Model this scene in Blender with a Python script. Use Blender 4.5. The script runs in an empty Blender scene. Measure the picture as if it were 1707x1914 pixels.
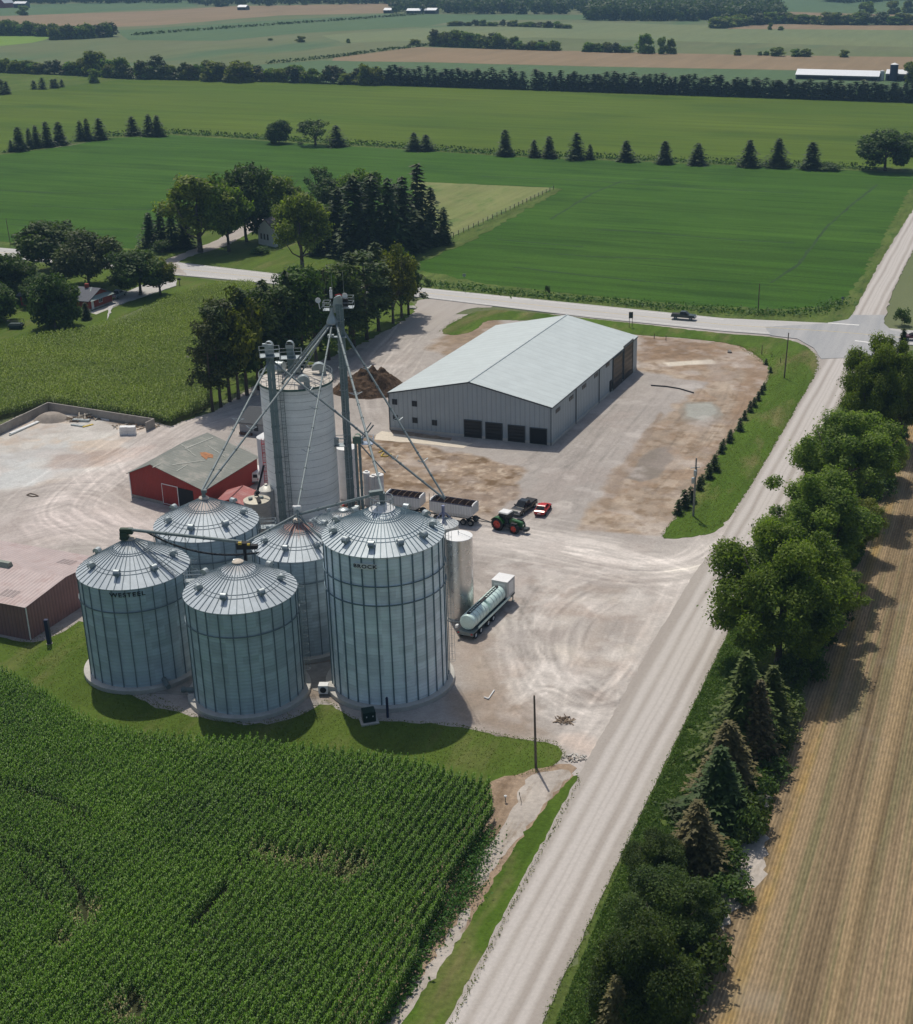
import bpy, bmesh, math, random
import numpy as np
from mathutils import Vector, Matrix
random.seed(7)
RN=np.random.default_rng(11)
R=math.radians
S=bpy.context.scene
COL=S.collection
# ---------------------------------------------------------------- survey: pixel of the photograph -> point on a level plane
F_=2563.;CX=1030.;CY=957.;PIT=R(22.5);H=84.
_f=np.array([0,math.cos(PIT),-math.sin(PIT)]);_u=np.array([0,math.sin(PIT),math.cos(PIT)])
def G(x,y,z=0.):
    dx=(x-CX)/F_; q=-(y-CY)/F_
    d=np.array([dx,q*_u[1]+_f[1],q*_u[2]+_f[2]]); t=(z-H)/d[2]
    return (d[0]*t,d[1]*t,z)
def proj(p):
    X,Y,Z=p[0],p[1],p[2]-H
    dep=Y*_f[1]+Z*_f[2]
    return CX+F_*X/dep, CY-F_*(Y*_u[1]+Z*_u[2])/dep
def dep(p): return p[1]*_f[1]+(p[2]-H)*_f[2]
def hgt(g,y):
    lo,hi=0.,82.
    for _ in range(50):
        m=(lo+hi)/2
        if proj((g[0],g[1],m))[1]>y: lo=m
        else: hi=m
    return lo
def mpp(p): return dep(p)/F_      # metres per photo pixel
ROAD_AZ=R(19.1)
DR=(math.sin(ROAD_AZ),math.cos(ROAD_AZ)); DC=(DR[1],-DR[0])
# ---------------------------------------------------------------- materials
MATS={}
def new_mat(name):
    m=bpy.data.materials.new(name); m.use_nodes=True; MATS[name]=m
    nt=m.node_tree; b=nt.nodes['Principled BSDF']; return m,nt,b
def N(nt,t,**k):
    n=nt.nodes.new(t)
    for a,v in k.items():
        if a.startswith('i_'): n.inputs[a[2:]].default_value=v
        else: setattr(n,a,v)
    return n
def c4(c,s=1): return (min(c[0]*s,1),min(c[1]*s,1),min(c[2]*s,1),1)
def noise(nt,vec,scale,detail=4,rough=.6,dist=0):
    n=N(nt,'ShaderNodeTexNoise'); n.inputs['Scale'].default_value=scale; n.inputs['Detail'].default_value=detail
    n.inputs['Roughness'].default_value=rough; n.inputs['Distortion'].default_value=dist
    nt.links.new(vec,n.inputs['Vector']); return n.outputs['Fac']
def mapr(nt,v,a,b,c=0,d=1):
    n=N(nt,'ShaderNodeMapRange'); nt.links.new(v,n.inputs[0])
    for i,x in enumerate((a,b,c,d)): n.inputs[i+1].default_value=x
    return n.outputs[0]
def mix(nt,f,a,b,mode='MIX'):
    n=N(nt,'ShaderNodeMix',data_type='RGBA',blend_type=mode)
    if isinstance(f,(int,float)): n.inputs[0].default_value=f
    else: nt.links.new(f,n.inputs[0])
    for i,x in ((6,a),(7,b)):
        if isinstance(x,tuple): n.inputs[i].default_value=x
        else: nt.links.new(x,n.inputs[i])
    return n.outputs[2]
def math_(nt,op,a,b=None):
    n=N(nt,'ShaderNodeMath',operation=op)
    for i,x in ((0,a),(1,b)):
        if x is None: continue
        if isinstance(x,(int,float)): n.inputs[i].default_value=x
        else: nt.links.new(x,n.inputs[i])
    return n.outputs[0]
def pos(nt,rot=0,sc=(1,1,1)):
    g=N(nt,'ShaderNodeNewGeometry'); m=N(nt,'ShaderNodeMapping'); m2=N(nt,'ShaderNodeMapping')
    nt.links.new(g.outputs['Position'],m.inputs['Vector']); m.inputs['Rotation'].default_value=(0,0,rot)
    nt.links.new(m.outputs[0],m2.inputs['Vector']); m2.inputs['Scale'].default_value=sc
    return m2.outputs['Vector']
def bump(nt,b,h,strength,dist=.05):
    n=N(nt,'ShaderNodeBump'); n.inputs['Strength'].default_value=strength; n.inputs['Distance'].default_value=dist
    nt.links.new(h,n.inputs['Height']); nt.links.new(n.outputs[0],b.inputs['Normal'])
def mat(name,col,rough=.7,metal=0.,var=.12,scale=1.5,col2=None,fine=.08,bmp=0.,spec=.3):
    if name in MATS: return MATS[name]
    m,nt,b=new_mat(name)
    b.inputs['Roughness'].default_value=rough; b.inputs['Metallic'].default_value=metal; b.inputs['Specular IOR Level'].default_value=spec
    tc=N(nt,'ShaderNodeTexCoord').outputs['Object']
    f=mapr(nt,noise(nt,tc,scale,5,.65),.3,.7)
    a=c4(col,1-var); d=c4(col2) if col2 else c4(col,1+var)
    c=mix(nt,f,a,d)
    g=mapr(nt,noise(nt,tc,scale*9,3,.6),.25,.75,1-fine,1+fine)
    c=mix(nt,1.0,c,g,'MULTIPLY')
    nt.links.new(c,b.inputs['Base Color'])
    if bmp: bump(nt,b,noise(nt,tc,scale*14,3),bmp,.03)
    return m
def ribbed(name,col,axis='H',freq=5,depth=.35,rough=.6,metal=0.,var=.1,stain=None,spec=.3,dark=.12,panel=0):
    """sheet metal: ribs as bump, with groove shade darkened into the colour; axis H -> vertical ribs running round the wall, V -> horizontal corrugation, D -> ribs run down a roof slope (x of object)"""
    m,nt,b=new_mat(name)
    b.inputs['Roughness'].default_value=rough; b.inputs['Metallic'].default_value=metal; b.inputs['Specular IOR Level'].default_value=spec
    tc=N(nt,'ShaderNodeTexCoord').outputs['Object']; uv=N(nt,'ShaderNodeUVMap').outputs[0]
    s=N(nt,'ShaderNodeSeparateXYZ'); nt.links.new(uv,s.inputs[0])
    x=s.outputs[0] if axis=='H' else s.outputs[1]
    w=math_(nt,'SINE',math_(nt,'MULTIPLY',x,freq*6.2832))
    f=mapr(nt,noise(nt,tc,.35,5,.65),.3,.7)
    c=mix(nt,f,c4(col,1-var),c4(col,1+var))
    if stain:
        f2=mapr(nt,noise(nt,tc,stain[2],6,.7),stain[3],stain[3]+.12)
        c=mix(nt,math_(nt,'MULTIPLY',f2,stain[1]),c,c4(stain[0]))
    if panel:
        fl=N(nt,'ShaderNodeVectorMath',operation='FLOOR'); mp=N(nt,'ShaderNodeMapping'); mp.inputs['Scale'].default_value=(panel,1.1,1)
        nt.links.new(uv,mp.inputs[0]); nt.links.new(mp.outputs[0],fl.inputs[0])
        wn=N(nt,'ShaderNodeTexWhiteNoise',noise_dimensions='3D'); nt.links.new(fl.outputs[0],wn.inputs[0])
        c=mix(nt,1.0,c,mapr(nt,wn.outputs['Value'],0,1,.86,1.12),'MULTIPLY')
    if dark: c=mix(nt,1.0,c,mapr(nt,w,-1,-.6,1-dark,1),'MULTIPLY')  # shade in the rib grooves multiplied into the base colour
    nt.links.new(c,b.inputs['Base Color']); bump(nt,b,w,depth,.04)
    return m
def leafmat(name,dark,light,trans=.3,rough=.6,hue=.04):
    m=bpy.data.materials.new(name); m.use_nodes=True; MATS[name]=m; nt=m.node_tree; nt.nodes.clear()
    o=N(nt,'ShaderNodeOutputMaterial'); at=N(nt,'ShaderNodeAttribute',attribute_name='var')
    c=mix(nt,at.outputs['Fac'],c4(dark),c4(light))
    oi=N(nt,'ShaderNodeObjectInfo')
    hs=N(nt,'ShaderNodeHueSaturation'); nt.links.new(c,hs.inputs['Color'])
    nt.links.new(mapr(nt,oi.outputs['Random'],0,1,.5-hue,.5+hue*.5),hs.inputs['Hue'])
    nt.links.new(mapr(nt,oi.outputs['Random'],0,1,.8,1.2),hs.inputs['Value'])
    d=N(nt,'ShaderNodeBsdfPrincipled'); d.inputs['Roughness'].default_value=rough; d.inputs['Specular IOR Level'].default_value=.25
    t=N(nt,'ShaderNodeBsdfTranslucent'); nt.links.new(hs.outputs[0],d.inputs['Base Color'])
    tc=mix(nt,1.0,hs.outputs[0],(1.3,1.5,.6,1),'MULTIPLY'); nt.links.new(tc,t.inputs['Color'])
    mx=N(nt,'ShaderNodeMixShader'); mx.inputs[0].default_value=trans
    nt.links.new(d.outputs[0],mx.inputs[1]); nt.links.new(t.outputs[0],mx.inputs[2]); nt.links.new(mx.outputs[0],o.inputs['Surface'])
    return m
def fieldmat(name,cols,rows=0,rot=None,big=.012,bigamt=1.,fine=.25,rowamt=.25,stretch=.08,bmp=.4,track=None,streak=.3):
    """ground cover: patches of 2-3 colours + fibre stretched along rows + drill rows"""
    m,nt,b=new_mat(name); b.inputs['Roughness'].default_value=.95; b.inputs['Specular IOR Level'].default_value=.1
    rot=ROAD_AZ if rot is None else rot
    p=pos(nt); pr=pos(nt,rot,(1,stretch,1))
    c=mix(nt,mapr(nt,noise(nt,p,big,5,.6),.5-.2/bigamt,.5+.2/bigamt),c4(cols[0]),c4(cols[1]))
    if len(cols)>2: c=mix(nt,mapr(nt,noise(nt,pos(nt,rot,(1,.3,1)),big*3.3,4,.6),.52,.66),c,c4(cols[2]))
    g=mapr(nt,noise(nt,pr,streak,6,.7),.25,.75,1-fine,1+fine); c=mix(nt,1.0,c,g,'MULTIPLY')
    c=mix(nt,1.0,c,mapr(nt,noise(nt,pr,.09,3,.6),.3,.7,1-fine*.5,1+fine*.5),'MULTIPLY')
    g=noise(nt,p,1.6,4,.75); c=mix(nt,1.0,c,mapr(nt,g,.25,.75,1-fine,1+fine),'MULTIPLY')
    if rows:
        s=N(nt,'ShaderNodeSeparateXYZ'); nt.links.new(pos(nt,rot),s.inputs[0])
        x=math_(nt,'ADD',s.outputs[0],math_(nt,'MULTIPLY',noise(nt,p,.05,2),.9))
        w=math_(nt,'SINE',math_(nt,'MULTIPLY',x,6.2832/rows))
        c=mix(nt,1.0,c,mapr(nt,w,-1,1,1-rowamt,1+rowamt),'MULTIPLY')
        g=math_(nt,'ADD',g,math_(nt,'MULTIPLY',w,.3))
    if track:
        s=N(nt,'ShaderNodeSeparateXYZ'); nt.links.new(pos(nt,track[0]),s.inputs[0])
        x=math_(nt,'ADD',s.outputs[0],math_(nt,'MULTIPLY',noise(nt,p,.02,3),4))
        w=math_(nt,'ABSOLUTE',math_(nt,'SUBTRACT',math_(nt,'FRACT',math_(nt,'DIVIDE',x,track[1])),.5))
        lim=track[2]/track[1]
        f=math_(nt,'MULTIPLY',mapr(nt,w,0,lim,1,0),mapr(nt,noise(nt,p,.03,3),.45,.6,0,track[3]))
        c=mix(nt,f,c,c4(cols[0],.45))
    nt.links.new(c,b.inputs['Base Color'])
    if bmp: bump(nt,b,g,bmp,.25)
    return m
ORD=['first','second','third','fourth','fifth','sixth','seventh','eighth','ninth','tenth','eleventh','twelfth','thirteenth','fourteenth','fifteenth','sixteenth','seventeenth','eighteenth','nineteenth','twentieth','twenty-first','twenty-second','twenty-third','twenty-fourth','twenty-fifth','twenty-sixth','twenty-seventh','twenty-eighth','twenty-ninth','thirtieth']
# ---------------------------------------------------------------- mesh building
class MB:
    def __init__(s): s.v=[];s.f=[];s.m=[];s.mi=0;s.uv=None
    def mat(s,i): s.mi=i; return s
    def add(s,vs,fs):
        k=len(s.v); s.v+= [tuple(v) for v in vs]
        for f in fs: s.f.append(tuple(k+i for i in f)); s.m.append(s.mi)
        return s
    def box(s,c,d,rz=0,taper=(1,1)):
        ca,sa=math.cos(rz),math.sin(rz); vs=[]
        for z,tx,ty in ((-.5,1,1),(.5,taper[0],taper[1])):
            for x,y in ((-.5,-.5),(.5,-.5),(.5,.5),(-.5,.5)):
                X,Y=x*d[0]*tx,y*d[1]*ty
                vs.append((c[0]+X*ca-Y*sa,c[1]+X*sa+Y*ca,c[2]+z*d[2]))
        return s.add(vs,[(3,2,1,0),(4,5,6,7),(0,1,5,4),(1,2,6,5),(2,3,7,6),(3,0,4,7)])
    def hexa(s,b,t):
        return s.add(list(b)+list(t),[(3,2,1,0),(4,5,6,7),(0,1,5,4),(1,2,6,5),(2,3,7,6),(3,0,4,7)])
    def tube(s,a,b,r,n=8,r2=None,caps=True):
        a=Vector(a);b=Vector(b);r2=r if r2 is None else r2; d=(b-a)
        if d.length<1e-6: return s
        q=d.to_track_quat('Z','Y'); vs=[]
        for p,rr in ((a,r),(b,r2)):
            for i in range(n):
                t=2*math.pi*i/n; vs.append(p+q@Vector((rr*math.cos(t),rr*math.sin(t),0)))
        fs=[(i,(i+1)%n,n+(i+1)%n,n+i) for i in range(n)]
        if caps: fs+=[tuple(range(n-1,-1,-1)),tuple(range(n,2*n))]
        return s.add(vs,fs)
    def path(s,pts,r,n=6):
        for a,b in zip(pts,pts[1:]): s.tube(a,b,r,n)
        return s
    def lathe(s,prof,c=(0,0,0),n=32,a0=0,a1=2*math.pi,axis='z'):
        full=abs(a1-a0-2*math.pi)<1e-6; m=n if full else n+1; vs=[]
        for r,z in prof:
            for i in range(m):
                t=a0+(a1-a0)*i/n
                if axis=='z': vs.append((c[0]+r*math.cos(t),c[1]+r*math.sin(t),c[2]+z))
                elif axis=='y': vs.append((c[0]+r*math.cos(t),c[1]+z,c[2]+r*math.sin(t)))
                else: vs.append((c[0]+z,c[1]+r*math.cos(t),c[2]+r*math.sin(t)))
        fs=[]
        for j in range(len(prof)-1):
            for i in range(n):
                k=(i+1)%m; fs.append((j*m+i,j*m+k,(j+1)*m+k,(j+1)*m+i))
        return s.add(vs,fs)
    def prism(s,pts,z0,z1):
        n=len(pts); vs=[(p[0],p[1],z0) for p in pts]+[(p[0],p[1],z1) for p in pts]
        return s.add(vs,[tuple(range(n-1,-1,-1)),tuple(range(n,2*n))]+[(i,(i+1)%n,n+(i+1)%n,n+i) for i in range(n)])
    def sideprism(s,prof,y0,y1,inset=0,topz=None):
        """profile in x,z extruded over y"""
        n=len(prof); vs=[(x,y0,z) for x,z in prof]+[(x,y1,z) for x,z in prof]
        return s.add(vs,[tuple(range(n)),tuple(range(2*n-1,n-1,-1))]+[(i,n+i,n+(i+1)%n,(i+1)%n) for i in range(n)])
    def quad(s,a,b,c,d): return s.add([a,b,c,d],[(0,1,2,3)])
    def build(s,name,mats,parent=None,world=False,smooth=False,uvfn=None,fix=True):
        me=bpy.data.meshes.new(name); vs=s.v
        if world and parent is not None:
            o=parent.location; vs=[(x-o.x,y-o.y,z-o.z) for x,y,z in vs]
        me.from_pydata(vs,[],s.f); me.update()
        if fix:
            bm=bmesh.new(); bm.from_mesh(me); bmesh.ops.recalc_face_normals(bm,faces=bm.faces); bm.to_mesh(me); bm.free()
        if not isinstance(mats,(list,tuple)): mats=[mats]
        for m in mats: me.materials.append(m)
        if len(mats)>1: me.polygons.foreach_set('material_index',s.m)
        if smooth:
            me.shade_smooth()
            if smooth!='all': me.set_sharp_from_angle(angle=R(35))
        uvl=me.uv_layers.new(name='UVMap')
        ob=bpy.data.objects.new(name,me); COL.objects.link(ob)
        if parent is not None: ob.parent=parent
        boxuv(me,uvl)
        return ob
def boxuv(me,uvl):
    nl=len(me.loops); co=np.empty(len(me.vertices)*3); me.vertices.foreach_get('co',co); co=co.reshape(-1,3)
    li=np.empty(nl,int); me.loops.foreach_get('vertex_index',li)
    pn=np.empty(len(me.polygons)*3); me.polygons.foreach_get('normal',pn); pn=pn.reshape(-1,3)
    lt=np.empty(len(me.polygons),int); me.polygons.foreach_get('loop_total',lt)
    nrm=np.repeat(pn,lt,axis=0); P=co[li]
    # horizontal direction along the face, and up the face
    t=np.stack([-nrm[:,1],nrm[:,0]],1); L=np.hypot(t[:,0],t[:,1]); flat=L<1e-4
    t[flat]=(1,0); L[flat]=1; t/=L[:,None]
    u=P[:,0]*t[:,0]+P[:,1]*t[:,1]
    b=np.cross(nrm,np.concatenate([t,np.zeros((nl,1))],1)); v=np.einsum('ij,ij->i',P,b)
    uvl.data.foreach_set('uv',np.stack([u,v],1).ravel())
def tag(o,label=None,cat=None,group=None,kind=None):
    if label: o['label']=label
    if cat: o['category']=cat
    if group: o['group']=group
    if kind: o['kind']=kind
    return o
def thing(name,label,cat,loc=(0,0,0),rz=0,group=None):
    o=bpy.data.objects.new(name,None); COL.objects.link(o); o.location=loc; o.rotation_euler=(0,0,rz)
    o.empty_display_size=.5
    return tag(o,label,cat,group)
def copy_thing(root,loc,rz=0,sc=None,label=None,group=None,cat=None):
    r=root.copy(); COL.objects.link(r); r.location=loc; r.rotation_euler=(0,0,rz)
    if sc is not None: r.scale=sc
    if label: r['label']=label
    if group: r['group']=group
    for ch in root.children:
        c=ch.copy(); COL.objects.link(c); c.parent=r
        for g in ch.children:
            d=g.copy(); COL.objects.link(d); d.parent=c
    return r
def jag(pts,step=2.,amp=.3):
    out=[]; n=len(pts)
    for i in range(n):
        a=pts[i];b=pts[(i+1)%n]; L=math.hypot(b[0]-a[0],b[1]-a[1]); k=max(1,min(400,int(L/step)))
        for j in range(k):
            t=j/k; o=0 if j==0 else random.gauss(0,amp); nx,ny=-(b[1]-a[1])/max(L,1e-6),(b[0]-a[0])/max(L,1e-6)
            out.append((a[0]+(b[0]-a[0])*t+nx*o,a[1]+(b[1]-a[1])*t+ny*o))
    return out
def smoothpoly(pts,it=2):
    for _ in range(it):
        o=[];n=len(pts)
        for i in range(n):
            a=pts[i];b=pts[(i+1)%n]; o+= [(a[0]*.75+b[0]*.25,a[1]*.75+b[1]*.25),(a[0]*.25+b[0]*.75,a[1]*.25+b[1]*.75)]
        pts=o
    return pts
def sheet(name,px,z,m,step=2.,amp=.3,sm=0,world=False,kind='structure'):
    pts=[tuple(p[:2]) for p in px] if world else [G(*p)[:2] for p in px]
    if sm: pts=smoothpoly(pts,sm)
    if step: pts=jag(pts,step,amp)
    z=z*.55
    if sum(a[0]*b[1]-b[0]*a[1] for a,b in zip(pts,pts[1:]+pts[:1]))<0: pts=pts[::-1]
    n=len(pts); me=bpy.data.meshes.new(name); me.from_pydata([(x,y,z) for x,y in pts]+[(x,y,-.02) for x,y in pts],[],[tuple(range(n))]+[(i,n+i,n+(i+1)%n,(i+1)%n) for i in range(n)]); me.update()
    me.materials.append(m); o=bpy.data.objects.new(name,me); COL.objects.link(o); o['kind']=kind
    return o
def inpoly(X,Y,poly):
    r=np.zeros(X.shape,bool); n=len(poly); j=n-1
    for i in range(n):
        xi,yi=poly[i][:2];xj,yj=poly[j][:2]
        c=((yi>Y)!=(yj>Y)); 
        with np.errstate(divide='ignore',invalid='ignore'):
            r^= c&(X<(xj-xi)*(Y-yi)/((yj-yi) if yj!=yi else 1e-9)+xi)
        j=i
    return r
def segdist(X,Y,pts,closed=False):
    d=np.full(X.shape,1e9); P=list(pts)+([pts[0]] if closed else [])
    for a,b in zip(P,P[1:]):
        dx,dy=b[0]-a[0],b[1]-a[1]; L=dx*dx+dy*dy+1e-9
        t=np.clip(((X-a[0])*dx+(Y-a[1])*dy)/L,0,1)
        d=np.minimum(d,np.hypot(X-a[0]-t*dx,Y-a[1]-t*dy))
    return d
def vnoise(X,Y,s,seed=0):
    x=X/s;y=Y/s; xi=np.floor(x).astype(int);yi=np.floor(y).astype(int); fx=x-xi;fy=y-yi
    fx=fx*fx*(3-2*fx);fy=fy*fy*(3-2*fy)
    def h(a,b):
        n=(a*374761393+b*668265263+seed*982451653)&0xffffffff; n=((n^(n>>13))*1274126177)&0xffffffff
        return ((n^(n>>16))&0xffff)/65535.
    return (h(xi,yi)*(1-fx)+h(xi+1,yi)*fx)*(1-fy)+(h(xi,yi+1)*(1-fx)+h(xi+1,yi+1)*fx)*fy
def fbm(X,Y,s,o=4,seed=0):
    r=0;a=1;t=0
    for i in range(o): r=r+a*vnoise(X,Y,s/2**i,seed+i*7); t+=a; a*=.55
    return r/t
# ---------------------------------------------------------------- camera, light
cd=bpy.data.cameras.new('camera'); cam=bpy.data.objects.new('camera',cd); COL.objects.link(cam); S.camera=cam
cam.location=(0,0,H); cam.rotation_euler=(R(90)-PIT,0,0)
cd.sensor_fit='VERTICAL'; cd.sensor_height=24; cd.lens=24*F_/1914; cd.shift_x=-(CX-853.5)/1914; cd.clip_end=20000; cd.clip_start=1
SUN_AZ=R(-19); SUN_EL=R(62)
sd=bpy.data.lights.new('sun','SUN'); sun=bpy.data.objects.new('sun',sd); COL.objects.link(sun)
sd.energy=3.5; sd.angle=R(.6); sd.color=(1,.94,.84)
dv=Vector((math.sin(SUN_AZ)*math.cos(SUN_EL),math.cos(SUN_AZ)*math.cos(SUN_EL),math.sin(SUN_EL)))
sun.rotation_euler=dv.to_track_quat('Z','Y').to_euler(); sun.location=(0,0,200)
w=bpy.data.worlds.new('World'); S.world=w; w.use_nodes=True; nt=w.node_tree
sk=nt.nodes.new('ShaderNodeTexSky'); sk.sky_type='NISHITA'; sk.sun_disc=False; sk.sun_elevation=SUN_EL; sk.sun_rotation=SUN_AZ
sk.air_density=1.2; sk.dust_density=2.5
bg=nt.nodes['Background']; nt.links.new(sk.outputs[0],bg.inputs['Color']); bg.inputs['Strength'].default_value=.092
S.view_settings.view_transform='Standard'; S.view_settings.look='None'; S.view_settings.exposure=-.10; S.view_settings.gamma=1
S.cycles.max_bounces=6; S.cycles.transparent_max_bounces=8; S.cycles.volume_bounces=0; S.cycles.use_denoising=True
S.cycles.use_adaptive_sampling=True; S.cycles.adaptive_threshold=.02
# ================================================================ THE GROUND
M_far=fieldmat('far_field',[(.11,.14,.06),(.15,.16,.085),(.085,.135,.065)],big=.004,fine=.12,bmp=0,stretch=.15,streak=.05)
M_teal=fieldmat('teal_crop',[(.078,.13,.062),(.09,.14,.062)],big=.006,fine=.12,bmp=0)
M_tan=fieldmat('ripe_grain',[(.25,.18,.11),(.21,.16,.095)],big=.01,fine=.12,bmp=0,streak=.08)
M_olive=fieldmat('olive_crop',[(.17,.19,.09),(.135,.17,.085)],big=.006,fine=.12,bmp=0)
M_lime=fieldmat('hay_field',[(.16,.25,.045),(.14,.22,.05)],big=.02,fine=.1,bmp=0)
M_maize=fieldmat('tasselled_corn',[(.068,.115,.010),(.090,.132,.014),(.058,.102,.010)],big=.008,fine=.22,bmp=.3,rot=R(109.1),stretch=.05,streak=.2,track=(R(109.1),30,1.2,.3))
M_soy=fieldmat('soybean_rows',[(.036,.092,.008),(.048,.108,.012),(.03,.078,.008)],big=.02,fine=.3,rows=.0,bmp=.5,rot=R(19.1)+R(90),stretch=.03,streak=.35,track=(R(19.1)+R(90),13,.75,.8))
M_past=fieldmat('pasture',[(.16,.19,.065),(.20,.21,.085),(.12,.17,.05)],big=.05,fine=.18,bmp=.3)
M_grass=fieldmat('mown_grass',[(.058,.108,.012),(.08,.13,.018),(.14,.14,.05)],big=.05,fine=.3,bmp=.6,streak=.4,stretch=.15)
M_rough=fieldmat('rough_grass',[(.075,.12,.02),(.11,.14,.04),(.05,.095,.018)],big=.15,fine=.35,bmp=.9,streak=.5)
M_lawn=fieldmat('lawn_grass',[(.062,.105,.014),(.09,.13,.022),(.11,.13,.035)],big=.07,fine=.22,bmp=.3)
M_soil=fieldmat('bare_soil',[(.26,.185,.125),(.34,.26,.19),(.19,.135,.09)],big=.1,fine=.25,bmp=.8,streak=.5)
M_silt=fieldmat('ditch_gravel',[(.38,.34,.30),(.47,.42,.37),(.30,.25,.2)],big=.2,fine=.14,bmp=.5,streak=.8,stretch=.2)
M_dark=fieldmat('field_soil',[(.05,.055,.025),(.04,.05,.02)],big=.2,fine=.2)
M_conc=mat('concrete',(.46,.44,.40),.85,var=.12,scale=.8,bmp=.1)
M_concd=mat('old_concrete',(.30,.28,.25),.9,var=.2,scale=.8,bmp=.2)
def roadmat(name,cols,lanes,az,rows):
    m,nt,b=new_mat(name); b.inputs['Roughness'].default_value=.9; b.inputs['Specular IOR Level'].default_value=.2
    p=pos(nt); c=mix(nt,mapr(nt,noise(nt,pos(nt,az,(1,.08,1)),.35,5,.6),.35,.65),c4(cols[0]),c4(cols[1]))
    s=N(nt,'ShaderNodeSeparateXYZ'); nt.links.new(pos(nt,az),s.inputs[0])
    x=math_(nt,'ADD',s.outputs[0],math_(nt,'MULTIPLY',noise(nt,pos(nt,az,(1,.2,1)),.2,2),.8))
    f=None
    for c0,wd in lanes:
        g=mapr(nt,math_(nt,'ABSOLUTE',math_(nt,'SUBTRACT',x,c0)),wd*.3,wd,1,0)
        f=g if f is None else math_(nt,'MAXIMUM',f,g)
    c=mix(nt,math_(nt,'MULTIPLY',f,rows),c,c4(cols[2]))
    g=noise(nt,p,3,4,.7); c=mix(nt,1.0,c,mapr(nt,g,.25,.75,.9,1.1),'MULTIPLY')
    nt.links.new(c,b.inputs['Base Color']); bump(nt,b,g,.2,.05); return m
def cross(px,az): 
    g=G(*px); return g[0]*math.cos(az)-g[1]*math.sin(az)
# centre of gravel road, across-road coordinate
cx0=(cross((833,1900),ROAD_AZ)+cross((1018,1900),ROAD_AZ))/2
cx1=(cross((1500,745),ROAD_AZ)+cross((1571,750),ROAD_AZ))/2
M_gravroad=roadmat('gravel_road',[(.335,.300,.268),(.385,.350,.315),(.50,.465,.435)],[(cx0-2.4,.8),(cx0-.7,.75),(cx0+.9,.8),(cx0+2.7,.6),(cx0+.1,.5)],ROAD_AZ,.8)
M_asph=roadmat('asphalt_road',[(.42,.41,.395),(.47,.455,.435),(.36,.35,.34)],[(0,.1)],R(-71)+R(180),0)
M_asph2=roadmat('asphalt_apron',[(.31,.315,.32),(.38,.375,.37),(.36,.35,.34)],[(0,.1)],ROAD_AZ,0)
M_line=mat('road_paint',(.75,.74,.70),.7,var=.1)
M_liney=mat('road_paint_yellow',(.55,.42,.15),.7,var=.2)
sheet('ground',[(-4600,-300),(4600,-300),(4600,5700),(-4600,5700)],0,M_far,step=0,world=True)
z=.02
def far(name,px,m,amp=1.): 
    global z; z+=.01; return sheet(name,px,z,m,step=25,amp=amp)
far('teal_field',[(-80,12),(360,1),(370,12),(0,32),(-80,36)],M_teal)
far('brown_field',[(-80,34),(0,30),(300,20),(420,12),(735,6),(735,24),(520,29),(300,47),(140,53),(0,43),(-80,46)],M_tan)
far('teal_field',[(215,57),(480,40),(720,26),(1100,28),(1130,36),(860,38),(790,50),(560,62),(420,76),(240,75)],M_teal)
far('olive_field',[(600,66),(800,52),(1130,42),(1400,50),(1760,56),(1760,90),(1300,78),(1000,70),(640,80)],M_olive)
far('hay_field',[(-80,68),(92,66),(90,72),(60,80),(0,86),(-80,92)],M_lime)
far('brown_field',[(625,108),(780,88),(1100,96),(1400,103),(1800,108),(1800,134),(1480,131),(1100,124),(800,116),(620,114)],M_tan)
far('green_field',[(470,122),(600,113),(800,117),(1100,125),(1480,132),(1800,140),(1800,200),(1200,180),(700,160),(500,152)],M_teal)
far('brown_field',[(1370,45),(1800,47),(1800,57),(1360,54)],M_tan)
far('brown_field',[(1465,22),(1600,26),(1800,30),(1800,39),(1490,44)],M_tan)
far('brown_field',[(1200,13),(1290,-3),(1400,-6),(1385,11)],M_tan)
far('teal_field',[(1385,12),(1400,-6),(1800,-6),(1800,28),(1600,24),(1460,21)],M_teal)
far('green_field',[(-80,128),(0,133),(170,141),(240,149),(120,162),(0,176),(-80,184)],M_lawn)
far('corn_field',[(-80,182),(0,173),(120,161),(230,149),(500,151),(700,157),(1000,168),(1707,192),(1800,196),(1800,320),(1620,317),(1400,308),(1150,296),(950,290),(800,280),(640,270),(320,251),(200,256),(130,270),(0,287),(-80,296)],M_maize,.8)
far('field_margin',[(-80,291),(0,283),(130,265),(200,253),(320,248),(640,266),(800,277),(950,287),(1400,305),(1620,312),(1800,316),(1800,330),(1620,322),(1400,312),(950,293),(640,274),(320,254),(200,260),(0,292),(-80,300)],M_rough,1.)
soy=[(-80,298),(0,290),(130,273),(200,259),(320,253),(640,273),(800,283),(950,293),(1400,311),(1620,320),(1800,326),(1707,352),(1650,455),(1592,560),(1540,577),(1440,582),(1300,574),(1100,556),(900,533),(775,512),(700,490),(500,470),(300,480),(60,462),(-80,452)]
far('soybean_field',soy,M_soy,.5)
M_tram=mat('trampled_crop',(.020,.055,.008),.95,var=.3,scale=.2)
def tram(pts,w=.8):
    g=[Vector(G(*p)) for p in pts]; L=[];Rr=[]
    for i,p in enumerate(g):
        d=(g[min(i+1,len(g)-1)]-g[max(i-1,0)]).normalized(); n=Vector((-d.y,d.x,0))*w/2; L.append((p+n)[:2]); Rr.append((p-n)[:2])
    sheet('wheel_track',L+Rr[::-1],.205,M_tram,4,.16,world=True)
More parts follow.
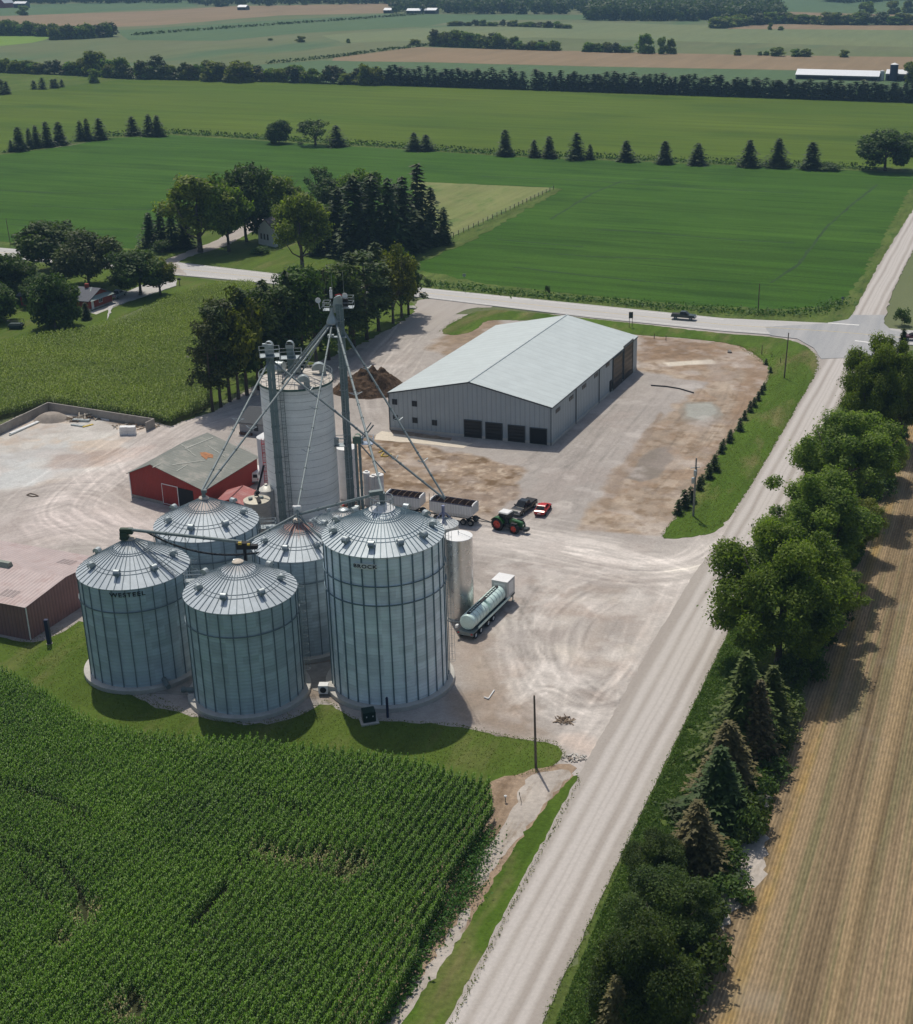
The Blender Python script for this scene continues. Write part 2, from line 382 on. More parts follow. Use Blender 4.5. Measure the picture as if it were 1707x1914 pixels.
for t_ in ([(1107,429),(1200,434),(1304,443),(1400,451),(1486,455)],[(1040,475),(1107,480),(1283,486)],[(1640,345),(1590,385),(1546,424),(1515,465),(1494,494),(1441,529)],[(960,500),(1107,517),(1276,533)],[(1030,410),(1107,362),(1160,340),(1250,332)],[(0,356),(105,361),(230,363)],[(60,385),(200,392),(300,392)],[(20,420),(150,430),(240,428)],[(900,330),(1100,338),(1300,352),(1500,362)],[(930,448),(1010,455),(1090,462)]): tram(t_,.9)
def hi(name,px,z,m,step=1.5,amp=.2,sm=0): return sheet(name,px,z,m,step,amp,sm)
hi('pasture',[(770,340),(1037,352),(930,402),(838,447),(790,440)],.26,M_past,3,.2)
hi('grass_strip',[(1037,352),(1052,354),(880,452),(770,498),(700,500),(780,440),(838,447),(930,402)],.27,M_rough,3,.5)
hi('roadside_grass',[(-60,440),(0,452),(150,462),(250,466),(270,440),(440,380),(640,380),(800,440),(780,505),(900,530),(1100,553),(1300,572),(1440,578),(1535,574),(1590,552),(1650,448),(1707,345),(1760,270),(1800,270),(1800,300),(1720,400),(1680,500),(1620,585),(1560,608),(1350,596),(1100,572),(790,540),(530,514),(330,492),(-60,462)],.25,M_rough,2,.5)
hi('farmyard_lawn',[(262,470),(330,440),(480,385),(640,400),(720,440),(770,480),(740,530),(560,515),(350,490),(330,482)],.28,M_lawn,3,.3)
hi('house_lawn',[(-80,480),(0,484),(330,516),(520,538),(640,560),(640,600),(380,560),(300,560),(180,612),(80,650),(-80,660)],.05,M_lawn,3,.3)
# ---- yard: one fine grid; its colours are the place's own: bare soil, wet patches, lighter wheel tracks, old concrete
x0,x1,y0,y1,cs=-118.,62.,112.,330.,.27
nx=int((x1-x0)/cs);ny=int((y1-y0)/cs)
XX,YY=np.meshgrid(x0+np.arange(nx)*cs,y0+np.arange(ny)*cs)
base=np.ones(XX.shape+(3,))*np.array([.358,.325,.296])
n1=fbm(XX,YY,14,5,1)[...,None]; n2=fbm(XX,YY,3,4,5)[...,None]; n3=fbm(XX,YY,.9,3,9)[...,None]
base*=1+.22*(n1-.5)+.16*(n2-.5)
def P(pp): return [G(*p)[:2] for p in pp]
def ramp(d,a,b): return np.clip((d-a)/(b-a),0,1)
def area(pp,soft,wob=1.5,seed=3):
    poly=P(pp); ins=inpoly(XX,YY,poly); d=segdist(XX,YY,poly,True); sd=np.where(ins,d,-d)+wob*2*(fbm(XX,YY,6,4,seed)-.5)
    return ramp(sd,-soft,soft)[...,None]
def lay(m,c,vary=.12,seed=21,sc=2.5):
    global base
    cc=np.array(c)*(1+vary*2*(fbm(XX,YY,sc,4,seed)[...,None]-.5)); base=base*(1-m)+cc*m
soil1=area([(690,815),(880,850),(985,880),(960,930),(930,975),(800,960),(700,930),(650,900),(655,830)],.6,2)
lay(soil1,(.29,.22,.16),.4,31,1.8)
lay(soil1*ramp(fbm(XX,YY,1.1,4,79),.56,.7)[...,None],(.42,.34,.26),.2)
lay(soil1*ramp(fbm(XX,YY,2.0,5,77),.53,.68)[...,None],(.17,.115,.07),.2)
soil2=area([(1190,625),(1380,640),(1425,668),(1450,700),(1400,790),(1300,930),(1235,1005),(1085,988),(1120,940),(1215,790),(1300,735),(1330,715),(1190,690)],.8,2.5)
lay(soil2,(.32,.255,.195),.3,33,2.4)
lay(soil2*ramp(fbm(XX,YY,5,5,78),.5,.62)[...,None]*.6,(.30,.21,.14),.2)
lay(soil2*ramp(fbm(XX,YY,4,5,88),.52,.62)[...,None]*.6,(.45,.37,.29),.1)
lay(soil2*ramp(fbm(XX,YY,1.6,4,89),.55,.7)[...,None]*.7,(.22,.155,.10),.1)
lay(area([(1190,628),(1330,640),(1400,665),(1330,668),(1250,672),(1190,680)],1,2,8),(.235,.165,.11),.35,41,1.5)
lay(area([(1240,678),(1330,672),(1335,680),(1250,685)],.4,.8,9),(.58,.52,.43),.1)
lay(area([(1400,680),(1440,690),(1420,740),(1380,800),(1300,930),(1265,960),(1290,915),(1350,820)],.6,1,10)*.7,(.26,.18,.12),.2)
lay(area([(1285,755),(1330,752),(1352,775),(1320,790),(1275,782)],.5,1,11),(.33,.335,.30),.1)
lay(area([(1262,770),(1290,750),(1345,755),(1355,785),(1320,800),(1270,790)],.5,1,11)*.45,(.27,.22,.17),.1)
lay(area([(1215,842),(1245,835),(1255,860),(1235,892),(1200,900),(1172,892),(1185,870)],.4,1.2,12),(.25,.215,.18),.08)
lay(area([(860,600),(930,595),(950,620),(900,660),(840,665),(800,650)],1,2,13),(.27,.205,.145),.3,44,1.5)
lay(area([(-60,805),(90,760),(285,775),(290,790),(245,850),(200,880),(100,900),(-60,930)],1,3,14),(.50,.475,.435),.12,45,3)
lay(area([(-60,805),(90,760),(285,775),(290,790),(245,850),(200,880),(100,900),(-60,930)],1,3,14)*ramp(fbm(XX,YY,5,5,64),.5,.62)[...,None]*.7,(.52,.42,.33),.15)
lay(area([(0,850),(120,830),(160,870),(60,905),(0,910)],1,3,15)*.6,(.50,.52,.52),.1)
lay(area([(180,775),(290,775),(285,792),(200,795)],.5,1.2,16)*.85,(.26,.205,.155),.35,46,1.)
lay(area([(100,850),(240,840),(280,835),(260,858),(170,875),(90,880)],.8,2,17)*.55,(.33,.235,.19),.3,47,1.)
lay(area([(845,1170),(870,1290),(880,1350),(1040,1390),(1060,1410),(1090,1400),(1000,1330),(950,1290),(920,1180)],2,3,18)*.5,(.31,.235,.17),.25,48,2)
lay(area([(850,1300),(900,1290),(990,1330),(1030,1375),(960,1378),(860,1350)],1,2,19)*.6,(.26,.2,.15),.3,49,1.3)
lay(area([(400,1235),(620,1230),(640,1320),(560,1300),(380,1340)],.4,.8,50),(.23,.19,.15),.3,51,1.)
# light worn loop & tracks
def tracks(pp,n,spread,amp,seed,wid=.26):
    global base
    rr=random.Random(seed); g=P(pp)
    # densify with Catmull-Rom
    q=[]
    for i in range(len(g)-1):
        a=g[max(i-1,0)];b=g[i];c=g[i+1];d=g[min(i+2,len(g)-1)]
        for k in range(8):
            t=k/8; q.append(tuple(.5*((2*b[j])+(-a[j]+c[j])*t+(2*a[j]-5*b[j]+4*c[j]-d[j])*t*t+(-a[j]+3*b[j]-3*c[j]+d[j])*t**3) for j in (0,1)))
    q.append(g[-1]); q=np.array(q); tg=np.gradient(q,axis=0); tg/=np.linalg.norm(tg,axis=1)[:,None]+1e-9; nn=np.stack([-tg[:,1],tg[:,0]],1)
    xm,xM,ym,yM=q[:,0].min()-spread*3-3,q[:,0].max()+spread*3+3,q[:,1].min()-spread*3-3,q[:,1].max()+spread*3+3
    i0,i1=max(0,int((xm-x0)/cs)),min(nx,int((xM-x0)/cs)); j0,j1=max(0,int((ym-y0)/cs)),min(ny,int((yM-y0)/cs))
    sx=XX[j0:j1,i0:i1];sy=YY[j0:j1,i0:i1]
    if sx.size==0: return
    acc=np.zeros(sx.shape)
    for k in range(n):
        off=rr.gauss(0,spread); sl=rr.gauss(0,spread*.5); L=len(q); a=rr.randrange(0,max(1,L//2)); b=rr.randrange(L//2,L)+1
        o=off+sl*np.linspace(-1,1,L); pp2=q+nn*o[:,None]; pp2=pp2[a:b]
        if len(pp2)<2: continue
        d=segdist(sx,sy,[tuple(p) for p in pp2[::2]]); am=amp*rr.choice([1,1,1,-.8,.6])*rr.uniform(.5,1.2)
        acc+=am*np.clip(1-d/(wid*rr.uniform(.8,2.)),0,1)
    acc*=1.5*(.35+fbm(sx,sy,3,3,seed))
    base[j0:j1,i0:i1]*=(1+np.clip(acc,-.24,.28))[...,None]
def soft_band(pp,w,amt,c=(.56,.515,.475)):
    global base
    d=segdist(XX,YY,P(pp))+2*w*.5*(fbm(XX,YY,5,4,61)-.5); m=(np.clip(1-d/w,0,1)**.8)[...,None]*amt; base=base*(1-m)+np.array(c)*(1+.1*(n2-.5))*m
soft_band([(890,985),(1000,1010),(1150,1040),(1290,1060),(1360,1050),(1420,960)],7,.6)
soft_band([(1290,1120),(1230,1270),(1150,1400),(1130,1440)],7,.55)
soft_band([(1330,1030),(1290,1120)],9,.5)
soft_band([(1160,1120),(1080,1122),(1045,1165)],2.4,.5,(.60,.54,.47))
soft_band([(1050,1215),(1110,1250),(1175,1215)],2.0,.5,(.60,.54,.47))
lay(area([(900,1060),(1150,1080),(1240,1110),(1200,1260),(1100,1330),(950,1290),(880,1180)],5,6,70)*ramp(fbm(XX,YY,6,5,71),.45,.62)[...,None]*.55,(.36,.29,.245),.15,72,2)
lay(area([(950,1040),(1250,1080),(1240,1250),(1100,1380),(960,1330),(900,1150)],5,6,73)*ramp(fbm(XX,YY,4,5,74),.52,.66)[...,None]*.6,(.56,.52,.48),.1,75,2)
soft_band([(1100,1100),(1160,1105)],2,.5,(.36,.29,.23))
soft_band([(1130,1155),(1100,1210)],2.,.5,(.42,.36,.31))
soft_band([(300,1000),(60,960),(160,900),(240,860),(330,800),(420,770)],9,.4,(.50,.44,.41))
soft_band([(0,1010),(150,960),(300,985)],10,.5,(.52,.45,.425))
soft_band([(1245,1068),(1310,1060)],1.2,.9,(.66,.61,.54))
soft_band([(1130,1420),(1075,1385)],2,.6,(.56,.45,.38))
for a in [([(870,1000),(1000,1020),(1150,1045),(1300,1090)],60,4,.15,1),
          ([(1310,1090),(1250,1230),(1180,1340),(1120,1440)],50,3,.13,2),
          ([(1380,980),(1300,1050),(1150,1060),(950,1010)],40,3,.14,3),
          ([(1250,1090),(1140,1080),(1040,1120),(990,1200),(1030,1290),(1140,1310),(1220,1240),(1260,1150)],40,3.8,.08,4),
          ([(1240,1100),(1120,1095),(1020,1160),(1010,1240),(1080,1290),(1180,1260),(1240,1170)],12,3,-.08,5),
          ([(1010,1090),(985,1150),(1000,1220),(1040,1262)],16,1.6,-.16,41),([(1060,1265),(1110,1300),(1180,1330)],14,1.4,-.14,42),([(900,1150),(960,1230),(990,1300),(1080,1360)],30,3,.12,43),([(860,1060),(940,1110),(1010,1200)],26,3,-.09,44),([(1180,1060),(1110,1150),(1060,1280),(1040,1360)],24,4,.1,45),
          ([(950,1330),(1020,1290),(1110,1330),(1200,1310)],24,2,.12,6),
          ([(250,1010),(120,960),(180,890),(250,850),(340,790),(430,760),(500,735)],70,4,.13,7),
          ([(0,960),(150,930),(250,990),(300,1000)],60,5,.12,8),
          ([(190,860),(215,905),(260,930),(330,950)],40,3,.12,9),
          ([(0,1040),(120,1000),(280,1000)],40,4,.1,10),
          ([(1050,960),(1100,850),(1180,760),(1230,700)],40,5,-.07,11),
          ([(900,960),(1000,900),(1080,840),(1130,790)],30,4,-.07,12),
          ([(760,640),(700,700),(640,740)],40,4,.13,13),
          ([(860,585),(800,580),(760,620),(720,670)],50,3,.14,14),
          ([(790,560),(770,600),(700,680),(690,760),(720,800)],30,3,.1,15),
          ([(1200,930),(1280,850),(1340,760),(1360,700)],30,4,-.1,16),
          ([(300,880),(270,900),(240,890)],20,1.5,-.12,17),
          ([(1000,960),(1060,940),(1020,985)],14,1.5,.14,18)]:
    tracks(*a)
lay(area([(1215,842),(1245,835),(1258,860),(1235,892),(1200,900),(1170,894),(1185,868)],.35,1.0,12)*.9,(.215,.185,.155),.08)
lay(area([(1265,768),(1290,752),(1340,755),(1352,782),(1320,798),(1275,788)],.4,1,11)*.55,(.25,.225,.19),.08)
lay(area([(1288,757),(1328,755),(1340,772),(1312,785),(1280,778)],.4,.8,11)*.8,(.34,.345,.31),.05)
lay(area([(1120,940),(1170,860),(1210,800),(1235,770),(1240,775),(1222,805),(1180,880),(1135,950)],.3,.8,13)*.7,(.23,.17,.12),.2)
lay(area([(-60,700),(1560,600),(1560,1500),(-60,1500)],1,1,1)*ramp(fbm(XX,YY,7,6,301),.55,.7)[...,None]*.35,(.33,.28,.25),.1,302,1.5)
lay(ramp(fbm(XX,YY,5,6,303),.58,.7)[...,None]*.3,(.56,.51,.475),.1,304,1.5)
base*=1+.16*(n3-.5)
# keep what other sheets cover simple: only cells in the yard outline
outline=P([(-120,1230),(-120,800),(0,795),(95,745),(290,770),(330,790),(400,770),(500,705),(600,670),(690,625),(780,575),(800,555),(900,560),(1190,594),(1420,618),(1560,640),(1540,690),(1440,870),(1400,960),(1350,1100),(1300,1230),(1150,1420),(1085,1470),(1000,1450),(840,1380),(640,1370),(150,1330),(0,1230)])
cell=inpoly(XX[:-1,:-1]+cs/2,YY[:-1,:-1]+cs/2,outline)
jj,ii=np.nonzero(cell); k=jj*nx+ii
used,inv=np.unique(np.stack([k,k+1,k+nx+1,k+nx],1).ravel(),return_inverse=True)
vz=.02+.10*(fbm(XX,YY,2.2,3,91)-.5)*(soil1[...,0]+soil2[...,0]).clip(0,1)
vz=np.clip(vz,.004,.045)
vv=np.stack([XX.ravel()[used],YY.ravel()[used],vz.ravel()[used]],1)
def npmesh(name,V,Fq,mats,attr=None,nper=4,col=None,mi=None):
    me=bpy.data.meshes.new(name); me.vertices.add(len(V)); me.vertices.foreach_set('co',V.astype(np.float32).ravel())
    nf=len(Fq); me.loops.add(nf*nper); me.loops.foreach_set('vertex_index',Fq.astype(np.int32).ravel()); me.polygons.add(nf)
    me.polygons.foreach_set('loop_start',np.arange(nf,dtype=np.int32)*nper)
    for m in (mats if isinstance(mats,(list,tuple)) else [mats]): me.materials.append(m)
    if mi is not None: me.polygons.foreach_set('material_index',mi.astype(np.int32))
    me.update(calc_edges=True)
    if attr is not None: a=me.attributes.new('var','FLOAT','FACE'); a.data.foreach_set('value',attr.astype(np.float32))
    if col is not None:
        a=me.color_attributes.new('Col','FLOAT_COLOR','POINT'); c=np.ones((len(V),4),np.float32); c[:,:3]=col; a.data.foreach_set('color',c.ravel())
    me.validate(); return me
m,nt,b=new_mat('yard_gravel'); b.inputs['Roughness'].default_value=.95; b.inputs['Specular IOR Level'].default_value=.1
at=N(nt,'ShaderNodeAttribute',attribute_name='Col'); p_=pos(nt)
g=noise(nt,p_,2.6,6,.8); c=mix(nt,1.0,at.outputs['Color'],mapr(nt,g,.25,.75,.76,1.22),'MULTIPLY')
g2=noise(nt,p_,.5,5,.7,1.2); c=mix(nt,1.0,c,mapr(nt,g2,.3,.7,.93,1.07),'MULTIPLY')
nt.links.new(c,b.inputs['Base Color']); bump(nt,b,g,.5,.08)
me=npmesh('gravel_yard',vv,inv.reshape(-1,4),m,col=base.reshape(-1,3)[used]); me.shade_smooth()
o=bpy.data.objects.new('gravel_yard',me); COL.objects.link(o); o['kind']='structure'
# ---- grass round the yard
hi('grass_verge',[(820,622),(850,600),(905,577),(1000,585),(1190,605),(1350,624),(1450,630),(1500,642),(1526,662),(1530,690),(1500,742),(1425,872),(1370,962),(1345,992),(1310,1003),(1243,1009),(1237,1000),(1265,965),(1300,918),(1345,846),(1400,770),(1432,718),(1442,690),(1412,662),(1375,643),(1280,632),(1195,627),(1150,620),(1000,600),(930,598),(905,600),(890,618),(850,628)],.10,M_grass,.7,.15,1)
hi('lawn_round_bins',[(-120,1170),(0,1190),(50,1203),(95,1196),(165,1150),(180,1240),(250,1310),(380,1345),(480,1360),(560,1340),(610,1310),(660,1345),(740,1350),(850,1357),(900,1368),(960,1380),(1040,1390),(1056,1414),(1022,1440),(960,1452),(900,1520),(700,1520),(400,1450),(0,1400),(-120,1400)],.10,M_lawn,.9,.2,1)
hi('ditch_soil',[(925,1455),(1000,1440),(1060,1425),(1085,1440),(1010,1560),(900,1740),(760,1960),(560,1960),(800,1640),(900,1480)],.11,M_soil,1,.3,1)
hi('ditch_gravel',[(985,1452),(1020,1442),(1078,1440),(1040,1478),(975,1560),(940,1600),(905,1658),(882,1655),(895,1610),(930,1560),(955,1520),(970,1480)],.125,M_silt,.7,.2,1)
hi('ditch_gravel',[(868,1700),(884,1698),(862,1760),(815,1850),(745,1960),(690,1960),(770,1850),(820,1780)],.125,M_silt,.7,.2,1)
hi('roadside_grass',[(1078,1445),(1082,1465),(960,1690),(838,1930),(800,2000),(700,2000),(760,1900),(850,1770),(905,1680),(950,1600),(1000,1535),(1050,1472)],.14,M_grass,.6,.12,1)
hi('roadside_grass',[(970,2000),(1182,1556),(1331,1245),(1450,1000),(1567,757),(1610,700),(1707,655),(1800,650),(1800,720),(1707,800),(1520,1330),(1400,1750),(1340,2000)],.14,M_rough,1,.3,0)
hi('lane_grass',[(330,795),(390,762),(480,715),(560,690),(640,660),(720,620),(770,590),(778,572),(760,560),(600,560),(400,640),(380,700),(385,740),(320,770)],.09,M_lawn,1,.4,1)
M_stub=None
def stubble():
    m,nt,b=new_mat('wheat_stubble'); b.inputs['Roughness'].default_value=.95; b.inputs['Specular IOR Level'].default_value=.1
    az=ROAD_AZ; p=pos(nt); s=N(nt,'ShaderNodeSeparateXYZ'); nt.links.new(pos(nt,az),s.inputs[0])
    xw=math_(nt,'ADD',s.outputs[0],math_(nt,'MULTIPLY',noise(nt,pos(nt,az,(.3,.05,1)),.5,3),1.6))
    st=noise(nt,pos(nt,az,(1,.012,1)),.42,3,.6)
    c=mix(nt,mapr(nt,math_(nt,'ADD',math_(nt,'MULTIPLY',st,.5),math_(nt,'MULTIPLY',noise(nt,pos(nt,az,(1,.006,1)),.16,2,.5),.5)),.45,.55),c4((.13,.097,.057)),c4((.29,.213,.126)))
    c=mix(nt,mapr(nt,noise(nt,pos(nt,az,(1,.02,1)),.55,4,.6),.5,.62),c,c4((.185,.16,.085)))
    yx=cross((1550,1300),az)
    f=mapr(nt,math_(nt,'ABSOLUTE',math_(nt,'SUBTRACT',xw,yx+.8)),.2,1.0,1,0)
    f=math_(nt,'MULTIPLY',f,mapr(nt,noise(nt,p,.25,4),.3,.6,.15,.7)); c=mix(nt,f,c,c4((.36,.235,.085)))
    f=mapr(nt,math_(nt,'ABSOLUTE',math_(nt,'SUBTRACT',xw,yx+9.2)),.4,1.3,1,0)
    c=mix(nt,math_(nt,'MULTIPLY',f,.25),c,c4((.33,.24,.12)))
    w=math_(nt,'SINE',math_(nt,'MULTIPLY',s.outputs[0],6.2832/.36))
    c=mix(nt,1.0,c,mapr(nt,w,-1,1,.82,1.16),'MULTIPLY')
    g=noise(nt,pos(nt,az,(1,.35,1)),3.2,5,.8); c=mix(nt,1.0,c,mapr(nt,g,.25,.75,.6,1.4),'MULTIPLY')
    f=mapr(nt,noise(nt,p,.06,4,.6),.56,.7); c=mix(nt,math_(nt,'MULTIPLY',f,.35),c,c4((.34,.30,.24)))
    nt.links.new(c,b.inputs['Base Color']); bump(nt,b,math_(nt,'ADD',g,math_(nt,'MULTIPLY',w,.25)),.7,.12); return m
hi('stubble_field',[(1250,2040),(1330,1760),(1400,1520),(1480,1330),(1560,1150),(1660,900),(1720,740),(1800,640),(2600,560),(2600,2040)],.16,stubble(),1.5,.35)
hi('silt_patch',[(1455,1400),(1438,1480),(1432,1560),(1425,1620),(1430,1650),(1385,1665),(1360,1750),(1335,1720),(1350,1640),(1380,1560),(1400,1470),(1415,1420)],.175,M_silt,.6,.3,1)
# ---- roads
hi('gravel_road',[(790,2000),(833,1914),(960,1676),(1081,1452),(1160,1310),(1230,1185),(1300,1070),(1352,1000),(1426,872),(1502,743),(1530,695),(1535,668),(1600,660),(1625,665),(1600,700),(1569,757),(1450,1000),(1331,1245),(1182,1556),(1014,1914),(970,2000)],.20,M_gravroad,.9,.06)
hi('gravel_road',[(1592,592),(1640,500),(1707,392),(1800,240),(1850,240),(1850,290),(1707,468),(1668,545),(1655,592)],.31,M_gravroad,2,.15)
hi('county_road',[(-200,448),(0,464),(330,491),(530,514),(790,539),(1107,571),(1353,596),(1570,606),(1707,619),(1900,636),(1900,662),(1707,646),(1540,634),(1353,620),(1107,595),(790,557),(530,533),(330,515),(0,482),(-200,464)],.33,M_asph,0,0)
hi('intersection',[(1430,612),(1540,606),(1585,598),(1592,590),(1655,590),(1652,605),(1665,618),(1707,628),(1707,640),(1660,652),(1622,668),(1535,672),(1522,652),(1490,634),(1440,628)],.335,M_asph2,1.5,.06)
hi('farm_lane',[(330,492),(352,481),(420,462),(480,430),(500,405),(505,395),(497,393),(470,415),(400,452),(340,475),(300,490),(310,512),(350,516)],.34,M_gravroad,1.5,.2)
hi('farm_lane',[(790,556),(770,575),(740,610),(735,640),(800,625),(845,590),(880,575),(930,575),(900,563)],.075,M_gravroad,1.5,.2,1)
def line(a,b,w,m,z=.345,name='road_marking'):
    A=Vector(G(*a));B=Vector(G(*b)); d=(B-A).normalized(); n=Vector((-d.y,d.x,0))*w/2
    return sheet(name,[(A-n)[:2],(B-n)[:2],(B+n)[:2],(A+n)[:2]],z,m,0,world=True)
def edge(pp,w,m):
    for a,b in zip(pp,pp[1:]): line(a,b,w,m)
edge([(-200,463),(0,480.5),(330,512),(530,531),(790,555),(1107,592),(1353,617),(1440,624)],.16,M_line)
edge([(-200,450),(0,466),(330,494),(530,517),(790,541),(1107,574),(1353,599)],.16,M_line)
edge([(-200,456),(0,473),(330,503),(530,524),(790,548),(1107,583),(1353,608),(1560,621),(1707,634)],.2,M_liney)
line((1548,605),(1606,609),.6,M_line); line((1598,638),(1652,645),.6,M_line)
hi('concrete_apron',[(704,812),(714,806),(800,817),(884,829),(866,838),(780,829),(700,822)],.09,mat('cream_concrete',(.60,.53,.43),.9,var=.1),1.5,.1)
hi('bare_strip',[(730,803),(845,819),(842,824),(735,811)],.095,M_soil,1.,.15)
hi('barn_apron',[(200,600),(212,574),(330,535),(330,520),(300,519),(225,552),(205,565)],.345,M_asph,1.5,.1)
hi('concrete_pad',[(355,1265),(375,1268),(392,1300),(330,1298),(258,1296)],.13,M_concd,0)
hi('concrete_pad',[(565,1245),(615,1238),(640,1270),(618,1300),(585,1290)],.13,M_concd,0)
# ================================================================ BINS, SILO, ELEVATORS
M_seam=mat('dark_steel_seam_shade',(.17,.215,.24),.6,.1,var=.1)  # dark steel; on roof ribs its tone also carries the seam shading
M_galv=mat('galvanised_steel',(.34,.38,.39),.45,.55,var=.12,scale=1.2)
M_galvd=mat('weathered_steel',(.17,.205,.205),.6,.2,var=.15,scale=1.2)
M_spout=mat('spout_steel',(.19,.225,.23),.6,.1,var=.15)
M_white=mat('white_paint',(.72,.72,.71),.5,var=.06,scale=.8)
M_red=mat('red_paint',(.42,.03,.04),.5,var=.1)
M_black=mat('black_rubber',(.018,.018,.02),.7,var=.2)
M_blue=mat('dark_blue_paint',(.012,.02,.06),.5,var=.1)
M_yel=mat('yellow_paint',(.55,.40,.06),.6)
M_rustc=mat('rusty_cap',(.50,.44,.37),.7,.2,var=.25,scale=3)
def roofmat(name,col,rust):
    m,nt,b=new_mat(name); b.inputs['Roughness'].default_value=.55; b.inputs['Metallic'].default_value=.12; b.inputs['Specular IOR Level'].default_value=.4
    tc=N(nt,'ShaderNodeTexCoord').outputs['Object']; s=N(nt,'ShaderNodeSeparateXYZ'); nt.links.new(tc,s.inputs[0])
    c=mix(nt,mapr(nt,noise(nt,tc,.8,5,.7),.3,.7),c4(col,.88),c4(col,1.1))
    r=math_(nt,'SQRT',math_(nt,'ADD',math_(nt,'POWER',s.outputs[0],2),math_(nt,'POWER',s.outputs[1],2)))
    ang=math_(nt,'ARCTAN2',s.outputs[1],s.outputs[0])
    cb=N(nt,'ShaderNodeCombineXYZ'); nt.links.new(math_(nt,'MULTIPLY',ang,7.),cb.inputs[0]); nt.links.new(math_(nt,'MULTIPLY',r,.35),cb.inputs[1])
    f=mapr(nt,math_(nt,'ADD',r,math_(nt,'MULTIPLY',noise(nt,cb.outputs[0],1.5,3),-2.2)),rust[0]-2.2,rust[0]-1.2,1,0)
    c=mix(nt,math_(nt,'MULTIPLY',f,rust[1]),c,c4(rust[2])); nt.links.new(c,b.inputs['Base Color']); return m
def cone_u(cx,cy): 
    L=math.hypot(cx,cy); return cx/L,cy/L
def curved_text(txt,C,Rw,z,px,py,xc,hw,size,parent,m,sx=1.,name='lettering',extr=.012,lift=.03):
    cu=bpy.data.curves.new('t','FONT'); cu.body=txt; cu.size=size; cu.align_x='CENTER'; cu.extrude=extr; cu.space_character=1.15; cu.offset=.012
    to=bpy.data.objects.new('t',cu); COL.objects.link(to); bpy.context.view_layer.update()
    me=bpy.data.meshes.new_from_object(to); COL.objects.unlink(to); bpy.data.objects.remove(to)
    L=math.hypot(C[0],C[1]); front=math.atan2(-C[1],-C[0]); off=math.asin(max(-.99,min(.99,(px-xc)/hw)))
    for v in me.vertices:
        a=front+off+v.co.x*sx/Rw; r=Rw+lift+v.co.z
        v.co=(r*math.cos(a),r*math.sin(a),z+v.co.y)
    me.materials.append(m); o=bpy.data.objects.new(name,me); COL.objects.link(o); o.parent=parent; return o
def ladder(mb,x,y,z0,z1,out,w=.45,cage=True,step=.5):
    """out = unit vector away from wall"""
    tx,ty=-out[1],out[0]
    for s in (-1,1): mb.tube((x+tx*w/2*s,y+ty*w/2*s,z0),(x+tx*w/2*s,y+ty*w/2*s,z1),.03,4)
    z=z0
    while z<z1:
        mb.tube((x-tx*w/2,y-ty*w/2,z),(x+tx*w/2,y+ty*w/2,z),.02,4); z+=step
    if cage:
        z=z0+2.2; pts=lambda zz:[(x+tx*.38*math.cos(t)+out[0]*.7*math.sin(t),y+ty*.38*math.cos(t)+out[1]*.7*math.sin(t),zz) for t in [i*math.pi/6 for i in range(7)]]
        while z<z1: mb.path(pts(z),.022,4); z+=1.1
        for i in (1,3,5): mb.tube(pts(z0+2.2)[i],pts(z1)[i],.018,4)
def rail(mb,pts,z,h=1.05,closed=True,r=.028):
    n=len(pts)
    for i in range(n if closed else n-1):
        a=pts[i];b=pts[(i+1)%n]
        for k in (h,h*.5): mb.tube((a[0],a[1],z+k),(b[0],b[1],z+k),r,4)
    for a in pts: mb.tube((a[0],a[1],z),(a[0],a[1],z+h),r,4)
def circ(cx,cy,r,n,a0=0,a1=2*math.pi): return [(cx+r*math.cos(a0+(a1-a0)*i/n),cy+r*math.sin(a0+(a1-a0)*i/n)) for i in range(n if abs(a1-a0-2*math.pi)<1e-6 else n+1)]
BINS={}
WALL={}
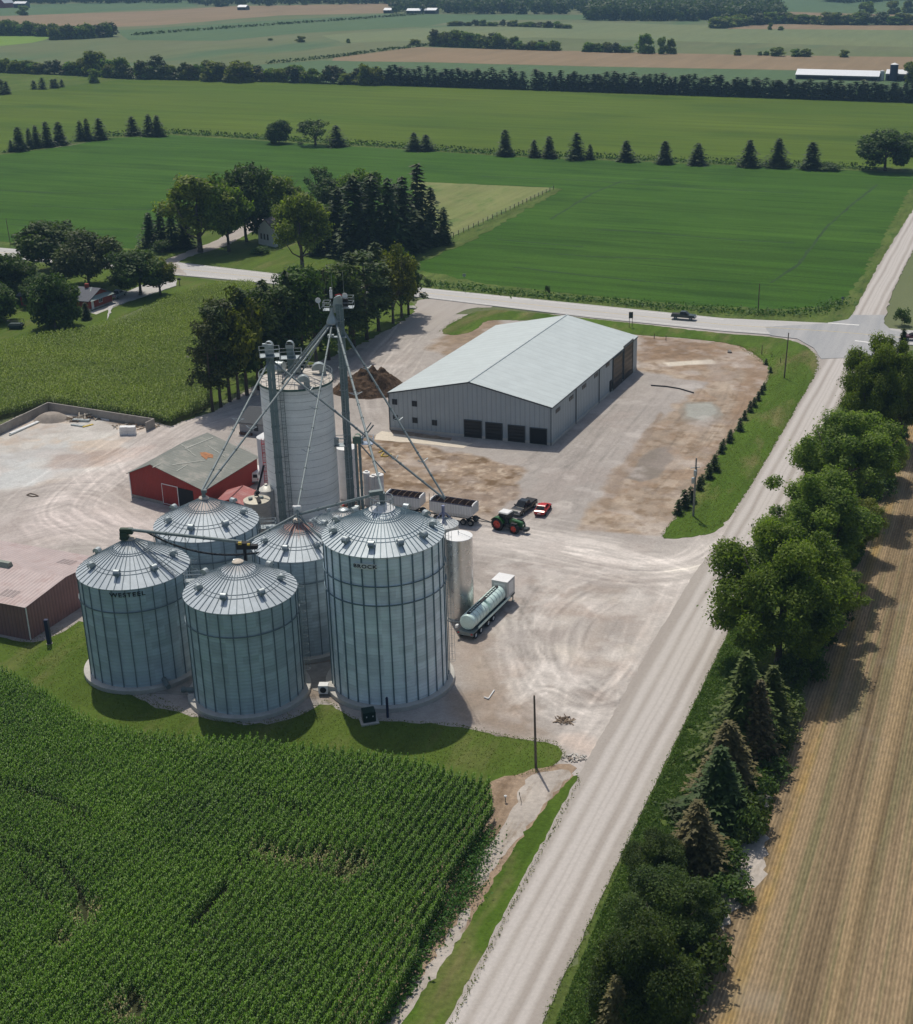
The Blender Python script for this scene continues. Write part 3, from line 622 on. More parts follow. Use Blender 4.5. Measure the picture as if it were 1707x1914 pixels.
def grain_bin(key,label,xl,xr,xc,ye,yb=None,ze=None,apexy=None,nst=26,nrib=40,rings=(.23,),wall=(.11,.15,.155),roof=(.49,.54,.57),rust=(2.,.5,(.3,.2,.15)),vents=7,vr=.72,pad=True,pitch=.5,cap='cap',rough=.5,metal=.0,seam=None,sw=.1,base=True):
    if ze is None:
        g=G(xc,yb,.6); ze=hgt(g,ye)
    Pf=G(xc,ye,ze); ux,uy=cone_u(Pf[0],Pf[1]); r=5
    for _ in range(6):
        C=(Pf[0]+ux*r,Pf[1]+uy*r); r=(xr-xl)/2*dep((C[0],C[1],ze))/F_
    ra=r; 
    if apexy: za=hgt(C,apexy)
    else: za=ze+r*pitch
    t=thing('grain_bin',label,'grain bin',(C[0],C[1],0),group='round steel grain bins')
    pz=.6 if pad else .1
    rw=r-.12
    if pad: MB().lathe([(0,.0),(rw+.85,0),(rw+.85,pz-.05),(rw+.8,pz),(0,pz)],n=64).build('foundation',M_conc,t,smooth=True)
    wm=ribbed('bin_wall_steel_'+key,wall,'V',2.2,.25,rough,metal,.16,stain=((wall[0]*.78,wall[1]*.86,wall[2]*.80),.5,.35,.5),dark=.1,panel=.55)
    MB().lathe([(rw,pz),(rw,ze-.02)],n=96).build('wall',wm,t,smooth=True)
    me=t.children[-1].data; uvl=me.uv_layers[0]
    for lp in me.loops:
        c=me.vertices[lp.vertex_index].co; uvl.data[lp.index].uv=(math.atan2(c.y,c.x)*rw,c.z)
    a0=math.atan2(-C[1],-C[0])+.04
    st=MB()
    for i in range(nst):
        a=a0+2*math.pi*i/nst; st.box(((rw+.05)*math.cos(a),(rw+.05)*math.sin(a),(pz+ze-.1)/2),(.13,sw,ze-.1-pz),a)
    st.build('stiffeners',seam or M_seam,t)
    for q in rings:
        zz=ze-(ze-pz)*q; MB().lathe([(rw+.10,zz-.06),(rw+.19,zz-.06),(rw+.19,zz+.06),(rw+.10,zz+.06),(rw+.10,zz-.06)],n=64).build('wind_ring',seam or M_seam,t)
    rc=.55; rm=roofmat('bin_roof_steel_'+key,roof,rust)
    MB().lathe([(r-.02,ze-.08),(r+.02,ze-.02),(r,ze+.02),(rc,za-.12),(rc,za-.02)],n=nrib*2).build('roof',rm,t,smooth=False)
    rb=MB()
    for i in range(nrib):
        a=a0+2*math.pi*i/nrib; ca,sa=math.cos(a),math.sin(a)
        rin=rc if i%2==0 else r*.3; zin=ze+(za-.12-ze)*(r-rin)/(r-rc)
        w=.04; h=.08; nx,ny=-sa*w,ca*w
        def pt(rr,z,s): return (rr*ca+nx*s,rr*sa+ny*s,z)
        rb.hexa([pt(r,ze+.01,-1),pt(rin,zin,-1),pt(rin,zin,1),pt(r,ze+.01,1)],[pt(r,ze+.01+h,-1),pt(rin,zin+h,-1),pt(rin,zin+h,1),pt(r,ze+.01+h,1)])
    for q in (.27,.34,.62,.66):
        rr=r*(1-q); zz=ze+(za-.12-ze)*q/(1-rc/r)
        rb.lathe([(rr+.03,zz-.0),(rr+.02,zz+.06),(rr-.03,zz+.06)],n=64)
    rb.build('roof_ribs',seam or M_seam,t)  # darker than the sheets: shading of the standing seams put into colour
    MB().lathe([(rc+.12,za-.1),(rc+.12,za),(rc-.05,za+.12),(0,za+.18)],n=24).build('cap',M_rustc if cap=='cap' else M_galv,t,smooth=True)
    vm=[M_galv,M_seam]
    for i in range(vents):
        a=a0+2*math.pi*(i+.5)/vents; rr=r*vr; zz=ze+(za-ze)*(1-rr/r); v=MB()
        c=(rr*math.cos(a),rr*math.sin(a),zz); s=.34*min(1.25,r/5.5)
        v.box((c[0],c[1],zz+.18),(s*1.3,s*1.3,.5),a)
        # hood: half round cowl opening downhill
        cs_,sn=math.cos(a),math.sin(a); n=8; pr=[(s*1.0*math.cos(k*math.pi/n),s*1.0*math.sin(k*math.pi/n)) for k in range(n+1)]
        vs=[]
        for side in (-1,1):
            for x,zq in pr: vs.append((c[0]+cs_*(x*1.1+.1)-sn*side*s*.8,c[1]+sn*(x*1.1+.1)+cs_*side*s*.8,zz+.38+zq))
        m=n+1; fs=[tuple(range(m)),tuple(range(2*m-1,m-1,-1))]+[(k,m+k,m+k+1,k+1) for k in range(n)]+[(0,n,2*m-1,m)]
        v.add(vs,fs); v.mat(1).box((c[0]+cs_*(s*1.1+.1),c[1]+sn*(s*1.1+.1),zz+.3),(.05,s*1.3,.3),a)
        v.build('roof_vent',vm,t,smooth=True)
    # eave ladder + roof ladder
    la=a0+1.35; ox,oy=math.cos(la),math.sin(la); l=MB(); ladder(l,(rw+.3)*ox,(rw+.3)*oy,pz+.1,ze+.5,(ox,oy)); l.build('ladder',M_galv,t)
    BINS[key]=dict(C=C,r=r,ze=ze,za=za,t=t,a0=a0,rw=rw); return t
dk=(.115,.145,.145)
tA=grain_bin('A','dark galvanised bin with the lettering WESTEEL, beside the pinkish metal barn',152,357,255,1101,yb=1283,apexy=1006,nst=26,nrib=44,wall=(.44,.53,.58),rust=(2.2,.35,(.35,.33,.25)),vents=7)
tB=grain_bin('B','dark galvanised bin with an open beige roof cap, nearest the corn field',348,558,454,1147,yb=1335,apexy=1049,nst=26,nrib=44,wall=(.46,.55,.585),rust=(2.2,.4,(.42,.33,.28)),vents=7)
tC=grain_bin('C','galvanised bin with two spouts meeting at its apex, in front of the red barn',293,485,390,1013,ze=BINS['A']['ze'],apexy=930,nst=26,nrib=44,wall=(.42,.50,.55),rust=(3.2,.6,(.34,.22,.16)),vents=7)
tD=grain_bin('D','galvanised bin with rust-red streaks round its roof apex, wedged behind the big bin',474,652,563,1051,yb=1228,apexy=972,nst=24,nrib=40,wall=(.42,.50,.55),rust=(3.0,.85,(.24,.085,.05)),vents=7)
tE=grain_bin('E','tallest and brightest steel bin, with the lettering BROCK, standing by the yard',606,834,719,1043,yb=1318,apexy=942,nst=30,nrib=60,rings=(.19,.316),wall=(.76,.84,.90),roof=(.56,.62,.64),rust=(1.,.1,(.4,.4,.4)),vents=11,vr=.8,cap='galv',seam=mat('stiffener_steel',(.13,.19,.225),.5,.2),sw=.15)
tF=grain_bin('F','steel bin of which only part of the roof shows behind the BROCK bin',572,722,646,1012,ze=BINS['D']['ze']*.97,apexy=952,nst=24,nrib=40,wall=(.14,.18,.18),roof=(.42,.47,.49),vents=6,cap='galv')
for t,lb in ((tA,None),):
    pass
def upz(k,y): return hgt((BINS[k]['C'][0]*(1-BINS[k]['r']/math.hypot(*BINS[k]['C'])),BINS[k]['C'][1]*(1-BINS[k]['r']/math.hypot(*BINS[k]['C']))),y)
M_let=mat('black_lettering',(.01,.01,.012),.6)
b=BINS['A']; curved_text('WESTEEL',b['C'],b['rw'],upz('A',1114),238,0,255,102,.78,b['t'],M_let,1.15,lift=.13)
b=BINS['E']; cz=upz('E',1062)
front=math.atan2(-b['C'][1],-b['C'][0]); off=math.asin((683-719)/114); sg=MB(); a=front+off; rr=b['rw']+.15
n=14; hw_=1.35/rr
pts=[]
for i in range(n+1):
    q=a-hw_+2*hw_*i/n; e=.36*(1-.3*abs(2*i/n-1)**4); pts.append((q,e))
vs=[(rr*math.cos(q),rr*math.sin(q),cz+.2+e) for q,e in pts]+[(rr*math.cos(q),rr*math.sin(q),cz+.2-e) for q,e in pts]
sg.add(vs,[(i,i+1,n+2+i,n+1+i) for i in range(n)]); sg.build('sign_plate',M_white,b['t'])
curved_text('BROCK',b['C'],b['rw'],cz-.02,683,0,719,114,.6,b['t'],M_let,1.25,lift=.18)
# --- top ring platform on the big bin
E_=BINS['E']; m=MB(); m.lathe([(1.5,E_['za']-.75),(1.55,E_['za']-.55),(.6,E_['za']+.05)],n=32); m.build('roof_collar',M_white,E_['t'],smooth=True)
m=MB(); rail(m,circ(0,0,1.35,10),E_['za']-.4,1.3,r=.04); m.build('handrail',M_galv,E_['t'])
m=MB(); m.box((-.6,-.2,E_['za']+1.5),(1.6,.6,.5),.4); m.box((.1,.1,E_['za']+.8),(.6,.6,1.2)); m.build('inlet_box',M_galvd,E_['t'])
# --- eave ladder and rail on A
A_=BINS['A']; m=MB(); 
for s in (-.22,.22):
    a=A_['a0']+.75; r=A_['r']; ca,sa=math.cos(a),math.sin(a); tx,ty=-sa*s,ca*s
    m.tube((r*ca+tx,r*sa+ty,A_['ze']+.25),(.8*ca+tx,.8*sa+ty,A_['za']),.035,4)
for i in range(16):
    q=i/15; rr=r+( .8-r)*q; zz=A_['ze']+.25+(A_['za']-A_['ze']-.25)*q; m.tube((rr*ca+sa*.22,rr*sa-ca*.22,zz),(rr*ca-sa*.22,rr*sa+ca*.22,zz),.025,4)
m.build('roof_ladder',M_galvd,A_['t'])
# unloading tubes, fan
def part_at(mb,name,m,t,**k): return mb.build(name,m,t,world=True,**k)
g=G(330,1278,.9); g2=G(292,1272,1.0); m=MB(); m.tube(G(300,1258,1.2),G(315,1284,.9),.32,12); part_at(m,'unload_chute',M_galvd,tA,smooth=True)
m=MB(); m.tube(G(378,1289,.9),G(340,1289,.95),.3,12); m.tube(G(347,1289,.95),G(340,1289,.95),.38,12); part_at(m,'unload_chute',M_galvd,tB,smooth=True)
fan=thing('aeration_fan','small white aeration fan with square intake between the two front bins','fan',G(606,1296))
MB().box((0,0,.75),(1.15,1.0,1.1)).build('housing',M_white,fan)
MB().lathe([(.38,0),(.38,-.08),(.1,-.1),(0,-.1)],(0,-.5,.75),20,axis='y').build('intake',M_black,fan,smooth=True)
MB().hexa([(.55,-.35,.4),(1.9,-.3,.5),(1.9,.5,.5),(.55,.35,.4)],[(.55,-.35,1.2),(1.9,-.3,.9),(1.9,.5,.9),(.55,.35,1.2)]).build('duct',M_conc,fan)
# ================================================================ concrete silo
def silomat():
    m,nt,b=new_mat('stave_concrete'); b.inputs['Roughness'].default_value=.85
    tc=N(nt,'ShaderNodeTexCoord').outputs['Object']; s=N(nt,'ShaderNodeSeparateXYZ'); nt.links.new(tc,s.inputs[0])
    z=math_(nt,'ADD',s.outputs[2],math_(nt,'MULTIPLY',noise(nt,tc,.35,4,.7),.25))
    fr=math_(nt,'FRACT',math_(nt,'DIVIDE',z,1.18)); f=mapr(nt,math_(nt,'ABSOLUTE',math_(nt,'SUBTRACT',fr,.5)),.0,.05,1,0)
    f=math_(nt,'MULTIPLY',f,mapr(nt,noise(nt,tc,.6,4,.7),.3,.6,.25,1))
    fl=math_(nt,'FLOOR',math_(nt,'DIVIDE',z,1.18)); wn=N(nt,'ShaderNodeTexWhiteNoise',noise_dimensions='1D'); nt.links.new(fl,wn.inputs['W'])
    c=mix(nt,mapr(nt,noise(nt,tc,.4,5,.7),.3,.7),c4((.70,.73,.72)),c4((.80,.82,.80)))
    c=mix(nt,1.0,c,mapr(nt,wn.outputs['Value'],0,1,.93,1.06),'MULTIPLY')
    c=mix(nt,1.0,c,mapr(nt,noise(nt,tc,5,3,.7),.3,.7,.93,1.06),'MULTIPLY')
    c=mix(nt,f,c,c4((.25,.27,.27))); nt.links.new(c,b.inputs['Base Color']); bump(nt,b,f,.3,.03); return m
gb=G(574,988,0); ux,uy=cone_u(gb[0],gb[1]); rs=5.
for _ in range(6):
    Cs=(gb[0]+ux*rs,gb[1]+uy*rs); zt=hgt(gb,730); rs=(623.5-489.5)/2*dep((Cs[0],Cs[1],zt))/F_
silo=thing('concrete_silo','tall round pale concrete silo behind the steel bins','silo',(Cs[0],Cs[1],0))
MB().lathe([(rs,0),(rs,zt)],n=96).build('wall',silomat(),silo,smooth=True)
M_sroof=mat('silo_roof_concrete',(.50,.46,.41),.85,var=.12,scale=.4)
mm=MB().lathe([(rs+.02,zt-.12),(rs+.22,zt-.12),(rs+.22,zt+.18),(rs-.02,zt+.2)],n=96); mm.build('roof_rim',mat('green_rim',(.045,.10,.085),.6),silo)
m=MB().lathe([(rs+.15,zt+.19),(rs*.5,zt+.55),(0,zt+.8)],n=48)
m.build('roof',M_sroof,silo,smooth=True)
m=MB()
for i in range(16):
    a=2*math.pi*i/16; m.tube((.4*math.cos(a),.4*math.sin(a),zt+.82),((rs-.1)*math.cos(a),(rs-.1)*math.sin(a),zt+.26),.035,4)
m.build('roof_ribs',M_concd,silo)
m=MB(); rail(m,circ(0,0,rs+.1,22),zt+.2,1.1,r=.035); m.build('handrail',M_galv,silo)
def cowl(px,py,w,hh,az):
    g=G(px,py,zt+.3); v=MB(); cs_,sn=math.cos(az),math.sin(az); n=10
    pr=[(hh*math.cos(k*math.pi/n),hh*math.sin(k*math.pi/n)) for k in range(n+1)]; x0,y0,z0=g[0]-Cs[0],g[1]-Cs[1],zt+.5
    vs=[]
    for side in (-1,1):
        for x,zq in pr: vs.append((x0+cs_*x-sn*side*w/2,y0+sn*x+cs_*side*w/2,z0+.6+zq))
    m_=n+1
    v.add(vs,[tuple(range(m_)),tuple(range(2*m_-1,m_-1,-1))]+[(k,m_+k,m_+k+1,k+1) for k in range(n)]+[(0,n,2*m_-1,m_)])
    v.box((x0+cs_*hh*.5,y0+sn*hh*.5,z0+.2),(hh*.95,w*.9,.9),az); v.build('exhaust_cowl',M_galv,silo,smooth=True)
cowl(568,722,1.05,.95,R(10)); cowl(597,700,1.15,1.1,R(10)); cowl(524,698,1.2,1.15,R(80)); cowl(556,704,.7,.6,R(60))
# ---------------- elevators
def platform(mb,cx,cy,z,w,d,rz=0):
    mb.box((cx,cy,z),(w,d,.08),rz); ca,sa=math.cos(rz),math.sin(rz)
    rail(mb,[(cx+x*ca-y*sa,cy+x*sa+y*ca) for x,y in ((-w/2,-d/2),(w/2,-d/2),(w/2,d/2),(-w/2,d/2))],z+.05,1.1,r=.03)
def leg_trunks(mb,x,y,z0,z1,w,gap,rz=0,dep_=.7):
    ca,sa=math.cos(rz),math.sin(rz)
    for s in (-1,1):
        cx,cy=x+ca*s*gap/2,y+sa*s*gap/2; mb.box((cx,cy,(z0+z1)/2),(w,dep_,z1-z0),rz)
        z=z0+2.4
        while z<z1-.5: mb.box((cx,cy,z),(w+.12,dep_+.12,.1),rz); z+=2.44
M_leg=mat('elevator_steel',(.16,.215,.225),.5,.4,var=.15,scale=.6)
# leg 1, front left of silo
u_=G(531,992); z1=hgt(u_,664)
l1=thing('bucket_elevator','grain elevator leg with a railed platform at its top, in front of the concrete silo','grain elevator',(u_[0],u_[1],0))
m=MB(); leg_trunks(m,0,0,0,z1+.2,.54,.58,R(10)); m.build('trunk',M_leg,l1)
m=MB(); platform(m,0,-.1,z1,2.9,2.2,R(12)); m.build('platform',M_galv,l1)
m=MB(); m.box((0,0,z1+.9),(1.3,.8,1.4),R(10)); m.lathe([(.62,-.4),(.62,.4)],(0,0,z1+1.5),16,0,math.pi,axis='y'); m.box((-.5,-.5,z1+1.7),(.7,.5,.4),.2); m.build('head',M_galv,l1,smooth=True)
m=MB(); m.box((0,0,.5),(1.9,.9,1.0)); m.build('boot',M_leg,l1)
m=MB(); ladder(m,1.25,.25,.3,z1,(.2,-.95),.5); m.build('ladder_cage',M_galvd,l1)
m=MB(); z=3
while z<z1: m.tube((.5,.3,z),(1.5,.6,z),.04,4); m.tube((0,.3,z),(ux*1.2-.2,1.6,z),.05,4); z+=4.5
m.build('wall_brackets',M_galvd,l1)
# head standing on the silo roof
g=G(546,700,zt+.4); hz=zt+.5
l1b=thing('bucket_elevator','short elevator head with a railed platform, rising above the back of the silo roof','grain elevator',(g[0],g[1],zt+.2))
for _ in (0,):
    hh=hgt((g[0],g[1]),636)-zt-.2
MB().box((0,0,hh/2-.3),(1.0,.8,hh-.6)).build('trunk',M_leg,l1b)
m=MB(); m.lathe([(.62,-.42),(.62,.42)],(0,0,hh-.7),14,0,math.pi,axis='y'); m.box((0,0,hh-.9),(1.24,.84,.6)); m.build('head',M_galv,l1b,smooth=True)
m=MB(); platform(m,0,0,hh*.52,3.3,2.0,R(8)); m.build('platform',M_galv,l1b)
m=MB(); m.tube((.3,0,hh*.7),(1.6,-.3,.4),.22,8); m.build('discharge_pipe',M_galv,l1b)
# tall tower
tw=G(658,962); zh=hgt(tw,552); zb=hgt(tw,578)
l2=thing('bucket_elevator','tallest grain elevator tower with two dish antennas and a fan of spouts','grain elevator',(tw[0],tw[1],0))
m=MB(); leg_trunks(m,0,0,0,zb+.8,.56,.60,R(8),.8); m.build('trunk',M_leg,l2)
m=MB(); ladder(m,-.1,-.62,.3,zb,(-.1,-1),.45,cage=False); z=3
while z<zb: m.path([(-.55,-.45,z),(-.55,-1.15,z),(.45,-1.15,z),(.45,-.45,z)],.03,4); z+=3.6
m.build('ladder',M_galv,l2)
hx=-1.05
m=MB(); n=10; prof=[(-.95,zb-.5),(-.98,zb+.7),(-.75,zb+1.7),(-.3,zh-.1),(.2,zh),(.5,zh-.5),(.55,zb-.4)]
m.sideprism([(x,zz) for x,zz in prof],-.32,.32); o=m.build('head',M_galv,l2,smooth=True)
m=MB(); m.box((1.3,.1,zb+.3),(1.7,1.7,.08)); rail(m,[(.6,-.75),(2.1,-.75),(2.1,.95),(.6,.95)],zb+.33,1.6,r=.035); m.build('platform',M_galv,l2)
m=MB(); m.box((-1.9,.2,zb-.1),(1.1,1.6,.08)); rail(m,[(-1.4,-.6),(-2.4,-.6),(-2.4,1.),(-1.4,1.)],zb-.05,1.2,r=.035); m.build('platform',M_galv,l2)
m=MB(); m.box((.95,-.2,zb+1.1),(.8,.7,1.2)); m.build('motor',M_black,l2)
def dish(x,y,z,r,name='dish_antenna'):
    m=MB(); m.lathe([(0,.16),(r*.6,.1),(r,0),(r*.97,-.03),(r*.5,.05),(0,.08)],(x,y,z),18,axis='y'); m.tube((x,y+.1,z-r*.2),(x+.15,y+.3,z-r-.9),.07,6); m.build(name,M_white,l2,smooth=True)
dish(-3.1,-.3,zh-.7,.42); dish(1.0,-.6,zh+.1,.42)
m=MB(); m.box((-1.15,-.1,zh+.2),(.35,.35,1.2)); m.box((-1.15,-.1,zh+.95),(.22,.22,.5)); m.build('antenna_box',M_white,l2)
m=MB(); m.tube((-.9,0,zh),(-.95,0,zh+3.2),.025,4); m.tube((.8,0,zh),(.75,0,zh+3.6),.025,4); m.tube((-2.9,0,zb),(-3.0,-.1,zh-1.2),.05,4); m.tube((-2.9,0,zb),(-2.3,.3,zb+.9),.04,4); m.build('mast',M_galv,l2)
m=MB(); m.path([(-.5,-.45,zh+.1),(.2,-.45,zh+.3),(.8,-.45,zh-.1)],.06,5); m.build('beacon_frame',M_red,l2)
# service ring below the head
zm=hgt(tw,628); m=MB(); m.box((-.1,-.55,zm),(2.2,.9,.07)); rail(m,[(-1.5,-1),(-1.5,.3)],zm,1.2,False,.04); m.box((-1.5,-.4,zm+.15),(.9,.7,.35)); m.lathe([(1.1,zm+1.6),(1.15,zm+1.65)],(-.5,-.3,0),16,R(120),R(300)); m.build('service_platform',M_galv,l2)
# distributor
dx,dy=-1.15,-.5; zc=hgt((tw[0]+dx,tw[1]+dy),584); zd=hgt((tw[0]+dx,tw[1]+dy),603)
m=MB(); m.lathe([(.22,zc+.7),(.26,zc),(.80,zd+.3),(.88,zd),(.8,zd-.2),(.0,zd-.2)],(dx,dy,0),24); m.build('distributor',M_galv,l2,smooth=True)
DI=(tw[0]+dx,tw[1]+dy,zd-.1)
# small leg 3
s3=G(676,965); z3=hgt(s3,826)
l3=thing('bucket_elevator','low elevator leg with a blue-edged platform, right of the tall tower','grain elevator',(s3[0],s3[1],0))
m=MB(); leg_trunks(m,0,0,0,z3,.36,.6,0,.5); m.build('trunk',M_leg,l3)
m=MB(); m.box((.1,0,z3+.3),(1.5,.7,1.0)); m.lathe([(.5,-.35),(.5,.35)],(.1,0,z3+.8),12,0,math.pi,axis='y'); m.build('head',mat('green_guard',(.10,.16,.12),.6),l3,smooth=True)
m=MB(); m.box((1.6,0,z3-.2),(1.8,1.4,.1)); rail(m,[(.8,-.7),(2.5,-.7),(2.5,.7),(.8,.7)],z3-.1,1.0,r=.04); m.build('platform',mat('pale_blue_paint',(.38,.45,.55),.6),l3)
m=MB(); rail(m,[(-3.9,-.6),(-1.6,-.6),(-1.6,.8),(-3.9,.8)],z3-.4,1.2,r=.05); m.box((-2.7,0,z3-.5),(2.6,1.6,.1)); m.box((-3.3,0,z3+.2),(.8,.8,.9)); m.build('catwalk',M_galv,l3)
m=MB(); m.tube((.6,0,z3+.2),(2.6,.5,z3+2.6),.13,8); m.tube((.5,-.1,z3-.5),(4.2,-.3,z3-5),.12,8); m.tube((.4,.1,z3+.4),(2.2,.8,z3+2.9),.09,6); m.build('discharge_pipe',M_spout,l3,smooth=True)
# ---------------- spouts
def apex(k,dz=0,dx=0): b=BINS[k]; return (b['C'][0]+dx,b['C'][1],b['za']+dz)
def bracket(m,a,b,q,s=.9):
    a=Vector(a);b=Vector(b); p=a.lerp(b,q); d=(b-a).normalized(); t=Vector((-d.y,d.x,0)).normalized()
    for sg in (-1,1):
        m.tube(p+t*sg*.1,p+t*sg*s+Vector((0,0,.35)),.05,5); m.tube(p+d*.3,p+t*sg*s*1.0+Vector((0,0,.35)),.03,4); m.tube(p-d*.5,p+t*sg*s+Vector((0,0,.35)),.03,4)
def spout(a,b,r,label,br=(),sleeve=True,m_=None,name='grain_spout',sag=0,cat='spout'):
    A=Vector(a);B=Vector(b); t=thing(name,label,cat,A,group='grain spouts and conveyor tubes')
    m=MB(); 
    n=8; pts=[A.lerp(B,i/n)-Vector((0,0,sag*4*(i/n)*(1-i/n))) for i in range(n+1)]
    for p,q in zip(pts,pts[1:]): m.tube(p,q,r,10,caps=False)
    f=m.mat(1); L=(B-A).length; k=max(1,int(L/4)); d=(B-A).normalized()
    for i in range(1,k): p=A.lerp(B,i/k)-Vector((0,0,sag*4*(i/k)*(1-i/k))); f.tube(p-d*.06,p+d*.06,r+.06,10)
    m.build('pipe',[m_ or M_spout,M_galvd],t,world=True,smooth=True)
    for q in br:
        k=MB(); bracket(k,a,b,q); k.build('truss_bracket',M_galv,t,world=True)
    return t
H1=(u_[0],u_[1],z1-.6)
Gz=6.5
gG=G(834,992,Gz); ug=cone_u(gG[0],gG[1]); rG=57/2*dep(gG)/F_; CG=(gG[0]+ug[0]*rG,gG[1]+ug[1]*rG); 
GA=(CG[0],CG[1],hgt(CG,938))
spout(DI,apex('C',.9,.1),.15,'spout from the tall tower down to the bin before the red barn',(.66,))
spout(H1,apex('C',1.0,-.15),.15,'spout from the railed elevator leg to the bin before the red barn',(.5,))
spout(H1,(GA[0],GA[1],GA[2]+.4),.17,'longest spout, crossing the silo from its front leg to the small hopper bin',(.23,.72))
spout(DI,apex('D',1.2),.13,'spout in front of the silo, down to the rust-streaked bin',(.5,.72))
spout((DI[0]+.6,DI[1],DI[2]),apex('E',1.2,.2),.16,'spout from the tall tower to the BROCK bin',(.48,))
spout((DI[0]+1.0,DI[1]+.1,DI[2]),(GA[0],GA[1],GA[2]+.6),.15,'rightmost spout, from the tall tower to the small hopper bin',(.27,.57,.8))
spout((DI[0]-.6,DI[1],DI[2]),(Cs[0]-1.8,Cs[1]+.2,zt+.7),.15,'upper left short spout onto the silo roof')
spout((DI[0]-.4,DI[1]-.4,DI[2]),(Cs[0]-1.5,Cs[1]-3.4,zt+.5),.17,'lower left short spout onto the front of the silo roof')
spout((DI[0]-.3,DI[1]-.2,DI[2]),(Cs[0]+.6,Cs[1]+1.2,zt+.7),.12,'thin pale spout ending at the middle of the silo roof')
a=BINS['D'];dA=apex('D',.4); eA=apex('E',1.3)
spout((dA[0]+.3,dA[1],dA[2]+.4),(eA[0]-.4,eA[1],eA[2]),.18,'conveyor tube joining the rust-streaked bin roof to the BROCK bin')
jn=G(452,1018,BINS['B']['za']+.6)
spout((dA[0]-.3,dA[1],dA[2]+.2),jn,.14,'tube sloping from the rust-streaked bin roof to the junction box')
spout((dA[0]+.2,dA[1]-.2,dA[2]+.2),(a['C'][0]+a['r']*.62,a['C'][1]-a['r']*.45,a['ze']+1.4),.12,'short tube down the right side of the rust-streaked roof')
aA=apex('A',1.15); c_=spout(aA,(jn[0],jn[1]+.3,jn[2]+.2),.2,'box conveyor from the WESTEEL bin roof towards the junction box',(),name='roof_conveyor',m_=M_galvd)
m=MB(); m.box((aA[0]-.3,aA[1],aA[2]-.2),(1.5,.6,.7)); m.box((aA[0]-.6,aA[1]-.1,aA[2]-.75),(.9,.7,.8)); m.lathe([(.75,aA[2]-1.15),(.75,aA[2]-1.05),(.4,aA[2]-.95)],(aA[0]-.5,aA[1],0),18); m.build('drive_head',[mat('green_machine',(.035,.06,.035),.6)],c_,world=True)
m=MB(); s0=Vector(aA).lerp(Vector(jn),.2); 
for q in (.22,.35,.5): p=Vector(aA).lerp(Vector(jn),q); m.tube(p,(p.x,p.y,p.z-1.6),.04,4); m.tube(p,(p.x+.6,p.y,p.z-1.8),.03,4)
m.build('supports',M_galvd,c_,world=True)
h0=Vector((aA[0]+2.1,aA[1],aA[2]-.3)); h1=Vector(G(490,1032,BINS['D']['ze']+.2)); pts=[]
for i in range(25):
    t=i/24; p=h0.lerp(h1,t); p.z-=1.7*(1-(2*t-1)**2)*(1-.25*t); pts.append(p)
hs=MB(); hs.path(pts,.13,8); hs=hs.build('air_hose',M_black,None,smooth='all',fix=True); tag(hs,'thick black hose sagging between two bin roofs','hose')
jb=thing('junction_box','dark conveyor drive unit with yellow parts between three bin roofs','machine',jn)
m=MB(); m.box((.2,0,-.1),(1.6,.7,.8)); m.box((1.2,.1,-.3),(1.3,.6,.5)); m.tube((.3,-.1,-.4),(.3,-.1,-2.8),.18,8); m.build('housing',M_black,jb)
MB().box((-.1,-.4,.35),(.4,.3,.3)).build('guard',M_yel,jb); MB().box((.9,-.4,.2),(.3,.3,.2)).build('guard',M_yel,jb)
m=MB(); m.tube((.2,0,-2.6),(-.9,.9,-4),.1,6); m.tube((.2,0,-.5),(.2,.6,-9),.06,6);m.tube((1.5,0,-.5),(1.5,.6,-9),.06,6); m.build('frame',M_galvd,jb)
# apex machinery on D
dk_=thing('bin_top_machinery','small motor and tripod on top of the rust-streaked bin','machine',(dA[0],dA[1],BINS['D']['za']))
m=MB()
for q in range(4): an=q*math.pi/2+.4; m.tube((.9*math.cos(an),.9*math.sin(an),-.45),(.12*math.cos(an),.12*math.sin(an),1.3),.06,5)
m.tube((0,0,.3),(0,0,1.6),.13,8); m.build('tripod',M_galv,dk_)
m=MB(); m.box((0,0,1.7),(.75,.45,.4),.3); m.tube((-.5,0,1.75),(.5,0,1.75),.24,10); m.build('motor',M_white,dk_,smooth=True)
ct=thing('bin_top_machinery','spout fitting on the roof apex before the red barn','machine',(BINS['C']['C'][0],BINS['C']['C'][1],BINS['C']['za']))
m=MB(); m.tube((0,0,.1),(0,0,.9),.3,10,r2=.2); m.box((.1,0,.9),(.7,.4,.4)); m.build('inlet',M_galvd,ct)
# catwalk between A and B
cw=thing('catwalk','small railed catwalk bridging the two front bins','catwalk',G(368,1085,BINS['A']['ze']-.4))
m=MB(); m.box((0,0,0),(2.8,1.0,.08),.15); rail(m,[(-1.4,-.6),(1.4,-.2),(1.4,.7),(-1.4,.3)],0,1.05,r=.04); m.build('deck',M_galv,cw)
cw2=thing('catwalk','small railed catwalk beside the grey hopper tank, behind the red barn bin','catwalk',G(497,985,BINS['C']['ze']-1.2))
m=MB(); m.box((0,0,0),(2.6,1.2,.08),.15); rail(m,[(-1.3,-.6),(1.3,-.2),(1.3,.7),(-1.3,.3)],0,1.05,r=.04); m.build('deck',M_galv,cw2)
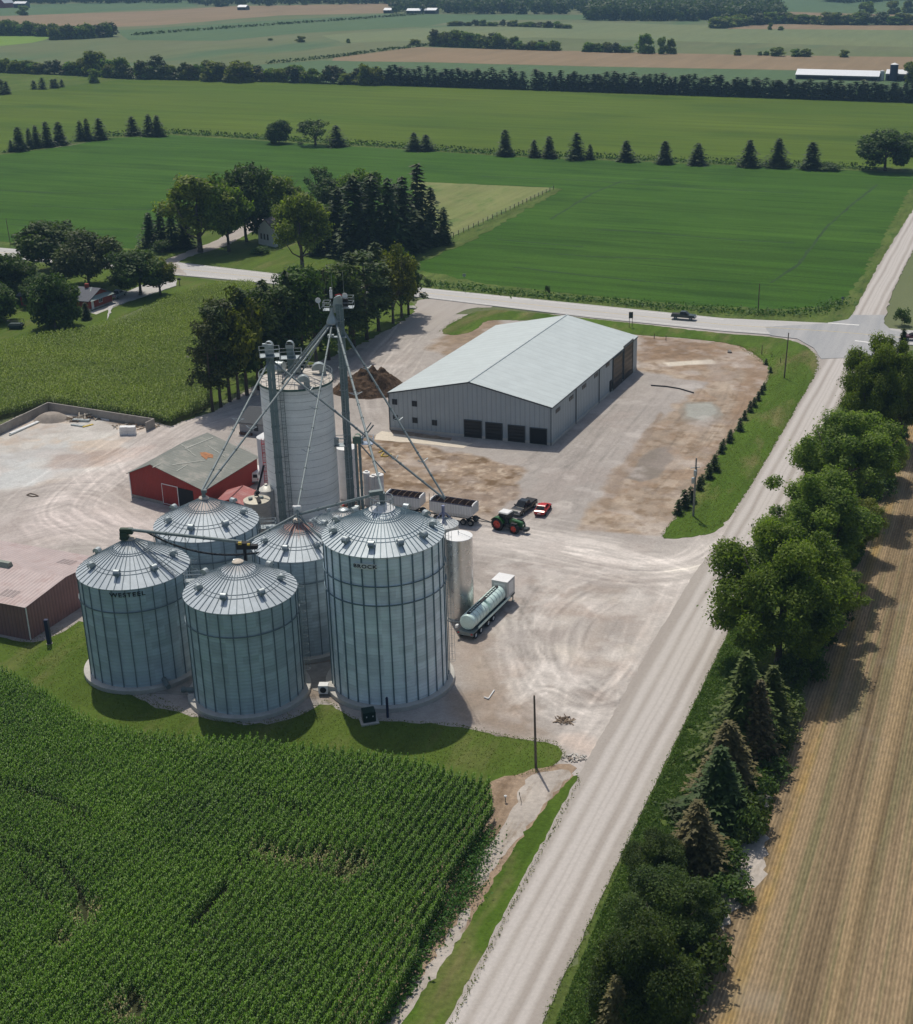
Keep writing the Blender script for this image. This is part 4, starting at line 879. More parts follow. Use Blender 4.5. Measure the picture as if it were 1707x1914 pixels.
# ================================================================ small tanks
def tank(name,label,xl,xr,ytop,ybase,m_wall,m_roof,cat='tank',cone=.25,legs=False,zw=None,bands=0,lid=True,group=None,m_band=None):
    xc=(xl+xr)/2; g=G(xc,ybase); 
    z=hgt(g,ytop); r=(xr-xl)/2*dep((g[0],g[1],z))/F_; uu=cone_u(*g[:2]); C=(g[0]+uu[0]*r,g[1]+uu[1]*r)
    t=thing(name,label,cat,(C[0],C[1],0),group=group)
    MB().lathe([(r,0 if not legs else 1.5),(r,z)],n=40).build('wall',m_wall,t,smooth=True)
    me=t.children[-1].data; uvl=me.uv_layers[0]
    for lp in me.loops:
        c=me.vertices[lp.vertex_index].co; uvl.data[lp.index].uv=(math.atan2(c.y,c.x)*r,c.z)
    MB().lathe([(r+.03,z-.04),(r+.03,z+.03),(.25 if lid else 0,z+r*cone),(0,z+r*cone+.02)],n=40).build('roof',m_roof,t,smooth=True)
    if lid: MB().lathe([(.26,z+r*cone-.02),(.26,z+r*cone+.15),(0,z+r*cone+.2)],n=16).build('lid',m_roof,t,smooth=True)
    if bands:
        m=MB()
        for i in range(1,bands+1): zz=z*i/(bands+1); m.lathe([(r+.005,zz-.04),(r+.03,zz),(r+.005,zz+.04)],n=40)
        m.build('bands',m_band or M_galvd,t)
    return t,C,r,z
def shinymat():
    m,nt,b=new_mat('bright_steel'); b.inputs['Metallic'].default_value=.92; b.inputs['Roughness'].default_value=.3
    tc=N(nt,'ShaderNodeTexCoord').outputs['Object']; s=N(nt,'ShaderNodeSeparateXYZ'); nt.links.new(tc,s.inputs[0])
    c=mix(nt,mapr(nt,noise(nt,tc,.6,4,.7),.3,.7),c4((.50,.50,.50)),c4((.60,.60,.595)))
    f=mapr(nt,math_(nt,'ABSOLUTE',math_(nt,'SUBTRACT',math_(nt,'FRACT',math_(nt,'DIVIDE',s.outputs[2],1.1)),.5)),0,.015,.3,0); c=mix(nt,f,c,c4((.2,.2,.2)))
    nt.links.new(c,b.inputs['Base Color']); nt.links.new(mapr(nt,noise(nt,tc,1.3,4),.3,.7,.22,.42),b.inputs['Roughness']); return m
st_,stC,stR,stz=tank('steel_tank','shiny cylindrical stainless tank with a flat white lid, right of the BROCK bin',835,888,1012,1163,shinymat(),mat('white_lid',(.74,.74,.73),.5,var=.04),cone=.14,lid=False)
MB().lathe([(0,0),(stR+.35,0),(stR+.35,.18),(stR,.2)],n=40).build('base_slab',M_conc,st_)
m=MB(); m.tube((0,0,stz+.3),(0,0,stz+.75),.05,6); m.tube((.1,0,stz+.5),(stR-.1,-.8,stz+.1),.02,4); m.build('lid_fitting',M_galvd,st_)
M_corw=ribbed('hopper_wall_steel',(.46,.475,.48),'V',3,.3,.45,.45,dark=.05)
gt,gc,gr,gz=tank('hopper_bin','small pale steel hopper bin behind the shiny tank, fed by two spouts',806,862,990,1120,M_corw,roofmat('hopper_roof',(.52,.54,.54),(1.,.2,(.4,.4,.4))),'hopper bin',cone=.45)
GA2=(gc[0],gc[1],gz+gr*.45)
m=MB()
for i in range(18):
    a=2*math.pi*i/18; m.tube((.25*math.cos(a),.25*math.sin(a),gz+gr*.45+.02),(gr*math.cos(a),gr*math.sin(a),gz+.04),.03,4)
m.build('roof_ribs',M_seam,gt)
m=MB(); m.tube((0,0,gz+gr*.45),(0,0,gz+gr*.45+1.8),.22,8)
for q in range(3): an=q*2.1+.5; m.tube((.0,0,gz+gr*.45+1.0),(gr*.6*math.cos(an),gr*.6*math.sin(an),gz+gr*.25),.09,6)
m.build('inlet_tripod',mat('blue_grey_steel',(.2,.22,.34),.5,.3),gt)
M_tang=ribbed('weathered_tank_wall',(.30,.29,.27),'V',3,.3,.6,.3,dark=.06)
t_,c_,r_,z_=tank('hopper_tank','weathered grey-brown tank with a beige roof and two hatches, left of the silo',465,514,943,1042,M_tang,mat('beige_tank_roof',(.47,.44,.36),.6,.2,var=.15,scale=2),'hopper tank',cone=.18)
for q in ((-.8,-.4),(.7,.1)): MB().lathe([(.32,z_+.1),(.32,z_+.5),(0,z_+.58)],(q[0],q[1],0),14).build('hatch',M_galvd,t_,smooth=True)
m=MB(); m.box((.2,-.1,z_+.35),(.55,2*r_,.12),.35); m.tube((-.1,.7,z_+.5),(1.0,2.2,z_+4.6),.16,8); m.tube((-.2,.6,z_+.7),(.2,.9,z_+1.0),.35,8); m.build('feed_auger',M_black,t_)
t_,c_,r_,z_=tank('hopper_tank','light round tank with a pale cone roof, tight against the left of the silo',489,519,920,985,M_corw,mat('pale_cone_roof',(.56,.55,.50),.5,.2,var=.12,scale=2),'hopper tank',cone=.6)
M_wtank=ribbed('white_tank_wall',(.66,.64,.65),'V',1.5,.1,.5,.0,dark=.04)
t_,c_,r_,z_=tank('feed_tank','tall white tank with a red caged ladder, between the red barn and the silo',489,523,822,925,M_wtank,M_white,'feed tank',cone=.55)
m=MB(); zz=1.
f_=cone_u(*c_); fx,fy=-f_[0],-f_[1]
def wl(zz,s,o=.12): return (fx*(r_+o)-fy*s,fy*(r_+o)+fx*s,zz)
for s in (-.75,-.25): m.tube(wl(.5,s),wl(z_+.3,s),.05,4)
zz=.8
while zz<z_: m.tube(wl(zz,-.75),wl(zz,-.25),.035,4); zz+=.45
m.build('ladder',M_red,t_)
for k in range(6):
    zz=1.2+k*(z_-1.6)/5.; m=MB(); m.path([wl(zz,-.75),wl(zz,-.75,.75),wl(zz,.0,.75),wl(zz,.0)],.06,4); m.build('ladder_hoop',M_red,t_)
tank('white_tank','large white tank seen between the silo and the tall elevator tower',634,673,842,935,M_wtank,M_white,'white tank',cone=.3)
for i,(a,b_,yt,yb_) in enumerate(((682,695,885,945),(694,707,892,948),(703,720,890,950))):
    tank('storage_tank',('left of three slim white upright tanks beside the low elevator','middle of three slim white upright tanks, the narrow one','right and widest of three slim white upright tanks')[i],a,b_,yt,yb_,M_wtank,M_white,'storage tank',cone=.25,group='slim white tanks')
# ================================================================ BUILDINGS
def V2(g): return Vector((g[0],g[1],0))
def wallpt(A,B,px,py):
    """where the sight line through a photo point meets the vertical wall A-B -> (metres along, height)"""
    dx=(px-CX)/F_; q=-(py-CY)/F_; d=(dx,q*_u[1]+_f[1],q*_u[2]+_f[2])
    e=(B-A).normalized(); # (d*t)xy = A + e*s
    det=d[0]*(-e.y)+e.x*d[1]; t=(A.x*(-e.y)+e.x*A.y)/det; s=(d[0]*t-A.x)*e.x+(d[1]*t-A.y)*e.y
    return s,H+d[2]*t
def on(A,B,s,z,out=0):
    e=(B-A).normalized(); n=Vector((e.y,-e.x,0)); p=A+e*s+n*out; return Vector((p.x,p.y,z))
def wallbox(mb,A,B,s0,s1,z0,z1,o0,o1):
    mb.hexa([on(A,B,s0,z0,o0),on(A,B,s1,z0,o0),on(A,B,s1,z0,o1),on(A,B,s0,z0,o1)],[on(A,B,s0,z1,o0),on(A,B,s1,z1,o0),on(A,B,s1,z1,o1),on(A,B,s0,z1,o1)])
def part(t,name,m,fn,**k):
    mb=MB(); fn(mb); return mb.build(name,m,t,world=True,**k)
def gable(t,A,B,D,he,hr,rt,m_wall,m_roof,ov=.3,th=.14,m_trim=None,hip=0,fnd=None):
    """A-B is the gable end (ridge foot at fraction rt), D lies behind A; ridge runs A->D"""
    C=B+(D-A); M0=A.lerp(B,rt); M1=M0+(D-A); L=(D-A).normalized(); W=(B-A).normalized()
    w=MB(); z=lambda p,h:Vector((p.x,p.y,h))
    w.add([z(A,0),z(B,0),z(B,he),z(M0,hr),z(A,he),z(D,0),z(C,0),z(C,he),z(M1,hr),z(D,he)],
          [(0,1,2,3,4),(9,8,7,6,5),(1,6,7,2),(5,0,4,9)])
    w.build('wall',m_wall,t,world=True)
    for side,name in ((0,'roof'),(1,'roof')):
        P0=A if side==0 else B; s=-1 if side==0 else 1
        run=(M0-P0).length; sl=(hr-he)/run; e0=P0+W*ov*s-L*ov; e1=P0+W*ov*s+(D-A)+L*ov; r0=M0-L*ov;r1=M1+L*ov
        ze=he-sl*ov+.03; zr=hr+.03
        mb=MB(); mb.hexa([z(e0,ze),z(e1,ze),z(r1,zr),z(r0,zr)],[z(e0,ze+th),z(e1,ze+th),z(r1,zr+th),z(r0,zr+th)])
        mb.build(name,m_roof,t,world=True)
        if m_trim:
            mb=MB(); zz=th+.012
            mb.hexa([z(e0-L*.04,ze-.1),z(e0+L*.06,ze-.1),z(r0+L*.06,zr-.1),z(r0-L*.04,zr-.1)],[z(e0-L*.04,ze+zz),z(e0+L*.06,ze+zz),z(r0+L*.06,zr+zz),z(r0-L*.04,zr+zz)])
            mb.hexa([z(e0-W*s*.03,ze-.12),z(e1-W*s*.03,ze-.12),z(e1+W*s*.05,ze-.12),z(e0+W*s*.05,ze-.12)],[z(e0-W*s*.03,ze+.03),z(e1-W*s*.03,ze+.03),z(e1+W*s*.05,ze+.03),z(e0+W*s*.05,ze+.03)])
            mb.build('roof_trim',m_trim,t,world=True)
    return C,M0,M1
M_glass=mat('dark_glass',(.02,.024,.03),.3,spec=.25,var=.2)
M_dkgrey=mat('charcoal_trim',(.045,.055,.06),.5)
M_dkdoor=mat('dark_opening',(.012,.012,.013),.8,var=.1)
# --- the big grey warehouse
A=V2(G(729,803));B=V2(G(1031,833));C_=V2(G(1190,690)); D=A+(C_-B); he=7.15
s_,hr=wallpt(A,B,877,715); rt=s_/(B-A).length
wh=thing('warehouse','large grey steel warehouse with a pale green roof and dark overhead doors','warehouse',A.lerp(C_,.5))
M_side=ribbed('grey_siding',(.34,.39,.42),'H',1.1,.5,.5,.05,.05,dark=.2)
M_wroof=ribbed('pale_green_roofing',(.49,.54,.535),'H',.45,.4,.5,.05,.06,dark=.07)
C_,M0,M1=gable(wh,A,B,D,he,hr,rt,M_side,M_wroof,ov=.15,th=.12,m_trim=M_dkgrey)
part(wh,'ridge_cap',M_wroof,lambda m:m.tube((M0.x,M0.y,hr+.14),(M1.x,M1.y,hr+.14),.16,8))
part(wh,'foundation',M_conc,lambda m:(wallbox(m,A,B,-.05,(B-A).length+.05,0,.55,0,.1),wallbox(m,B,C_,0,(C_-B).length,0,.5,0,.1)))
def door(px0,px1,py0,A,B,mm,nm='overhead_door',frame=M_dkgrey,zb=.1,slats=True):
    s0,z1=wallpt(A,B,px0,py0);
    pb=on(A,B,s0,0); 
    s1=s0
    for _ in range(40):
        q=on(A,B,s1,z1); 
        if proj(q)[0]<px1: s1+=.15
        else: break
    f=part(wh,nm,mm,lambda m:wallbox(m,A,B,s0,s1,zb,z1,.02,.14))
    def fr(m):
        wallbox(m,A,B,s0-.15,s0-.002,zb,z1+.15,.0,.2);wallbox(m,A,B,s1+.002,s1+.15,zb,z1+.15,.0,.2);wallbox(m,A,B,s0,s1,z1+.002,z1+.15,.0,.2)
    ob=part(wh,'door_frame',frame,fr)
    return s0,s1,z1
M_dslat=ribbed('dark_door_panels',(.02,.019,.019),'V',1.6,.7,.4,.0,.1,dark=.4)
for a,b_,c_ in ((869,898,785),(909,938,790),(951,980,795)): door(a,b_,c_,A,B,M_dslat)
door(992,1021,800,A,B,M_dkdoor,'open_doorway')
M_dbig=ribbed('brown_door_panels',(.02,.016,.014),'V',.9,.7,.4,.0,.15,dark=.4)
Ls=(C_-B).length
for a,b_,c_ in ((1146,1163,672),(1166,1184,648)):
    door(a,b_,c_,B,C_,M_dbig)
s0,z1=wallpt(B,C_,1139.5,712); part(wh,'side_door',M_dkdoor,lambda m:wallbox(m,B,C_,s0,s0+1.3,.2,2.6,.02,.12))
def window(t,A,B,px,py,w,h,mf=M_white,name='window'):
    s,z=wallpt(A,B,px,py)
    f=part(t,name,mf,lambda m:wallbox(m,A,B,s-w/2-.09,s+w/2+.09,z-h/2-.09,z+h/2+.09,.0,.06))
    mb=MB(); wallbox(mb,A,B,s-w/2,s+w/2,z-h/2,z+h/2,.062,.075); p=mb.build('pane',M_glass,t,world=True); p.parent=f; p.matrix_parent_inverse=Matrix.Identity(4)
    mb=MB(); wallbox(mb,A,B,s-.035,s+.035,z-h/2,z+h/2,.077,.1); p=mb.build('mullion',mf,t,world=True); p.parent=f
for x,y in ((738,751),(775,754.5),(739.5,781),(776,785.5),(812.5,790)): window(wh,A,B,x,y,.85,.9,M_dkgrey)
for x,y in ((1043,766),(1068,743.5),(1092,722),(1114.5,701),(1136,681.5)): window(wh,B,C_,x,y,2.1,.55,M_dkgrey)
for x in (1076,1119,1144.5,1164.7):
    s,_=wallpt(B,C_,x,730); part(wh,'downspout',M_dkgrey,lambda m:wallbox(m,B,C_,s-.09,s+.09,.1,he-.1,.102,.2))
for s in (.0,): 
    part(wh,'corner_trim',M_dkgrey,lambda m:(wallbox(m,A,B,(B-A).length-.14,(B-A).length+.02,.05,he-.05,.102,.13)))
    part(wh,'corner_trim',M_dkgrey,lambda m:(wallbox(m,A,B,0,.14,.05,he-.05,.102,.13)))
# --- red barn with grey roof
A=V2(G(247,929)); he=hgt(A,884); B=V2(G(381,916,he)); s_,hr=wallpt(A,B,283,868); Cc=V2(G(480,855,he)); D=A+(Cc-B)
rb=thing('red_barn','dark red barn with a rusty grey-green roof and a white-framed door','barn',A.lerp(Cc,.5))
M_redw=ribbed('red_siding',(.26,.026,.020),'H',3.,.4,.6,.0,.12,dark=.1)
M_rroof=ribbed('grey_green_roofing',(.175,.185,.165),'H',1.3,.35,.6,.15,.14,stain=((.30,.28,.25),.6,.35,.5),dark=.1)
nt=M_rroof.node_tree
Cc,M0,M1=gable(rb,A,B,D,he,hr,s_/(B-A).length,M_redw,M_rroof,ov=.35,th=.1,m_trim=None)
m_=mat('orange_rust',(.36,.16,.07),.8,var=.35,scale=2)
def roofpatch(t,A,B,M0,he,hr,D,pts,m,name='rust_patch',lift=.16):
    # points given in photo pixels on the B-side slope
    n=((B-M0).normalized()*((B-M0).length)+Vector((0,0,he-hr))).cross(D-A).normalized(); 
    if n.z<0: n=-n
    p0=Vector((M0.x,M0.y,hr)); vs=[]
    for x,y in pts:
        dx=(x-CX)/F_; q=-(y-CY)/F_; d=Vector((dx,q*_u[1]+_f[1],q*_u[2]+_f[2])); o=Vector((0,0,H))
        k=(p0+n*lift-o).dot(n)/d.dot(n); vs.append(o+d*k)
    mb=MB(); N_=len(vs); mb.add(vs+[v+n*.02 for v in vs],[tuple(range(N_)),tuple(range(2*N_-1,N_-1,-1))]+[(i,(i+1)%N_,N_+(i+1)%N_,N_+i) for i in range(N_)]); return mb.build(name,m,t,world=True)
roofpatch(rb,A,B,M0,he,hr,D,[(374,846),(384,845),(399,850),(398,856),(389,855),(386,859),(377,853)],m_)
M_paler=mat('pale_roof_streak',(.36,.37,.33),.7)
for (a,b_,c_,d_) in (((345,838),(398,817),(399,818),(346,839.5)),((322,868),(384,860),(384,861),(323,869.3)),((300,866),(285,873),(286,874),(301,867)),((390,833),(421,853),(420,853.8),(389,833.8)),((340,830),(366,852),(365,852.8),(339,830.8)),((440,826),(470,845),(469,845.8),(439,826.8)),((330,880),(350,868),(351,868.8),(331,881))):
    roofpatch(rb,A,B,M0,he,hr,D,[a,b_,c_,d_],M_paler,'roof_seam')
s0,zt0=wallpt(A,B,302,903); s1,_=wallpt(A,B,332,908); s2,_=wallpt(A,B,360,912)
part(rb,'sliding_door',M_white,lambda m:wallbox(m,A,B,s0,s1,.25,zt0,.02,.08))
part(rb,'door_panel',M_redw,lambda m:wallbox(m,A,B,s0+.12,s1-.12,.37,zt0-.12,.08,.1))
part(rb,'open_doorway',M_dkdoor,lambda m:wallbox(m,A,B,s1+.05,s2,.05,zt0-.1,.01,.05))
part(rb,'foundation',M_concd,lambda m:wallbox(m,A,B,0,s0-.1,0,.55,.01,.06))
part(rb,'corner_trim',M_white,lambda m:wallbox(m,A,B,-.02,.12,0,he,.03,.1))
# --- pink low roof beside it
he2=2.6
A=V2(G(402,941,he2));B=V2(G(459,945,he2));D=V2(G(427,917,he2)); 
lo=thing('low_shed','low shed with a faded pink-red metal roof behind the round bins','shed',A.lerp(B,.5))
M_pink=ribbed('faded_red_roofing',(.34,.125,.115),'H',1.5,.3,.6,.1,.1,stain=((.42,.25,.24),.6,.4,.5),dark=.06)
gable(lo,A,B,D,he2,he2+.9,.5,M_redw,M_pink,ov=.3,th=.08)
part(lo,'ridge_cap',mat('dark_red_ridge',(.12,.03,.03),.6),lambda m:m.tube((A.lerp(B,.5).x,A.lerp(B,.5).y,he2+1.0),((A.lerp(B,.5)+D-A).x,(A.lerp(B,.5)+D-A).y,he2+1.0),.1,6))
# --- pinkish barn lower left
A=V2(G(57,1197));B_=V2(G(160,1130)); he=hgt(A,1136); s_,hr=wallpt(A,B_,122,1079); W=(B_-A).normalized(); B=A+W*(2*s_)
e=(V2(G(0,1125,he))-V2(G(46,1135,he))).normalized(); e=(e-W*e.dot(W)).normalized(); D=A+e*42
pb=thing('metal_barn','long barn with faded pink sheet roof and brown-red ribbed walls','barn',A.lerp(B,.5))
M_pwall=ribbed('brown_red_siding',(.25,.135,.125),'H',1.7,.7,.6,.0,.12,dark=.3)
M_proof=ribbed('faded_pink_roofing',(.43,.35,.335),'H',1.7,.6,.55,.05,.1,stain=((.36,.26,.24),.7,.3,.5),dark=.16)
_,M0,M1=gable(pb,A,B,D,he,hr,.5,M_pwall,M_proof,ov=.12,th=.06)
part(pb,'corner_trim',M_white,lambda m:wallbox(m,A,B,-.04,.1,.1,he,.02,.1))
c0=M0+e*5.5;c1=M0+e*9.5
c0=M0+e*9; c1=M0+e*13.2
part(pb,'ridge_vent',mat('green_grey_vent',(.24,.27,.23),.7),lambda m:m.sideprism([(0,0)]*0 or [(0,0),(1,0),(1,1)],0,1) if False else m.hexa([Vector((c.x,c.y,hr-.05))+W*k for c,k in ((c0,-.55),(c1,-.55),(c1,.55),(c0,.55))],[Vector((c.x,c.y,hr+.75))+W*k for c,k in ((c0,-.3),(c1,-.3),(c1,.3),(c0,.3))]))
M_sky=mat('roof_skylight',(.27,.22,.21),.6,var=.15)
for q,dn in ((3.2,.62),(12,.55),(2.5,-.5)):
    base=M0+e*q; 
    for j in range(4):
        b0=base+e*(.62*j); f0,f1=(abs(dn)-.0,abs(dn)+.2); sgn=-1 if dn>0 else 1
        run=s_; 
        def pz(f): return hr-(hr-he)*f+.105
        v=[(b0+W*sgn*run*f0,pz(f0)),(b0+e*.4+W*sgn*run*f0,pz(f0)),(b0+e*.4+W*sgn*run*f1,pz(f1)),(b0+W*sgn*run*f1,pz(f1))]
        part(pb,'skylight_panel',M_sky,lambda m:m.hexa([Vector((p.x,p.y,z)) for p,z in v],[Vector((p.x,p.y,z+.02)) for p,z in v]))
post=thing('steel_post','dark blue square bollard in the grass by the pinkish barn','post',G(93,1203))
MB().box((0,0,1.75),(.5,.5,3.5)).build('column',M_blue,post); MB().lathe([(.42,0),(.42,.06),(0,.06)],n=12).build('footing',M_concd,post)
# --- small grey shed behind red barn
A=V2(G(449,811));B=V2(G(512,818)); dd=Vector((DR[0],DR[1],0)); n=(B-A).normalized()
sh=thing('grey_shed','low grey shed with a dark roof, behind the red barn','shed',A.lerp(B,.5))
A2=B; B2=B+dd*9; D2=A
gable(sh,B+n*0,B+dd*9,A,2.4,3.9,.5,mat('grey_wall',(.30,.31,.32),.7,var=.06),mat('dark_shingles',(.075,.08,.085),.9,var=.15,scale=4),ov=.4,th=.12)
part(sh,'window',M_glass,lambda m:wallbox(m,A,B,3.0,3.9,.9,2.0,.0,.05)); part(sh,'foundation',mat('brown_base',(.12,.07,.05),.8),lambda m:wallbox(m,A,B,.1,2.6,0,.5,.0,.5))
# --- brick house
A=V2(G(167,582));B=V2(G(211,566));D=V2(G(40,571)); he=2.7
bh=thing('brick_house','long red brick bungalow with a dark shingle roof among round trees','house',A.lerp(D,.5))
M_brick=mat('red_brick',(.28,.055,.04),.85,var=.2,scale=3); M_shing=mat('grey_shingles',(.13,.135,.15),.9,var=.18,scale=3)
gable(bh,A,B,D,he,4.7,.5,M_brick,M_shing,ov=.6,th=.15)
M_lsh=mat('sunlit_hip_end',(.30,.36,.34),.8)  # hip end of the roof, its sunlit lightness put into the colour
L=(D-A).normalized(); Mm=A.lerp(B,.5)
part(bh,'hip_end',M_lsh,lambda m:m.add([Vector((p.x,p.y,z)) for p,z in ((A-L*1.1,he-.15),(B-L*1.1,he-.15),(B+L*.1,he+.02),(A+L*.1,he+.02),(Mm+L*2.2,4.98),(Mm+L*2.2,4.6))],[(0,1,4),(1,2,4),(3,0,4),(0,3,2,1),(2,3,5,4)]))
window(bh,A,B,188,560,1.2,1.1)
s,_=wallpt(A,B,174,575); part(bh,'door',M_white,lambda m:wallbox(m,A,B,s-.45,s+.45,.15,2.2,.0,.06))
part(bh,'base',M_concd,lambda m:wallbox(m,A,B,0,(B-A).length,0,.5,.0,.03))
ch=Mm+L*3.4; part(bh,'chimney',M_brick,lambda m:m.box((ch.x,ch.y,5.1),(.9,.9,1.2)))
for f in (.75,.9): 
    p=D.lerp(A,f); 
part(bh,'window',M_glass,lambda m:wallbox(m,D,A,3,5,1,2.1,0,.04))
pt=sheet('patio',[(166,584),(211,567),(224,570),(180,588)],.09,M_conc,0)
# --- white farmhouse
A=V2(G(484,457));B=V2(G(508,462)); n=(B-A).normalized(); W=Vector((DR[0],DR[1],0)); 
fh=thing('farmhouse','white two-storey farmhouse with a dark roof, half hidden by trees','house',A.lerp(B,.5))
B=A+n*8; M_wsid=ribbed('white_siding',(.62,.63,.64),'V',5,.2,.6,.0,.04,dark=.04)
gable(fh,A,B,A+W*11,5.2,8.0,.5,M_wsid,mat('brown_shingles',(.085,.075,.075),.9,var=.2,scale=3),ov=.5,th=.15)
for i in range(3): 
    sx=1.2+i*1.5; part(fh,'window',M_glass,lambda m:wallbox(m,A,B,sx,sx+.75,1.9,3.6,.0,.05))
A=V2(G(592,378));B=V2(G(622,380)); gh=thing('outbuilding','small outbuilding with a pale green roof behind the farmyard trees','shed',A.lerp(B,.5))
gable(gh,B,B+W*7,A,3.4,5.0,.5,mat('tan_wall',(.3,.27,.22),.8),mat('pale_green_roof',(.38,.44,.41),.7),ov=.4,th=.12)
# --- far farms
def farbarn(label,x0,x1,yb,h,w,mr,mw,he=None,slope=0,rh=2.6,cat='barn'):
    A=V2(G(x0,yb));B=V2(G(x1,yb+slope)); W=Vector((DR[0],DR[1],0)); t=thing('farm_barn',label,cat,A.lerp(B,.5))
    gable(t,B,B+W*w,A,h,h+rh,.5,mw,mr,ov=.3,th=.15); part(t,'wall_opening',M_dkdoor,lambda m:wallbox(m,A,B,1,(B-A).length-1,.5,h*.7,.0,.1)); return t
M_fw=mat('far_white_roof',(.74,.76,.78),.5,var=.03); M_fwall=mat('far_grey_wall',(.12,.13,.14),.8); M_fwhite=mat('far_white_wall',(.55,.56,.57),.8)
farbarn('very long white-roofed barn behind the conifer windbreak',1487,1642,148,3,14,M_fw,M_fwall,slope=4,rh=3)
farbarn('short white-roofed barn beside the dark blue silo',1655,1695,151,4.5,12,M_fw,M_fwall,slope=1,rh=2.2)
M_navy=mat('navy_silo',(.02,.03,.07),.4,var=.1)
fs,_,_,_=tank('tower_silo','dark blue tower silo with a white cap beside the far white barns',1662,1677,121,152,M_navy,M_white,'silo',cone=.4)
fs2,_,_,_=tank('feed_silo','small grey silo at the end of the very long white barn',1644,1652,133,151,M_fwhite,M_fwhite,'silo',cone=.4)
for i,(a,b_,y,h) in enumerate(((760,786,26,4),(793,815,26,4.5),(717,731,25,4),(444,460,19,4),(26,48,15,6))):
    farbarn(('left of two small white-roofed barns before the far wood','right of two small white-roofed barns before the far wood','smallest far barn with a red wall left of the white-roofed pair','tiny pale barn by the long far hedge','white barn on the horizon field at the far left')[i],a,b_,y,h,10,M_fw,M_fwall,rh=2.5)
rf=thing('farm_barn','tall dark red barn with a pale gable at the very top left corner','barn',G(4,14))
A=V2(G(-4,15));B=V2(G(9,15)); gable(rf,A,B,A+Vector((DR[0],DR[1],0))*20,7,14,.5,mat('far_red_wall',(.22,.03,.03),.8),M_fw,ov=.5)
# ================================================================ BUNKER WALL, PILES, DEBRIS
M_bw=mat('bunker_concrete',(.30,.275,.245),.9,var=.2,scale=.5,bmp=.2)
bw=thing('bunker_wall','low concrete wall round two sides of the storage pad','wall',G(95,768))
pl=[V2(G(-60,842)),V2(G(92,768)),V2(G(289,799)),V2(G(275,806))]
for a,b_ in zip(pl,pl[1:]): part(bw,'wall_panel',M_bw,lambda m:wallbox(m,a,b_,.0 if a is pl[0] else .13,(b_-a).length+.12,0,1.75,-.12,.12))
def pile(name,label,px,rx,ry,h,m,cat,rough=.25,n=34,rz=0,seed=1,lumps=0):
    g=G(*px); t=thing(name,label,cat,g,rz); mb=MB(); rr=random.Random(seed); k=n
    X=np.linspace(-1.15,1.15,k); xx,yy=np.meshgrid(X,X); r=np.hypot(xx,yy)
    hh=np.clip(1.15*(1-r**2.0),0,1)*h; hh+= (fbm(xx*3+seed*5,yy*3,.8,4,seed)-.45)*rough*h*2*np.clip(1.1-r,0,1)
    hh=np.where(r>1.02+.1*(fbm(xx*2,yy*2,.7,2,seed)-.5),-.05,hh); hh=np.maximum(hh,-.05)
    vs=[(xx[i,j]*rx,yy[i,j]*ry,hh[i,j]) for i in range(k) for j in range(k)]
    fs=[(i*k+j,i*k+j+1,(i+1)*k+j+1,(i+1)*k+j) for i in range(k-1) for j in range(k-1) if max(hh[i,j],hh[i+1,j],hh[i,j+1],hh[i+1,j+1])>0]
    mb.add(vs,fs); o=mb.build('heap',m,t,smooth='all')
    for i in range(lumps):
        a=rr.uniform(0,6.28);q=rr.uniform(.1,1.05)**.7; s=rr.uniform(.15,.45)*h*.35
        pass
    return t
M_dirt=fieldmat('brown_manure',[(.07,.045,.028),(.115,.075,.048),(.045,.03,.02)],big=.6,fine=.5,bmp=1.,streak=2,stretch=1)
pile('soil_pile','large dark brown heap of soil beside the warehouse','x' and (693,728),7.8,6.4,3.1,M_dirt,'soil pile',1.0,56,seed=3)
pile('gravel_pile','grey-brown gravel heap in the corner of the bunker wall',(97,784),3.4,2.6,1.3,mat('gravel_heap',(.30,.26,.22),.95,var=.15,scale=1.5,bmp=.6),'gravel pile',.06,seed=2)
def stickpile(name,label,px,n,L,r,rad,h,cols,cat,seed,flat=False):
    g=G(*px); rr=random.Random(seed); one=MB()
    for i in range(n):
        a=rr.uniform(0,6.28); q=rr.uniform(0,1)**.6*rad; x,y=q*math.cos(a),q*math.sin(a)*.6; z=.1+h*(1-q/rad)*rr.random(); an=rr.uniform(0,6.28); l=L*rr.uniform(.4,1); dz=rr.uniform(-.15,.15)*l
        mb=one.mat(i%len(cols))
        if flat: mb.box((x,y,z),(l,l*rr.uniform(.1,.5),.06),an)
        else: mb.tube((x-math.cos(an)*l/2,y-math.sin(an)*l/2,max(.08,z-dz)),(x+math.cos(an)*l/2,y+math.sin(an)*l/2,max(.08,z+dz)),r*rr.uniform(.5,1.2),5)
    o=one.build(name,list(cols)); o.location=g; return tag(o,label,cat)
M_wood=mat('weathered_wood',(.36,.28,.2),.9,var=.2,scale=3); M_woodd=mat('dark_wood',(.16,.115,.08),.9,var=.2,scale=3)
stickpile('wood_pile','loose pile of broken pale and brown timber by the bunker wall',(160,782),70,2.2,.09,4.2,.9,[M_wood,M_woodd,mat('pale_board',(.5,.45,.37),.9)],'debris pile',5)
stickpile('rubble_pile','flat heap of brown rubble at the right end of the bunker wall',(255,796),90,.8,.16,4.5,.5,[M_soil,M_woodd,M_concd],'rubble pile',8,True)
stickpile('scrap_heap','small scrap heap at the foot of the silo, behind the bins',(652,950),40,1.6,.1,1.8,1.2,[M_wood,M_red,M_yel,M_woodd],'debris pile',9)
stickpile('brush_pile','small heap of dark timber lying in the yard near the gravel road',(1055,1348),26,1.6,.07,1.1,.3,[M_woodd,M_wood],'debris pile',4)
